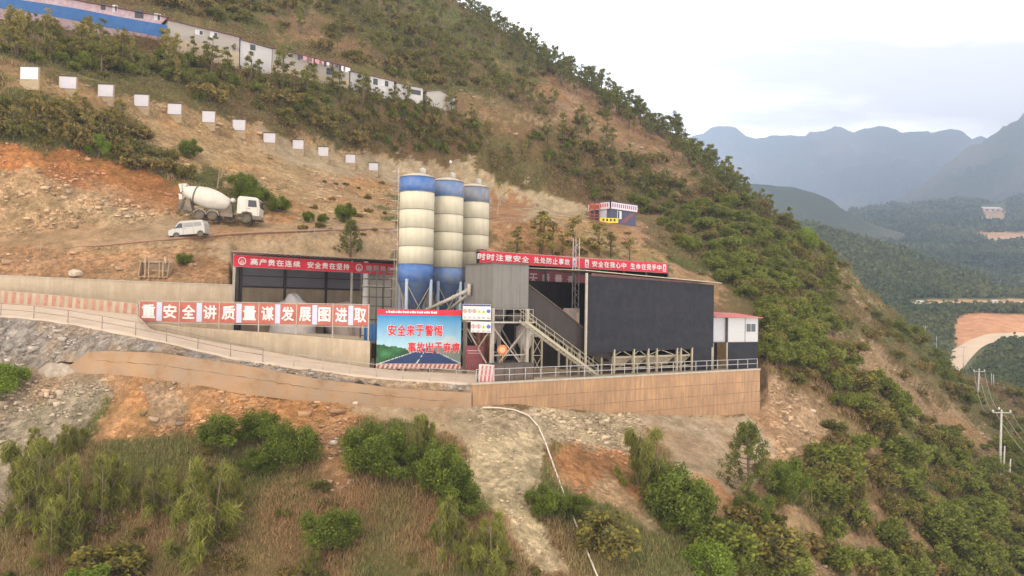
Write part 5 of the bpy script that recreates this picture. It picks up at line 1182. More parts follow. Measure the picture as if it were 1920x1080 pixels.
fr = frame(556, 146.8, 655, 151.6); o = fthing(fr, 'washing_line', 'row of dark and pale clothes hung along the front of the brown barrack', 'washing')
rnd = random.Random(5); (u_, z_) = at(fr, 556, 103); (v2, z2) = at(fr, 655, 129)
mb = MB(); mb.bar((u_, -.3, z_+.1), (v2, -.3, z2+.1), .03); mb.build('line', steelD, o)
cl = [mat('cloth_dark', (.06, .05, .06)), mat('cloth_pink', (.5, .25, .28)), mat('cloth_white', (.6, .58, .6)), mat('cloth_brown', (.18, .11, .09))]
for k in range(22):
    t = (k+rnd.random()*.5)/22; u = u_+(v2-u_)*t; z = z_+(z2-z_)*t; mb = MB(); mb.box(u, u+.3+.2*rnd.random(), -.32, -.28, z-.5-.5*rnd.random(), z+.05); mb.build('garment', cl[rnd.randrange(4)], o)
hut('white barrack with two pale door panels right of the brown one', 'barrack', (657, 134, 153), (739, 153, 158), (657, 163, 0), (739, 176, 0), 5, bwh, rbr, [(690, 708, 145, 160, 'w'), (714, 728, 150, 163, 'w')], cat='barracks')
hut('small barrack with dark openings next to the gable ended shed', 'barrack', (744, 156, 158), (793, 166, 161), (744, 182, 0), (793, 195, 0), 5, bwh, rbr, [(772, 788, 168, 178, 'd')], cat='barracks')
hut('plain grey gable ended shed at the right end of the barracks', 'barrack', (800, 172, 162), (853, 184, 165), (800, 206, 0), (853, 214, 0), 7, mat('gable_grey', (.36, .33, .30), var=.1), rbr, gable=.45, roof_up=.16, cat='barracks', over=.2)
# blue fence, in its own bays
blf = mat('blue_fence', (.018, .085, .26), rough=.6, var=.15, scale=1.5, dirt=(.07, .15, .24), dirtamt=.4)
bp = [(-110, -30, -2, 124), (-30, -10, 8, 126), (40, 0, 18, 127.5), (95, 8, 27, 129), (150, 17, 37, 130.5), (205, 28, 49, 132), (260, 38, 58, 133.5), (313, 47, 68, 134.6)]
o = thing('blue_fence', 'long blue sheet fence in front of the top left barrack', 'fence', P(-110, 0, 124)); b0 = o.location.copy()
for (x0, t0, q0, y0), (x1, t1, q1, y1) in zip(bp, bp[1:]):
    a, b, c_, d_ = P(x0, t0, y0)-b0, P(x1, t1, y1)-b0, P(x1, q1+3, y1)-b0, P(x0, q0+3, y0)-b0; e = Vector((0, .08, 0))
    mb = MB(); mb.hexa([d_, c_, c_+e, d_+e, a, b, b+e, a+e]); mb.build('panel', blf, o)
    mb = MB(); mb.bar(d_+Vector((0, .12, -.5)), a+Vector((0, .12, .1)), .1); mb.build('post', steel, o)

# guard hut
GF = frame(1144, 138.5, 1192, 143); gz = P(1150, 420, 140).z
o = fthing(frame(1144, 138.5, 1192, 143, gz), 'guard_hut', 'small hut with white lettered sign bands on the far bend of the road', 'hut'); fr = frame(1144, 138.5, 1192, 143, gz); Lg = fr[2]
zt = at(fr, 1144, 378)[1]; zm_ = at(fr, 1144, 391)[1]; W_g = 5.0
mb = MB(); mb.box(0, Lg, 0, W_g, -.5, zm_); mb.build('wall', mat('hut_wall', (.085, .085, .13), var=.3), o)
mb = MB(); mb.box(-.3, Lg+.3, -.3, W_g+.3, zt, zt+.12); mb.build('roof', mat('hut_roof', (.10, .075, .10), var=.3), o)
pk = mat('sign_pinkwhite', (.62, .52, .56), var=.08); dkm = mat('sign_marks', (.16, .10, .20))
mb = MB(); mb.box(0, Lg+.1, -.25, -.18, zm_, zt-.05); s1 = mb.build('sign_band', pk, o)
mb = MB()
for k in range(12): mb.box(.25+k*Lg/12.3, .25+k*Lg/12.3+.24, -.27, -.25, zm_+.3, zm_+.95)
mb.build('sign_marks', dkm, s1)
mb = MB(); mb.box(-.25, -.18, 0, W_g, zm_, zt-.05); s2 = mb.build('sign_band', pk, o); mb = MB()
for k in range(9): mb.box(-.27, -.25, .3+k*.52, .3+k*.52+.3, zm_+.3, zm_+.95)
mb.build('sign_marks', mat('sign_redmarks', (.5, .1, .12)), s2)
mb = MB(); mb.box(1.8, 2.9, -.06, 0, .9, 2.3); w2 = mb.build('window', white, o); mb = MB(); mb.box(1.9, 2.3, -.08, -.06, 1.0, 2.2); mb.build('pane', glass, w2)
mb = MB(); mb.box(-.06, 0, .8, 2.6, .2, 2.6); mb.build('door', mat('hut_door', (.45, .43, .5)), o)
ors = mat('orange_scaffold', (.34, .085, .04), var=.15)
sc = thing('pipe_scaffold', 'orange red steel frame standing against the left side of the guard hut', 'scaffold', PZ(1106, 139.5, gz-.2)); sc.location.z = max(gz-.2, drop(sc.location.x+1, 139.5)-.1); mb = MB()
for x in (0, .8, 1.6):
    for y in (0, 1.2): mb.bar((x, y, 0), (x, y, 3.2), .09)
for z in (.6, 1.1, 2.1, 3.0): mb.bar((-.2, 0, z), (1.8, 0, z), .09); mb.bar((-.2, 1.2, z), (1.8, 1.2, z), .09)
mb.box(.1, 1.5, .4, .5, 2.2, 2.9); mb.build('frame', ors, sc)
yf = frame(1122, 137.4, 1156, 137.9); o = fthing(yf, 'yellow_sign', 'yellow sign with dark marks in front of the guard hut', 'sign'); (a_, z1), (b_, z0) = at(yf, 1122, 408), at(yf, 1156, 417)
mb = MB(); mb.box(0, yf[2], 0, .06, z0-.1, z1); mb.build('board', yellow, o); mb = MB()
for k in range(4): mb.box(.4+k*.65, .75+k*.65, -.01, 0, z0+.15, z1-.12)
mb.build('marks', mat('darkgreenmarks', (.05, .06, .04)), o); mb = MB(); mb.box(.1, .18, .06, .12, z0-1.2, z1); mb.build('post', steelD, o)
o = thing('steps_rail', 'orange pole rails sloping down right of the guard hut', 'railing', PZ(1172, 137, 0)); mb = MB(); b0 = o.location
for dx in (0, 5):
    mb.bar(P(1165+dx, 418, 137)-b0, P(1184+dx, 400, 139)-b0, .09)
mb.build('rail', ors, o)

# street lamp on the upper concrete slope, small lamp
g = ground(845, 330); o = thing('street_lamp', 'slim street lamp with a white head on the slope above the silos', 'lamp', g); zt = P(845, 306, g.y).z-g.z
mb = MB(); mb.tube([(0, 0, -.3), (0, 0, zt)], .07, 8); mb.build('post', steel, o); mb = MB(); mb.tube([(0, 0, zt), (0, -.4, zt+.2), (0, -.8, zt+.15)], .04, 6); mb.build('arm', steel, o)
mb = MB(); mb.lathe([(.05, .5), (.28, .15), (.34, -.1), (.1, -.3)], 12, c=(0, -.8, zt)); mb.build('lamp_head', white, o)

# ================================================================== power poles and wires on the right
def pole(label, px, pb, pt, Y, arm=None, r=.15, name='utility_pole', m=None, lean=0):
    g_ = ground(px, pb)
    if g_ is not None and px > 1820: Y = g_.y-.1
    b, t = P(px, pb, Y), P(px+lean, pt, Y); th = thing(name, label, 'pole', b); h = t-b
    mb = MB(); mb.tube([(0, 0, -1.5), h*.5, h], r, 10, rads=[r*1.25, r, r*.75]); mb.build('post', m or mat('pole_concrete', (.46, .43, .38), var=.15), th)
    if arm:
        mb = MB(); z = h.z*.955; x = h.x; mb.bar((x-arm, 0, z), (x+arm, 0, z), .12, .12); cr = mb.build('crossarm', mat('crossarm', (.42, .38, .33)), th)
        for q in (-arm*.95, 0 if arm < 1.2 else -.35, arm*.95):
            mb = MB(); mb.lathe([(.06, 0), (.13, .08), (.13, .18), (.05, .32)], 8, c=(x+q, 0, z+.06 if abs(q) > .4 else h.z)); mb.build('insulator', white, cr)
    return th, b+h
p1, t1 = pole('nearest tall power pole with a wide crossarm and white insulators, lower right', 1874, 893, 768, 125, arm=1.25, lean=4)
p2, t2 = pole('second power pole with crossarm further up the wire line', 1833, 751, 694, 200, arm=1.1, lean=3)
p3, t3 = pole('far power pole beside the bend of the dirt road', 1806, 690, 650, 330, arm=1.0, lean=1)
pole('thin pale stake close behind the nearest power pole', 1881, 888, 836, 128, r=.11, lean=3, name='stake')
pole('short pale stake right of the nearest power pole', 1892, 895, 860, 127, r=.11, lean=3, name='stake')
pole('left of two thin poles behind the second power pole', 1859, 722, 700, 215, r=.1, name='stake')
pole('right of two thin poles behind the second power pole', 1863, 722, 702, 216, r=.1, name='stake')
pole('left of two poles standing before the red far cut', 1735, 642, 612, 400, arm=1, r=.16)
pole('thin far pole half way to the dirt road', 1756, 655, 630, 390, r=.12)
pole('small far pole above the red bank', 1777, 598, 583, 560, r=.14, name='stake')
ends = [P(2050, 905, 95), t1, t2, t3, P(1737, 613, 400)]
o = thing('power_line', 'thin power wires slung between the poles on the right', 'wires', t1); mb = MB()
for off in (-1.15, 0, 1.15):
    for a, b, sg in zip(ends, ends[1:], (2.5, 3.2, 4.5, 3)):
        a_, b_ = a+Vector((off, 0, 0)), b+Vector((off*.9, 0, 0)); mb.tube([a_.lerp(b_, t)-Vector((0, 0, 4*sg*t*(1-t)))-t1 for t in np.linspace(0, 1, 15)], .035, 4, caps=False)
w_ = mb.build('wire', mat('wire', (.30, .28, .24)), o)

# village in the valley
vw = mat('far_white_wall', (.72, .70, .68), var=.1); vr = mat('far_roof', (.62, .58, .56), var=.15); vrr = mat('far_pink_roof', (.6, .42, .38), var=.15)
def house(label, px, py, wpx, hpx, m, rm):
    g = vground(px, py)
    if not g: return
    s = g.y/FPX; w, h = wpx*s, hpx*s; th = thing('village_house', label, 'house', g, group='far village houses')
    mb = MB(); mb.box(-w/2, w/2, 0, w*.5, -2, h*.65); mb.build('wall', m, th)
    mb = MB(); mb.prism([(-.3, h*.6), (w*.25+.3, h), (w*.5+.6, h*.6)], -w/2-.5, w/2+.5, plane='YZ'); mb.build('roof', rm, th)
    mb = MB()
    for k in range(3): mb.box(-w*.35+k*w*.28, -w*.35+k*w*.28+w*.12, -.08, 0, h*.15, h*.45)
    mb.build('window_row', steelD, th)
for a in (('long low white house at the left edge of the far valley', 1599, 422, 26, 5, vw, vr), ('small white house right of the long low one in the valley', 1644, 422, 10, 5, vw, vr), ('white house with several roofs in the middle of the valley', 1683, 462, 20, 8, vw, vr),
          ('tiny pale house on the green slope below the right mountain', 1776, 424, 9, 5, vw, vr), ('tiny house near the middle of the valley', 1750, 436, 6, 4, vw, vr), ('white tower like house on the dark wooded knoll', 1814, 393, 5, 7, vw, vr),
          ('large house with a broad pink white roof on the knoll', 1862, 397, 36, 10, vrr, vr), ('pinkish house just below the broad roofed one', 1845, 414, 14, 8, vrr, vr), ('small white house by the red field on the far right', 1893, 429, 5, 8, vw, vr),
          ('pale shed beside the straight red track', 1726, 568, 10, 5, vw, vr), ('white van sized shed on the straight red track', 1866, 566, 8, 4, vw, vr), ('white roadside shed at the right edge', 1917, 573, 9, 5, vw, vr)): house(*a)
# dirt road through the valley
def droad(name, cpts, wid, m):
    C_ = [vground(x, y) for x, y in cpts]; C_ = [c for c in C_ if c]; dn = []
    for a, b in zip(C_, C_[1:]): dn += [a.lerp(b, t) for t in np.arange(0, 1, .125)]
    dn.append(C_[-1])
    for _ in range(6): dn = [dn[0]]+[(a+b*2+c)/4 for a, b, c in zip(dn, dn[1:], dn[2:])]+[dn[-1]]
    V, F = [], []
    for i, p in enumerate(dn):
        d = (dn[min(i+1, len(dn)-1)]-dn[max(i-1, 0)]); d.z = 0; d.normalize(); n = Vector((-d.y, d.x, 0)); z = []
        for s in (-1, -.5, 0, .5, 1):
            q = p+n*s*wid/2; h = vbvh.ray_cast(Vector((q.x, q.y, 500)), Vector((0, 0, -1)))[0]; V.append((q.x, q.y, (h.z if h else p.z)+.45))
        if i: 
            for k in range(4): F.append((5*i-5+k, 5*i-4+k, 5*i+1+k, 5*i+k))
    o = mesh_np(name, V, F, m); return tag(o, kind='structure')
droad('valley_road', [(1700, 760), (1740, 720), (1785, 680), (1808, 658), (1835, 642), (1870, 634), (1925, 629), (2050, 625), (2200, 622)], 13, mat('valley_road_dirt', (.60, .44, .30), var=.12, scale=.05))
droad('valley_track', [(1690, 569), (1760, 569), (1830, 569), (1930, 566), (2100, 565)], 9, mat('valley_track_dirt', (.52, .38, .27), var=.12, scale=.05))

# ================================================================== vegetation
leafm = attr_mat('foliage', attr='tint', rough=.8, detail=((.9, .12),), bump=0, trans=.48)
barkm = mat('bark', (.16, .115, .08), var=.3, scale=5); drym = mat('dry_twig', (.34, .24, .15), var=.3, scale=5)
def leaves(cent, size, aspect, up, cols, rg, bright=None):
    """one diamond leaf (or needle spray) per centre; up = how strongly it stands upright"""
    n = len(cent); d = rg.normal(size=(n, 3)); d[:, 2] = d[:, 2]*(1-up)+up*2.2; d /= np.linalg.norm(d, axis=1)[:, None]
    q = rg.normal(size=(n, 3)); s = np.cross(d, q); s /= np.linalg.norm(s, axis=1)[:, None]+1e-9
    L_ = (size*rg.uniform(.6, 1.35, n))[:, None]; w = L_*aspect
    V = np.stack([cent-d*L_*.5, cent+s*w*.5, cent+d*L_*.5, cent-s*w*.5], 1).reshape(-1, 3)
    F = np.arange(4*n).reshape(n, 4); C = np.repeat(cols, 4, 0)
    return V, F, C
def pal(c0, c1, n, rg, third=None, p3=.08):
    t = rg.random((n, 1)); c = np.array(c0)*(1-t)+np.array(c1)*t; c *= rg.uniform(.8, 1.25, (n, 1))*np.array([1.76, 1.62, .98])
    if third is not None: k = rg.random(n) < p3; c[k] = np.array(third)*rg.uniform(.8, 1.2, (k.sum(), 1))
    return c
TRUNK = {}
def make_crown(kind, seed, dens=1., ls=1.):
    """unit-metre crown meshes; returns (crown mesh object data, trunk data, height)"""
    rg = np.random.default_rng(seed); rd = random.Random(seed); mb = MB(); cs, rs = [], []
    if kind == 'bush':
        H, W = 2.6, 3.4
        for k in range(30):
            a = rd.uniform(0, 6.283); r = W*.5*math.sqrt(rd.random())*.85; z = H*(.25+.62*rd.random()*(1-(r/(W*.5))**2*.6)); cs.append((r*math.cos(a), r*math.sin(a), z)); rs.append(rd.uniform(.28, .62))
        for k in range(7):
            c = cs[k*3]; mb.tube([(rd.uniform(-.1, .1), rd.uniform(-.1, .1), -.3), (c[0]*.5, c[1]*.5, c[2]*.45), c], .03, 5, rads=[.06, .04, .015])
        nl, size, asp, up, sc = 230, .21, .5, .15, (1, 1, .95)
    elif kind == 'youngpine':
        H = 2.6
        for st in range(rd.randint(4, 6)):
            a0 = rd.uniform(0, 6.283); br_ = rd.uniform(.0, .75); bx, by = br_*math.cos(a0), br_*math.sin(a0); hs_ = H*rd.uniform(.6, 1.)*(1-br_*.25)
            mb.tube([(bx*.4, by*.4, -.3), (bx*.8, by*.8, hs_*.5), (bx, by, hs_)], .03, 5, rads=[.028, .018, .008])
            for k in range(9):
                a = rd.uniform(0, 6.283); z = hs_*rd.uniform(.12, 1.0); r = (1-z/hs_)**.6*.5*rd.uniform(.3, 1)+.03; cs.append((bx+r*math.cos(a), by+r*math.sin(a), z)); rs.append(rd.uniform(.07, .15))
                mb.tube([(bx*.9, by*.9, max(z-.3, 0)), (bx+r*math.cos(a), by+r*math.sin(a), z+.05)], .012, 4)
        nl, size, asp, up, sc = 62, .27, .085, .62, (1.1, 1.1, 2.0)
    elif kind == 'openpine':
        H = 6.0
        mb.tube([(0, 0, -.4), (.05, .03, H*.35), (-.04, 0, H*.7), (0, .02, H)], .08, 8, rads=[.14, .10, .06, .02])
        z = 1.0
        while z < H*.98:
            n = rd.randint(3, 5); a0 = rd.uniform(0, 6.28)
            for k in range(n):
                a = a0+k*6.283/n+rd.uniform(-.3, .3); Lb = (1.65*(1-z/H)**.75+.25)*rd.uniform(.65, 1.1); tip = Vector((Lb*math.cos(a), Lb*math.sin(a), z+Lb*.45)); md = Vector((Lb*.5*math.cos(a), Lb*.5*math.sin(a), z+Lb*.12))
                mb.tube([(0, 0, z), md, tip], .02, 4, rads=[.035, .025, .01]); cs += [tuple(tip), tuple(md.lerp(tip, .45))]; rs += [rd.uniform(.2, .32), rd.uniform(.15, .24)]
            z += rd.uniform(.34, .5)
        cs.append((0, 0, H)); rs.append(.25); nl, size, asp, up, sc = 46, .26, .22, .6, (1, 1, 1.25)
    elif kind == 'ridgepine':
        H = 8.0
        lean = rd.uniform(-.4, .4); mb.tube([(0, 0, -.6), (lean*.4, 0, H*.4), (lean*.9, .1, H*.75), (lean, 0, H*.95)], .1, 7, rads=[.17, .13, .08, .03])
        for k in range(17):
            z = H*rd.uniform(.38, 1.0); a = rd.uniform(0, 6.283); r = (1.9*(1-abs(z/H-.62)*1.5))*rd.uniform(.25, 1); r = max(r, .1); c = (lean*z/H+r*math.cos(a), r*math.sin(a), z); cs.append(c); rs.append(rd.uniform(.4, .75))
            mb.tube([(lean*z/H, 0, z-.6), c], .03, 4, rads=[.05, .02])
        nl, size, asp, up, sc = 62, .42, .42, .3, (1, 1, .75)
    elif kind == 'sapling':
        H = 6.0
        for q in range(rd.randint(1, 2)):
            bx, by = rd.uniform(-.3, .3), rd.uniform(-.3, .3); mb.tube([(bx, by, -.4), (bx*1.5, by*1.4, H*.5), (bx*2, by*2, H*.96)], .05, 6, rads=[.09, .06, .02])
            for k in range(16):
                z = H*rd.uniform(.2, 1.0); a = rd.uniform(0, 6.283); r = rd.uniform(.15, 1.1)*(1.2-z/H*.7); c = (bx*2*z/H+r*math.cos(a), by*2*z/H+r*math.sin(a), z+.3); cs.append(c); rs.append(rd.uniform(.2, .42)); mb.tube([(bx*2*z/H, by*2*z/H, z-.35), c], .02, 4, rads=[.03, .012])
        nl, size, asp, up, sc = 34, .34, .42, .35, (1.2, 1.2, 1)
    elif kind == 'drytree':
        H = 4.5
        def br(p, d, L_, r, lv):
            q = p+d*L_; mb.tube([p, p.lerp(q, .5)+Vector((rd.uniform(-.1, .1), rd.uniform(-.1, .1), 0))*L_*.4, q], r, 5, rads=[r, r*.8, r*.55])
            if lv: 
                for _ in range(3 if lv > 1 else 4):
                    n = (d+Vector((rd.uniform(-.8, .8), rd.uniform(-.8, .8), rd.uniform(-.1, .5)))).normalized(); br(q.lerp(p, rd.uniform(0, .35)), n, L_*rd.uniform(.5, .75), r*.55, lv-1)
            else: cs.append(tuple(q)); rs.append(.3)
        br(Vector((0, 0, -.3)), Vector((.05, 0, 1)), 1.9, .09, 3); nl, size, asp, up, sc = 3, .22, .4, .2, (1, 1, 1)
    elif kind == 'scrub':
        H = 1.7
        for k in range(13):
            a = rd.uniform(0, 6.283); r = 1.35*math.sqrt(rd.random()); cs.append((r*math.cos(a), r*math.sin(a), H*rd.uniform(.2, .8)*(1-r*.25))); rs.append(rd.uniform(.35, .62))
        for k in range(5): mb.tube([(0, 0, -.3), cs[k]], .03, 4, rads=[.05, .015])
        nl, size, asp, up, sc = 62, .36, .5, .2, (1, 1, .7)
    nl = int(nl*dens); size *= ls; P0 = []
    for c, r in zip(cs, rs):
        d = rg.normal(size=(nl, 3)); d /= np.linalg.norm(d, axis=1)[:, None]; rr = r*(rg.random(nl)**.45)[:, None]*rg.uniform(.75, 1.3, (nl, 1)); P0.append(np.array(c)+d*rr*np.array(sc))
    return np.concatenate(P0) if P0 else np.zeros((0, 3)), (size, asp, up), mb, rg, cs, nl
PROTO = {}
def proto(key, kind, seed, c0, c1, third=None, dens=1., ls=1., p3=.08, bark=barkm):
    cent, (size, asp, up), mb, rg, cs, nl = make_crown(kind, seed, dens, ls)
    cols = pal(c0, c1, len(cent), rg, third, p3)
    cols *= np.repeat(rg.uniform(.8, 1.22, (len(cs), 1)), nl, 0)     # each clump has its own leaf colour
    V, F, C = leaves(cent, size, asp, up, cols, rg)
    o = mesh_np('crown', V, F, leafm, attr={'tint': np.clip(C, .004, .9)}); crown = o.data; bpy.data.objects.remove(o)
    o = mb.build('trunk', bark); trunk = o.data; bpy.data.objects.remove(o)
    PROTO.setdefault(key, []).append((crown, trunk, cent[:, 2].max()))
G_dark, G_mid, G_lit, G_yel, G_olive, G_grey, G_brown = (.045, .075, .022), (.075, .115, .03), (.11, .16, .04), (.16, .22, .045), (.125, .13, .05), (.10, .125, .07), (.135, .118, .06)
for s in range(4): proto('bush', 'bush', 10+s, (.05, .07, .02), (.13, .16, .04), G_yel, dens=2.0, ls=.62, p3=.15)
for s in range(2): proto('brightbush', 'bush', 20+s, G_mid, G_yel, (.24, .28, .07), dens=1.6, ls=.65)
for s in range(4): proto('youngpine', 'youngpine', 30+s, (.085, .10, .03), (.17, .18, .055), (.27, .24, .10), dens=1.7, p3=.25)
for s in range(2): proto('openpine', 'openpine', 40+s, G_dark, G_olive, G_brown)
for s in range(5): proto('ridgepine', 'ridgepine', 50+s, (.07, .085, .035), (.13, .14, .055), G_olive)
for s in range(4): proto('hillpine', 'ridgepine', 60+s, (.08, .09, .035), (.145, .145, .055), (.18, .16, .07), p3=.12)
for s in range(4): proto('sapling', 'sapling', 70+s, (.13, .125, .05), (.23, .20, .085), (.32, .25, .13), p3=.25)
for s in range(3): proto('drytree', 'drytree', 80+s, (.28, .2, .1), (.38, .28, .15), bark=drym)
for s in range(5): proto('slopebush', 'bush', 90+s, (.075, .095, .028), (.14, .16, .045), (.19, .18, .06), dens=.5, ls=1.3, p3=.15)
for s in range(3): proto('olivebush', 'bush', 100+s, (.11, .11, .04), (.18, .155, .06), G_brown, dens=.45, ls=1.3, p3=.25)
for s in range(3): proto('scrub', 'scrub', 110+s, (.075, .085, .03), (.13, .125, .05), G_brown, p3=.2)
for s in range(2): proto('brownscrub', 'scrub', 120+s, (.135, .105, .055), (.185, .14, .075), G_olive, p3=.25)
rt = random.Random(3)
def plant(key, name, label, cat, loc, h, group=None, wide=1., var=None):
    crown, trunk, H = PROTO[key][var if var is not None else rt.randrange(len(PROTO[key]))]
    s = h/H; o = thing(name, label, cat, loc, rt.uniform(0, 6.28), group); o.scale = (s*wide, s*wide, s)
    c = bpy.data.objects.new('crown', crown); COL.objects.link(c); c.parent = o
    t = bpy.data.objects.new('trunk', trunk); COL.objects.link(t); t.parent = o
    return o
def plant_px(key, name, label, cat, px, py, hpx, group=None, wide=1., var=None, sink=.0):
    g = ground(px, py)
    if not g: return
    h = hpx*g.y/FPX; return plant(key, name, label, cat, g-Vector((0, 0, sink*h)), h, group, wide, var)

# --- plants one can point to: (proto, name, label, px, py of the base, height in px, width factor)
KEY = [
 ('bush', 'bush', 'dark bushy shrub at the left end of the shrub group under the low wall', 432, 838, 72, 1.15), ('bush', 'bush', 'round dark shrub topmost in the shrub group under the low wall', 492, 832, 70, 1.),
 ('bush', 'bush', 'large bright topped shrub at the right of the group left of the bare strip', 548, 872, 96, .85), ('bush', 'bush', 'low dark shrub at the foot of the left shrub group', 482, 890, 52, 1.1),
 ('bush', 'bush', 'broad leafy shrub just right of the bare orange strip', 696, 890, 112, .82), ('bush', 'bush', 'dark hollow shrub between the broad one and the young pine', 748, 898, 80, .95),
 ('youngpine', 'young_pine', 'young pine with upright candles rising among the middle shrubs', 787, 872, 100, 1.), ('bush', 'bush', 'tall leafy shrub at the upper edge of the pale spill', 828, 925, 108, .8), ('bush', 'bush', 'dark shrub hanging over the left side of the pale spill', 862, 965, 70, 1.1),
 ('youngpine', 'young_pine', 'bright young pine below the dark shrub beside the pale spill', 846, 1040, 110, 1.2), ('bush', 'bush', 'single rounded shrub alone in the dry grass at bottom centre', 623, 1028, 88, 1.), ('youngpine', 'young_pine', 'very small bright pine seedling in the grass below the lone shrub', 581, 1080, 52, 1.2),
 ('bush', 'bush', 'small shrub left of the pale pipe', 1022, 968, 62, 1.), ('bush', 'bush', 'small shrub just behind the pale pipe', 1074, 970, 48, 1.2), ('olivebush', 'bush', 'grey olive shrub right of the pale pipe near the bottom', 1136, 1040, 92, 1.05),
 ('youngpine', 'young_pine', 'dense young pine beside the grey spill under the tall wall', 1222, 935, 140, 1.1), ('bush', 'bush', 'leafy shrub leaning against the dense young pine', 1268, 975, 118, .95), ('bush', 'bush', 'low shrub at the foot of the leafy one right of the pine', 1282, 1000, 62, 1.),
 ('openpine', 'pine_tree', 'slender open crowned pine in front of the grey spill', 1402, 940, 160, 1.25), ('bush', 'bush', 'shrub right of the slender open pine', 1478, 945, 95, .8), ('bush', 'bush', 'shrub at the foot of the slender open pine', 1412, 985, 70, .9),
 ('youngpine', 'young_pine', 'tall tufted young pine in the lower left corner group', 62, 985, 170, 1.1), ('youngpine', 'young_pine', 'tufted young pine right of the tallest one in the left corner', 135, 1000, 150, 1.1), ('youngpine', 'young_pine', 'young pine at the right side of the lower left group', 195, 985, 140, 1.),
 ('youngpine', 'young_pine', 'front young pine lowest in the lower left group', 100, 1065, 120, 1.3), ('youngpine', 'young_pine', 'wide yellow green young pine left of the lone shrub', 365, 1040, 185, 1.2), ('youngpine', 'young_pine', 'darker young pine touching the wide yellow green one', 305, 960, 95, 1.3),
 ('youngpine', 'young_pine', 'young pine right of the wide yellow green one', 415, 985, 110, 1.), ('youngpine', 'young_pine', 'small pine at the upper edge of the lower left group', 62, 860, 60, 1.4), ('youngpine', 'young_pine', 'small pine above the lower left group beside the grey rubble', 135, 850, 60, 1.2),
 ('brightbush', 'bush', 'bright green shrub at the left edge beside the grey rubble', 2, 745, 75, .9), ('youngpine', 'young_pine', 'young pine at the bottom edge below the pale spill', 935, 1085, 130, 1.2), ('youngpine', 'young_pine', 'smaller young pine left of the bottom edge pine', 905, 1070, 80, 1.2),
 ('brightbush', 'bush', 'bright shrub at the bottom edge right of the olive shrub', 1330, 1085, 80, 1.1), ('olivebush', 'bush', 'grey green shrub at the bottom left corner', 200, 1085, 70, 1.4), ('brightbush', 'bush', 'low bright shrub at the bottom edge left of centre', 165, 1120, 60, 1.3),
 ('brightbush', 'bush', 'bright round shrub on the cut left of the mixer truck, under the saplings', 182, 293, 46, .95), ('bush', 'bush', 'small dark round shrub on the bare slope above the truck', 356, 298, 42, .8), ('bush', 'bush', 'shrub directly above and behind the truck cab', 455, 372, 55, .8),
 ('bush', 'bush', 'shrub on the cut behind the truck cab', 480, 385, 45, .9), ('bush', 'bush', 'round shrub just right of the truck cab', 525, 398, 38, .8), ('bush', 'bush', 'tiny shrub by the road half way to the tall roadside tree', 578, 417, 24, .8), ('bush', 'bush', 'tiny dark shrub right of the half way one on the road side', 606, 418, 20, .9),
 ('bush', 'bush', 'shrub on the slope above the tall roadside tree', 648, 418, 42, .8), ('bush', 'bush', 'small shrub above the digger bucket', 345, 496, 26, .9), ('openpine', 'roadside_tree', 'tall thin tree in front of the pale slope above the left shed', 657, 484, 78, 1.3),
 ('drytree', 'dry_tree', 'leafless dry tree on the slope above the truck', 408, 355, 62, 1.), ('drytree', 'dry_tree', 'leafless yellowish tree left of the silos', 705, 405, 68, .9), ('drytree', 'dry_tree', 'leafless thin tree right of the silos', 933, 405, 72, .8),
 ('sapling', 'sapling', 'olive sapling leftmost in the row behind the right banners', 966, 484, 62, 1.7), ('sapling', 'sapling', 'tall olive sapling in the row behind the right banners', 1008, 482, 92, 1.7), ('sapling', 'sapling', 'second tall olive sapling in the row behind the right banners', 1034, 484, 84, 1.7),
 ('sapling', 'sapling', 'olive sapling next to the lattice mast', 1082, 486, 88, 1.7), ('sapling', 'sapling', 'olive sapling in front of the guard hut', 1122, 480, 66, 1.7), ('sapling', 'sapling', 'olive sapling right of the one in front of the hut', 1150, 486, 55, 1.7), ('sapling', 'sapling', 'last olive sapling behind the right end of the red banner', 1182, 492, 50, 1.7), ('sapling', 'sapling', 'lowest olive sapling between mast and tall ones', 1056, 480, 50, 1.7),
 ('brightbush', 'bush', 'bright yellow green tree on the ridge far right', 1512, 470, 50, .7), ('slopebush', 'bush', 'dark shrub on the spoil edge right of the wall', 1560, 905, 80, 1.1)]
for k, nm, lb, px, py, hp, wd in KEY: plant_px(k, nm, lb, 'pine' if 'pine' in nm else ('tree' if 'tree' in nm or nm == 'sapling' else 'shrub'), px, py, hp, wide=wd, sink=.05)

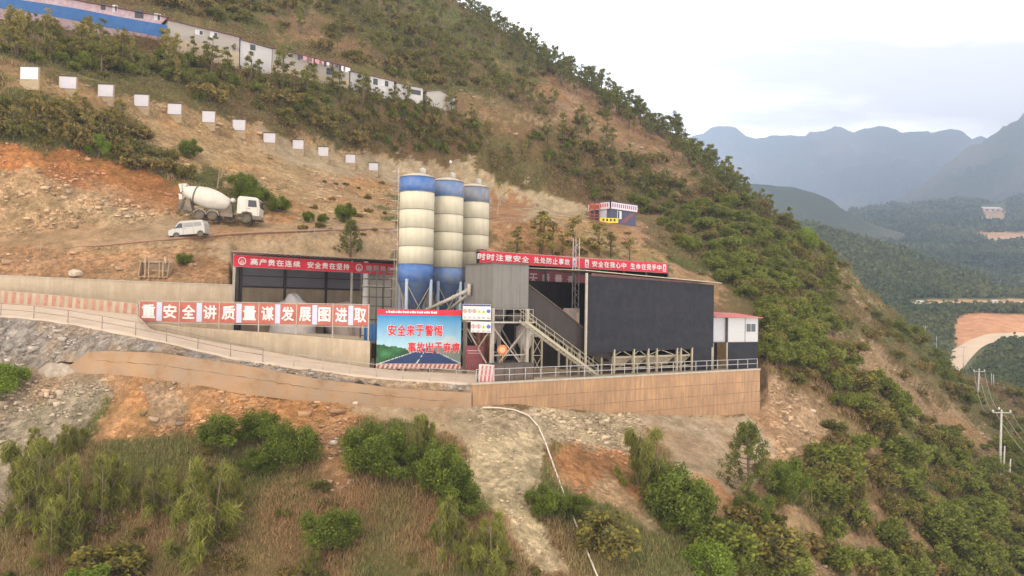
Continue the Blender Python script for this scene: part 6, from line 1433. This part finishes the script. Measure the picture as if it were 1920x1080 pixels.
# --- repeats scattered over the slopes
BUILT = ((-700, 520), (430, 500), (420, 440), (1000, 415), (1260, 490), (1360, 540), (1440, 600), (1440, 790), (1180, 775), (880, 765), (600, 755), (300, 715), (-700, 715))
ROADP = ((-700, 380), (0, 400), (320, 400), (330, 330), (500, 340), (500, 400), (740, 405), (930, 385), (1100, 400), (1215, 400), (1215, 455), (1000, 440), (730, 445), (430, 470), (0, 540), (-700, 540))
def ok(px, py, polys=(BUILT,)):
    a, b = np.array([px]), np.array([py]); return not any(inpoly(a, b, p)[0] for p in polys)
BOARDS = ((-20, 105), (210, 148), (340, 185), (710, 295), (720, 345), (340, 245), (210, 212), (-20, 168))
def cell(fi): r, c = divmod(fi, NC-1); return r, c
def scatter(n, poly, key, name, label, cat, group, hrange, minpx, seed, bare_max=.35, wide=(.85, 1.15), thr=None, excl=(BUILT,), keys=None, maxtry=40):
    rg = random.Random(seed); xs = [p[0] for p in poly]; ys = [p[1] for p in poly]; done = []; tries = 0
    while len(done) < n and tries < n*maxtry:
        tries += 1; x, y = rg.uniform(min(xs), max(xs)), rg.uniform(min(ys), max(ys))
        if not ok(x, y, ()) or not inpoly(np.array([x]), np.array([y]), poly)[0] or not ok(x, y, excl): continue
        h = ground_n(x, y)
        if h[0] is None: continue
        g = h[0]; r, c = cell(h[2])
        if grid_bare[r, c] > bare_max and rg.random() < .93: continue
        if thr is not None:
            v = fbm(np.array([[g.x*.045+seed, g.y*.045, g.z*.045]]), 3)[0]
            if v < thr: continue
        mp = minpx*rg.uniform(.5, 1.3)
        if any(abs(x-a) < mp and abs(y-b) < mp*.6 for a, b in done): continue
        done.append((x, y)); k = rg.choice(keys) if keys else key
        plant(k, name, label, cat, g-Vector((0, 0, .1)), rg.uniform(*hrange), group, rg.uniform(*wide))
    return len(done)
# ridge line pines
rr = random.Random(8); sk = [(905, 14), (1000, 82), (1100, 142), (1200, 205), (1300, 272), (1400, 352), (1480, 402), (1560, 448)]
def skl(x): return np.interp(x, [a for a, b in sk], [b for a, b in sk])
nr = 0
for i in range(270):
    x = 880+620*(i+rr.random())/270; y = skl(x)+rr.uniform(0, 1)**1.5*46+1
    g = ground(x, y+4)
    if not g: continue
    h = rr.uniform(4.5, 8)*(1 if x < 1380 else .72)
    plant('ridgepine', 'ridge_pine', 'pine standing with many others along the skyline ridge of the hill', 'pine', g-Vector((0, 0, .2)), h, 'pines along the ridge', rr.uniform(.8, 1.25)); nr += 1
print('ridge', nr)
T1 = ((-60, -10), (560, 0), (905, 10), (1300, 270), (1420, 380), (1300, 380), (1000, 230), (860, 160), (650, 105), (450, 45), (200, -10))
print('upper', scatter(150, ((330, -40), (900, -20), (1000, 80), (1300, 280), (1420, 375), (1400, 400), (1250, 380), (1000, 225), (870, 170), (640, 100), (450, 50)), None, 'hill_pine', 'scattered pine on the upper slope above the barracks', 'pine', 'scattered pines on the upper slope', (4, 8), 22, 21, keys=['hillpine'], thr=-.08))
print('upperscrub', scatter(230, ((-60, -60), (900, -20), (1000, 80), (1300, 290), (1440, 395), (1250, 390), (1000, 235), (870, 190), (640, 110), (450, 50)), None, 'hill_shrub', 'low shrub on the upper brown slope above the barracks', 'shrub', 'shrubs on the upper slope', (1.2, 2.8), 16, 22, keys=['scrub', 'olivebush', 'olivebush', 'brownscrub']))
print('mid', scatter(120, ((0, 66), (315, 100), (450, 126), (650, 168), (860, 215), (1000, 245), (1240, 300), (1400, 390), (1250, 385), (1120, 375), (880, 312), (700, 285), (450, 200), (200, 150), (0, 105)), None, 'slope_pine', 'small pine on the green belt between the barracks and the cut slope', 'pine', 'small pines below the barracks', (2.6, 5.5), 22, 23, keys=['hillpine', 'hillpine', 'sapling'], excl=(BUILT, BOARDS)))
print('midscrub', scatter(165, ((-60, 75), (315, 115), (450, 140), (650, 178), (860, 225), (1000, 250), (1240, 300), (1400, 390), (1250, 392), (1120, 382), (880, 320), (700, 292), (450, 212), (200, 165), (-60, 105)), None, 'belt_shrub', 'leafy shrub on the green belt below the barracks', 'shrub', 'shrubs below the barracks', (1.2, 2.8), 17, 24, keys=['slopebush', 'slopebush', 'olivebush', 'brownscrub'], thr=-.2, excl=(BUILT, BOARDS)))
# tall thin trees in front of the blue fence and barracks, and the left sapling stand
for i in range(30):
    x = rr.uniform(-20, 330); y = np.interp(x, [0, 315], [95, 135])+rr.uniform(-12, 18)
    plant_px('sapling', 'thin_tree', 'thin tall sapling in the row before the blue fence', 'tree', x, y, rr.uniform(45, 95), 'thin saplings before the blue fence', 1.2)
for x, y, h in ((190, 140, 95), (395, 140, 75), (470, 160, 65), (530, 165, 85), (575, 200, 80), (635, 190, 60), (680, 200, 70), (740, 215, 55), (850, 250, 60), (870, 262, 50), (800, 230, 50), (700, 218, 55), (760, 245, 60), (820, 262, 60)):
    plant_px('hillpine', 'barrack_pine', 'taller pine standing right in front of the barracks', 'pine', x, y, h, 'pines before the barracks', 1.1)
for i in range(34):
    x = rr.uniform(-10, 235); y = 250+rr.uniform(-20, 35)
    plant_px('sapling', 'thin_tree', 'thin sapling in the stand below the first signboards', 'tree', x, y, rr.uniform(38, 72), 'sapling stand below the first signboards', 1.3)
print('leftscrub', scatter(48, ((-60, 200), (200, 215), (330, 300), (360, 345), (330, 350), (150, 290), (-60, 260)), None, 'cut_shrub', 'dusty shrub on top of the red cut left of the truck', 'shrub', 'shrubs above the red cut', (1., 2.2), 13, 25, keys=['scrub', 'olivebush', 'brownscrub'], bare_max=.5))
print('bench', scatter(34, ((560, 430), (560, 330), (740, 320), (740, 400), (1000, 430), (1240, 440), (1340, 530), (1250, 500), (920, 470)), None, 'roadside_shrub', 'small shrub on the dirt slope beside the upper road', 'shrub', 'small shrubs beside the upper road', (.4, 1.0), 14, 28, keys=['brownscrub', 'brownscrub', 'olivebush'], bare_max=1.1, excl=()))
# right hand spur
SPUR = ((1200, 395), (1250, 385), (1400, 385), (1480, 415), (1560, 470), (1620, 540), (1700, 620), (1790, 700), (1930, 750), (1960, 1090), (1500, 1090), (1330, 1090), (1350, 1000), (1500, 900), (1545, 800), (1440, 690), (1430, 590), (1340, 520), (1240, 430))
print('spur', scatter(215, SPUR, None, 'spur_shrub', 'green shrub among many on the steep right hand slope', 'shrub', 'shrubs on the right hand slope', (1.2, 3.3), 27, 26, keys=['slopebush', 'slopebush', 'slopebush', 'olivebush'], bare_max=.3, wide=(.9, 1.4), thr=-.2))
print('spurdense', scatter(130, ((1190, 395), (1400, 385), (1480, 420), (1560, 500), (1560, 700), (1450, 690), (1430, 590), (1340, 520), (1240, 430)), None, 'flank_shrub', 'leafy shrub in the thick green cover behind the cabin and black building', 'shrub', 'thick shrubs behind the cabin', (1.6, 3.4), 20, 31, keys=['slopebush', 'slopebush', 'olivebush'], bare_max=.6, wide=(.9, 1.3)))
print('spurlow', scatter(260, SPUR, None, 'spur_scrub', 'low olive or brown scrub between the shrubs of the right hand slope', 'shrub', 'low scrub on the right hand slope', (.7, 1.7), 20, 27, keys=['scrub', 'olivebush', 'brownscrub', 'brownscrub'], bare_max=.5))
print('front', scatter(46, ((-60, 850), (400, 850), (640, 900), (880, 990), (1000, 1000), (1180, 980), (1420, 1000), (1500, 1090), (-60, 1090)), None, 'grass_shrub', 'small low shrub in the dry grass of the foreground', 'shrub', 'small shrubs in the foreground grass', (.35, .9), 24, 29, keys=['olivebush', 'scrub', 'brownscrub'], bare_max=.3))

# ---- uncountable cover: dry grass, leafy ground cover, rubble
ebvh = BVHTree.FromPolygons([tuple(v.co) for v in emb.data.vertices], [tuple(p.vertices) for p in emb.data.polygons])
ecol = np.array([.33, .28, .24])
def image_points(n, seed, x0=-140, x1=2060, y0=-60, y1=1180):
    rg = np.random.default_rng(seed); X = rg.uniform(x0, x1, n); Y = rg.uniform(y0, y1, n); out = []; ids = []
    o = Vector((0, 0, CAMZ))
    for x, y in zip(X.tolist(), Y.tolist()):
        d = CX*((x-960)/FPX)+CY*((540-y)/FPX)+CF
        h = bvh.ray_cast(o, d); he = ebvh.ray_cast(o, d) if y > 560 and x < 900 else (None,)
        if he[0] is not None and h[0] is not None and he[3] < h[3]: out.append(he[0][:]); ids.append(-1); continue
        if h[0] is not None: out.append(h[0][:]); ids.append(h[2])
    ids = np.array(ids); eb = ids < 0; ids = np.maximum(ids, 0); r, c = ids//(NC-1), ids % (NC-1)
    p = np.array(out); rel = p-np.array([0, 0, CAMZ]); dz = rel@np.array(CF)
    return p, np.where(eb, 1., grid_bare[r, c]*np.where(grid_smooth[r, c] & (np.random.default_rng(2).random(len(r)) < .93), .29, 1)), np.where(eb[:, None], ecol, C.reshape(NR, NC, 3)[r, c]), 960+FPX*(rel@np.array(CX))/dz, 540-FPX*(rel@np.array(CY))/dz
pp_, pb_, pc_, pxx, pyy = image_points(190000, 5)
built = inpoly(pxx, pyy, BUILT); roadm = inpoly(pxx, pyy, ((-700, 440), (0, 440), (330, 412), (500, 420), (740, 415), (950, 400), (1100, 412), (1200, 424), (1200, 448), (1100, 432), (950, 418), (700, 432), (460, 440), (300, 452), (0, 475), (-700, 500)))
free = ~built & ~roadm
rg = np.random.default_rng(77)
# dry grass (near foreground) : upright blades
sm_ = (pb_ > .15) & (pb_ < .3)
m = free & (pb_ < .4) & ~sm_ & (pp_[:, 1] < 100); q = pp_[m]; n = len(q); rep_ = 5
cen = np.repeat(q, rep_, 0)+rg.normal(size=(n*rep_, 3))*np.array([.28, .28, .03])
g_ = fbm(cen*.16+40, 3); t = np.clip(.42+g_*2.8, 0, 1)[:, None]
cols_ = np.array([.46, .295, .155])*(1-t)+np.array([.23, .245, .085])*t; cols_ = np.where(rg.random((len(cen), 1)) < .16, np.array([[.40, .29, .16]]), cols_)*rg.uniform(.7, 1.3, (len(cen), 1))
hh = np.clip(cen[:, 1]/55, .8, 1.6)*.34*np.clip(1+fbm(cen*.3, 2)*1.2, .5, 1.7); cen[:, 2] += hh*.35
d = rg.normal(size=cen.shape)*.33; d[:, 2] = 1; d /= np.linalg.norm(d, axis=1)[:, None]; s = np.cross(d, rg.normal(size=cen.shape)); s /= np.linalg.norm(s, axis=1)[:, None]
w_ = hh[:, None]*.13; h_ = hh[:, None]*rg.uniform(.6, 1.3, (len(cen), 1))
V_ = np.stack([cen-d*h_*.5-s*w_*.5, cen-d*h_*.5+s*w_*.5, cen+d*h_*.55], 1).reshape(-1, 3)
gr = mesh_np('dry_grass', V_, np.arange(len(V_)).reshape(-1, 3), leafm, attr={'tint': np.repeat(cols_, 3, 0)}); tag(gr, kind='stuff')
print('grass', len(cen))
# ground cover on the farther slopes
m = free & (pb_ < .45) & ~sm_ & (pp_[:, 1] >= 80); q = pp_[m]
dn = fbm(q*.07+11, 4)+fbm(q*.4+5, 2)*.6; keep = dn+.22*(pxx[m] > 1230)+.16 > rg.random(len(q))*.5-.25; q = q[keep]; n = len(q); rep_ = 7
sz = np.clip(q[:, 1]/130, .6, 2.3)*.42
cen = np.repeat(q, rep_, 0)+rg.normal(size=(n*rep_, 3))*np.repeat(sz, rep_)[:, None]*np.array([1.1, 1.1, .45]); cen[:, 2] += np.repeat(sz, rep_)*.45
base = fbm(cen*.06+61, 4)+.10*(cen[:, 0] > 20)-.04; t = np.clip(.45+base*2.4, 0, 1)[:, None]; t2 = rg.random((len(cen), 1))
cols_ = (np.array([.27, .185, .095])*(1-t)+np.array([.165, .185, .06])*t)*np.repeat(rg.uniform(.7, 1.3, n), rep_)[:, None]*(.8+.4*t2)
V_, F_, C_ = leaves(cen, np.repeat(sz, rep_)*.8, .5, .35, cols_, rg)
gc = mesh_np('ground_cover', V_, F_, leafm, attr={'tint': C_}); tag(gc, kind='stuff'); print('cover', len(cen))
# rubble on the bare soil and spoil heaps
m = free & (pb_ > .3) | inpoly(pxx, pyy, ((-700, 600), (0, 596), (126, 610), (250, 634), (440, 675), (700, 710), (880, 722), (880, 736), (600, 711), (450, 683), (300, 661), (110, 655), (110, 700), (-700, 700))); q = pp_[m]; qx, qy, qc = pxx[m], pyy[m], pc_[m]
roc = fbm(q*.35+91, 3)*1.4+.08
for poly, a in ((((985, 750), (1180, 775), (1210, 870), (1100, 850), (1010, 800)), .7), (((860, 760), (1010, 775), (1010, 850), (880, 850)), .35), (((-700, 600), (130, 610), (230, 740), (60, 900), (-700, 1000)), .35), (((0, 320), (330, 400), (300, 440), (0, 450)), .35), (((1430, 720), (1540, 800), (1500, 860), (1420, 800)), .3),
                ((((560, 300), (740, 330), (740, 410), (600, 400))), .25), ((((250, 800), (640, 770), (640, 850), (330, 830))), .2)):
    roc += a*inpoly(qx, qy, poly)
roc -= .45*inpoly(qx, qy, ((855, 850), (1020, 800), (1060, 1080), (930, 1080)))
k = roc > rg.random(len(q))*1.1; q, qc = q[k], qc[k]; n = len(q)
# stones of the berm are laid on the embankment, the rest on the ground
st = rg.lognormal(-2.1, .6, n)*np.clip(q[:, 1]/60, .8, 2.2); st = np.clip(st, .04, .8)
unit = np.array([(-1, -1, -1), (1, -1, -1), (1, 1, -1), (-1, 1, -1), (-1, -1, 1), (1, -1, 1), (1, 1, 1), (-1, 1, 1)])*.5
V_ = unit[None]*rg.uniform(.55, 1.2, (n, 8, 3))*st[:, None, None]*rg.uniform(.5, 1.3, (n, 1, 3))*np.array([1.3, 1., .6])
an = rg.uniform(0, 6.28, n); ca, sa = np.cos(an)[:, None], np.sin(an)[:, None]; x_ = V_[..., 0]*ca-V_[..., 1]*sa; y_ = V_[..., 0]*sa+V_[..., 1]*ca; V_ = np.stack([x_, y_, V_[..., 2]], -1)+q[:, None, :]+np.array([0, 0, .03])
fq = np.array([(3, 2, 1, 0), (4, 5, 6, 7), (0, 1, 5, 4), (1, 2, 6, 5), (2, 3, 7, 6), (3, 0, 4, 7)]); F_ = (fq[None]+8*np.arange(n)[:, None, None]).reshape(-1, 4)
cc = qc*.72+np.array([.42, .35, .28])*.25; cc = cc*rg.uniform(.55, 1.35, (n, 1))
rb = mesh_np('rubble', V_.reshape(-1, 3), F_, attr_mat('stone', attr='tint', detail=((3., .2),), bump=0), attr={'tint': np.repeat(np.clip(cc, .02, .8), 8, 0)}); tag(rb, kind='stuff'); print('rubble', n)

# boulders one can point to
def boulder(label, px, py, wpx, col, seed):
    g = ground(px, py); 
    if not g: return
    bm = bmesh.new(); bmesh.ops.create_icosphere(bm, subdivisions=3, radius=.5); r = wpx*g.y/FPX
    v = np.array([p.co[:] for p in bm.verts]); d = 1+.5*fbm(v*2+seed, 3); v = v*d[:, None]*np.array([1.1, .8, .62])*r; v = np.round(v/(r*.11))*(r*.11)*.5+v*.5
    for p, c in zip(bm.verts, v): p.co = c
    me = bpy.data.meshes.new('boulder'); bm.to_mesh(me); bm.free(); me.materials.append(mat('rock_%d' % seed, col, var=.25, scale=2, bump=.4)); o = bpy.data.objects.new('boulder', me); COL.objects.link(o); o.location = g+Vector((0, 0, r*.12)); tag(o, label, 'boulder')
boulder('flat pale slab in the dry grass left of the lone shrub', 436, 966, 16, (.46, .40, .33), 1); boulder('pale boulder above the bare orange strip', 667, 756, 16, (.5, .40, .34), 2); boulder('brown boulder left of the left shrub group', 337, 796, 13, (.20, .15, .12), 3)
boulder('flat boulder above the back wall left of the digger bucket', 142, 516, 24, (.46, .36, .27), 4); boulder('white stone at the foot of the spoil slope, lower right', 1612, 1036, 14, (.6, .56, .48), 5); boulder('pale slab at the end of the low wall near the left shrubs', 385, 832, 14, (.36, .34, .30), 6)
boulder('whitish rock at the upper edge of the small stone gully', 1524, 772, 12, (.5, .42, .34), 7); boulder('second white stone below the first in the lower right', 1655, 1062, 18, (.58, .52, .44), 8); boulder('pale stone in the middle of the bare orange strip', 625, 832, 14, (.5, .42, .36), 9)
# sticks
for i, (x0, y0, x1, y1, lb) in enumerate(((146, 655, 160, 612, 'thin pale stick standing in the grey rubble bank'), (185, 640, 202, 610, 'leaning stick on the rubble bank right of the thin one'), (885, 800, 965, 770, 'long cut branch lying on the spill below the wall'), (912, 818, 935, 855, 'short pole lying down the spill'), (1068, 820, 1071, 788, 'thin dark stake above the orange patch'), (76, 470, 78, 450, 'short pale post at the edge of the dirt road on the left'))):
    g = ground(x0, y0); e = P(x1, y1, g.y+(.6 if abs(x1-x0) > 30 else 0)); o = thing('stick', lb, 'stick', g); mb = MB(); mb.tube([(0, 0, -.1), (e-g)*.5+Vector((.03, 0, .03)), e-g], .045, 6, rads=[.05, .045, .03]); mb.build('branch', wood, o)

# ---- far woods: one mass of crowns over the valley and the middle hill
def far_points(n, seed):
    rgx = np.random.default_rng(seed); out = []; o = Vector((0, 0, CAMZ))
    for x, y in zip(rgx.uniform(1450, 2100, n).tolist(), rgx.uniform(370, 800, n).tolist()):
        d = CX*((x-960)/FPX)+CY*((540-y)/FPX)+CF; h = vbvh.ray_cast(o, d)
        if h[0] is not None: out.append((*h[0], x, y))
    return np.array(out)
fp = far_points(26000, 3); fx, fy = fp[:, 3], fp[:, 4]; bad = np.zeros(len(fp), bool)
for poly in (((1775, 700), (1780, 640), (1785, 600), (1815, 588), (2200, 590), (2200, 640), (1880, 640), (1855, 660), (1820, 700), (1790, 712)), ((1700, 560), (2200, 558), (2200, 575), (1700, 577)), ((1812, 436), (2200, 434), (2200, 450), (1850, 458)), ((1835, 385), (1890, 385), (1890, 420), (1840, 420))): bad |= inpoly(fx, fy, poly)
bad |= fbm(fp[:, :3]*.006+3, 3) < -.6
q = fp[~bad][:, :3]; n = len(q); rep_ = 7; sz = np.clip(q[:, 1]/420, .9, 4.2)*1.5
cen = np.repeat(q, rep_, 0)+rg.normal(size=(n*rep_, 3))*np.repeat(sz, rep_)[:, None]*np.array([.9, .9, .6]); cen[:, 2] += np.repeat(sz, rep_)*1.1
t = np.clip(.5+fbm(np.repeat(q, rep_, 0)*.01+8, 3)*2, 0, 1)[:, None]; cols_ = (np.array([.075, .10, .04])*(1-t)+np.array([.14, .15, .055])*t)*np.repeat(rg.uniform(.65, 1.35, n), rep_)[:, None]
V_, F_, C_ = leaves(cen, np.repeat(sz, rep_)*1.5, .8, .2, cols_, rg)
tag(mesh_np('far_woods', V_, F_, leafm, attr={'tint': C_}), kind='stuff'); print('far', n)
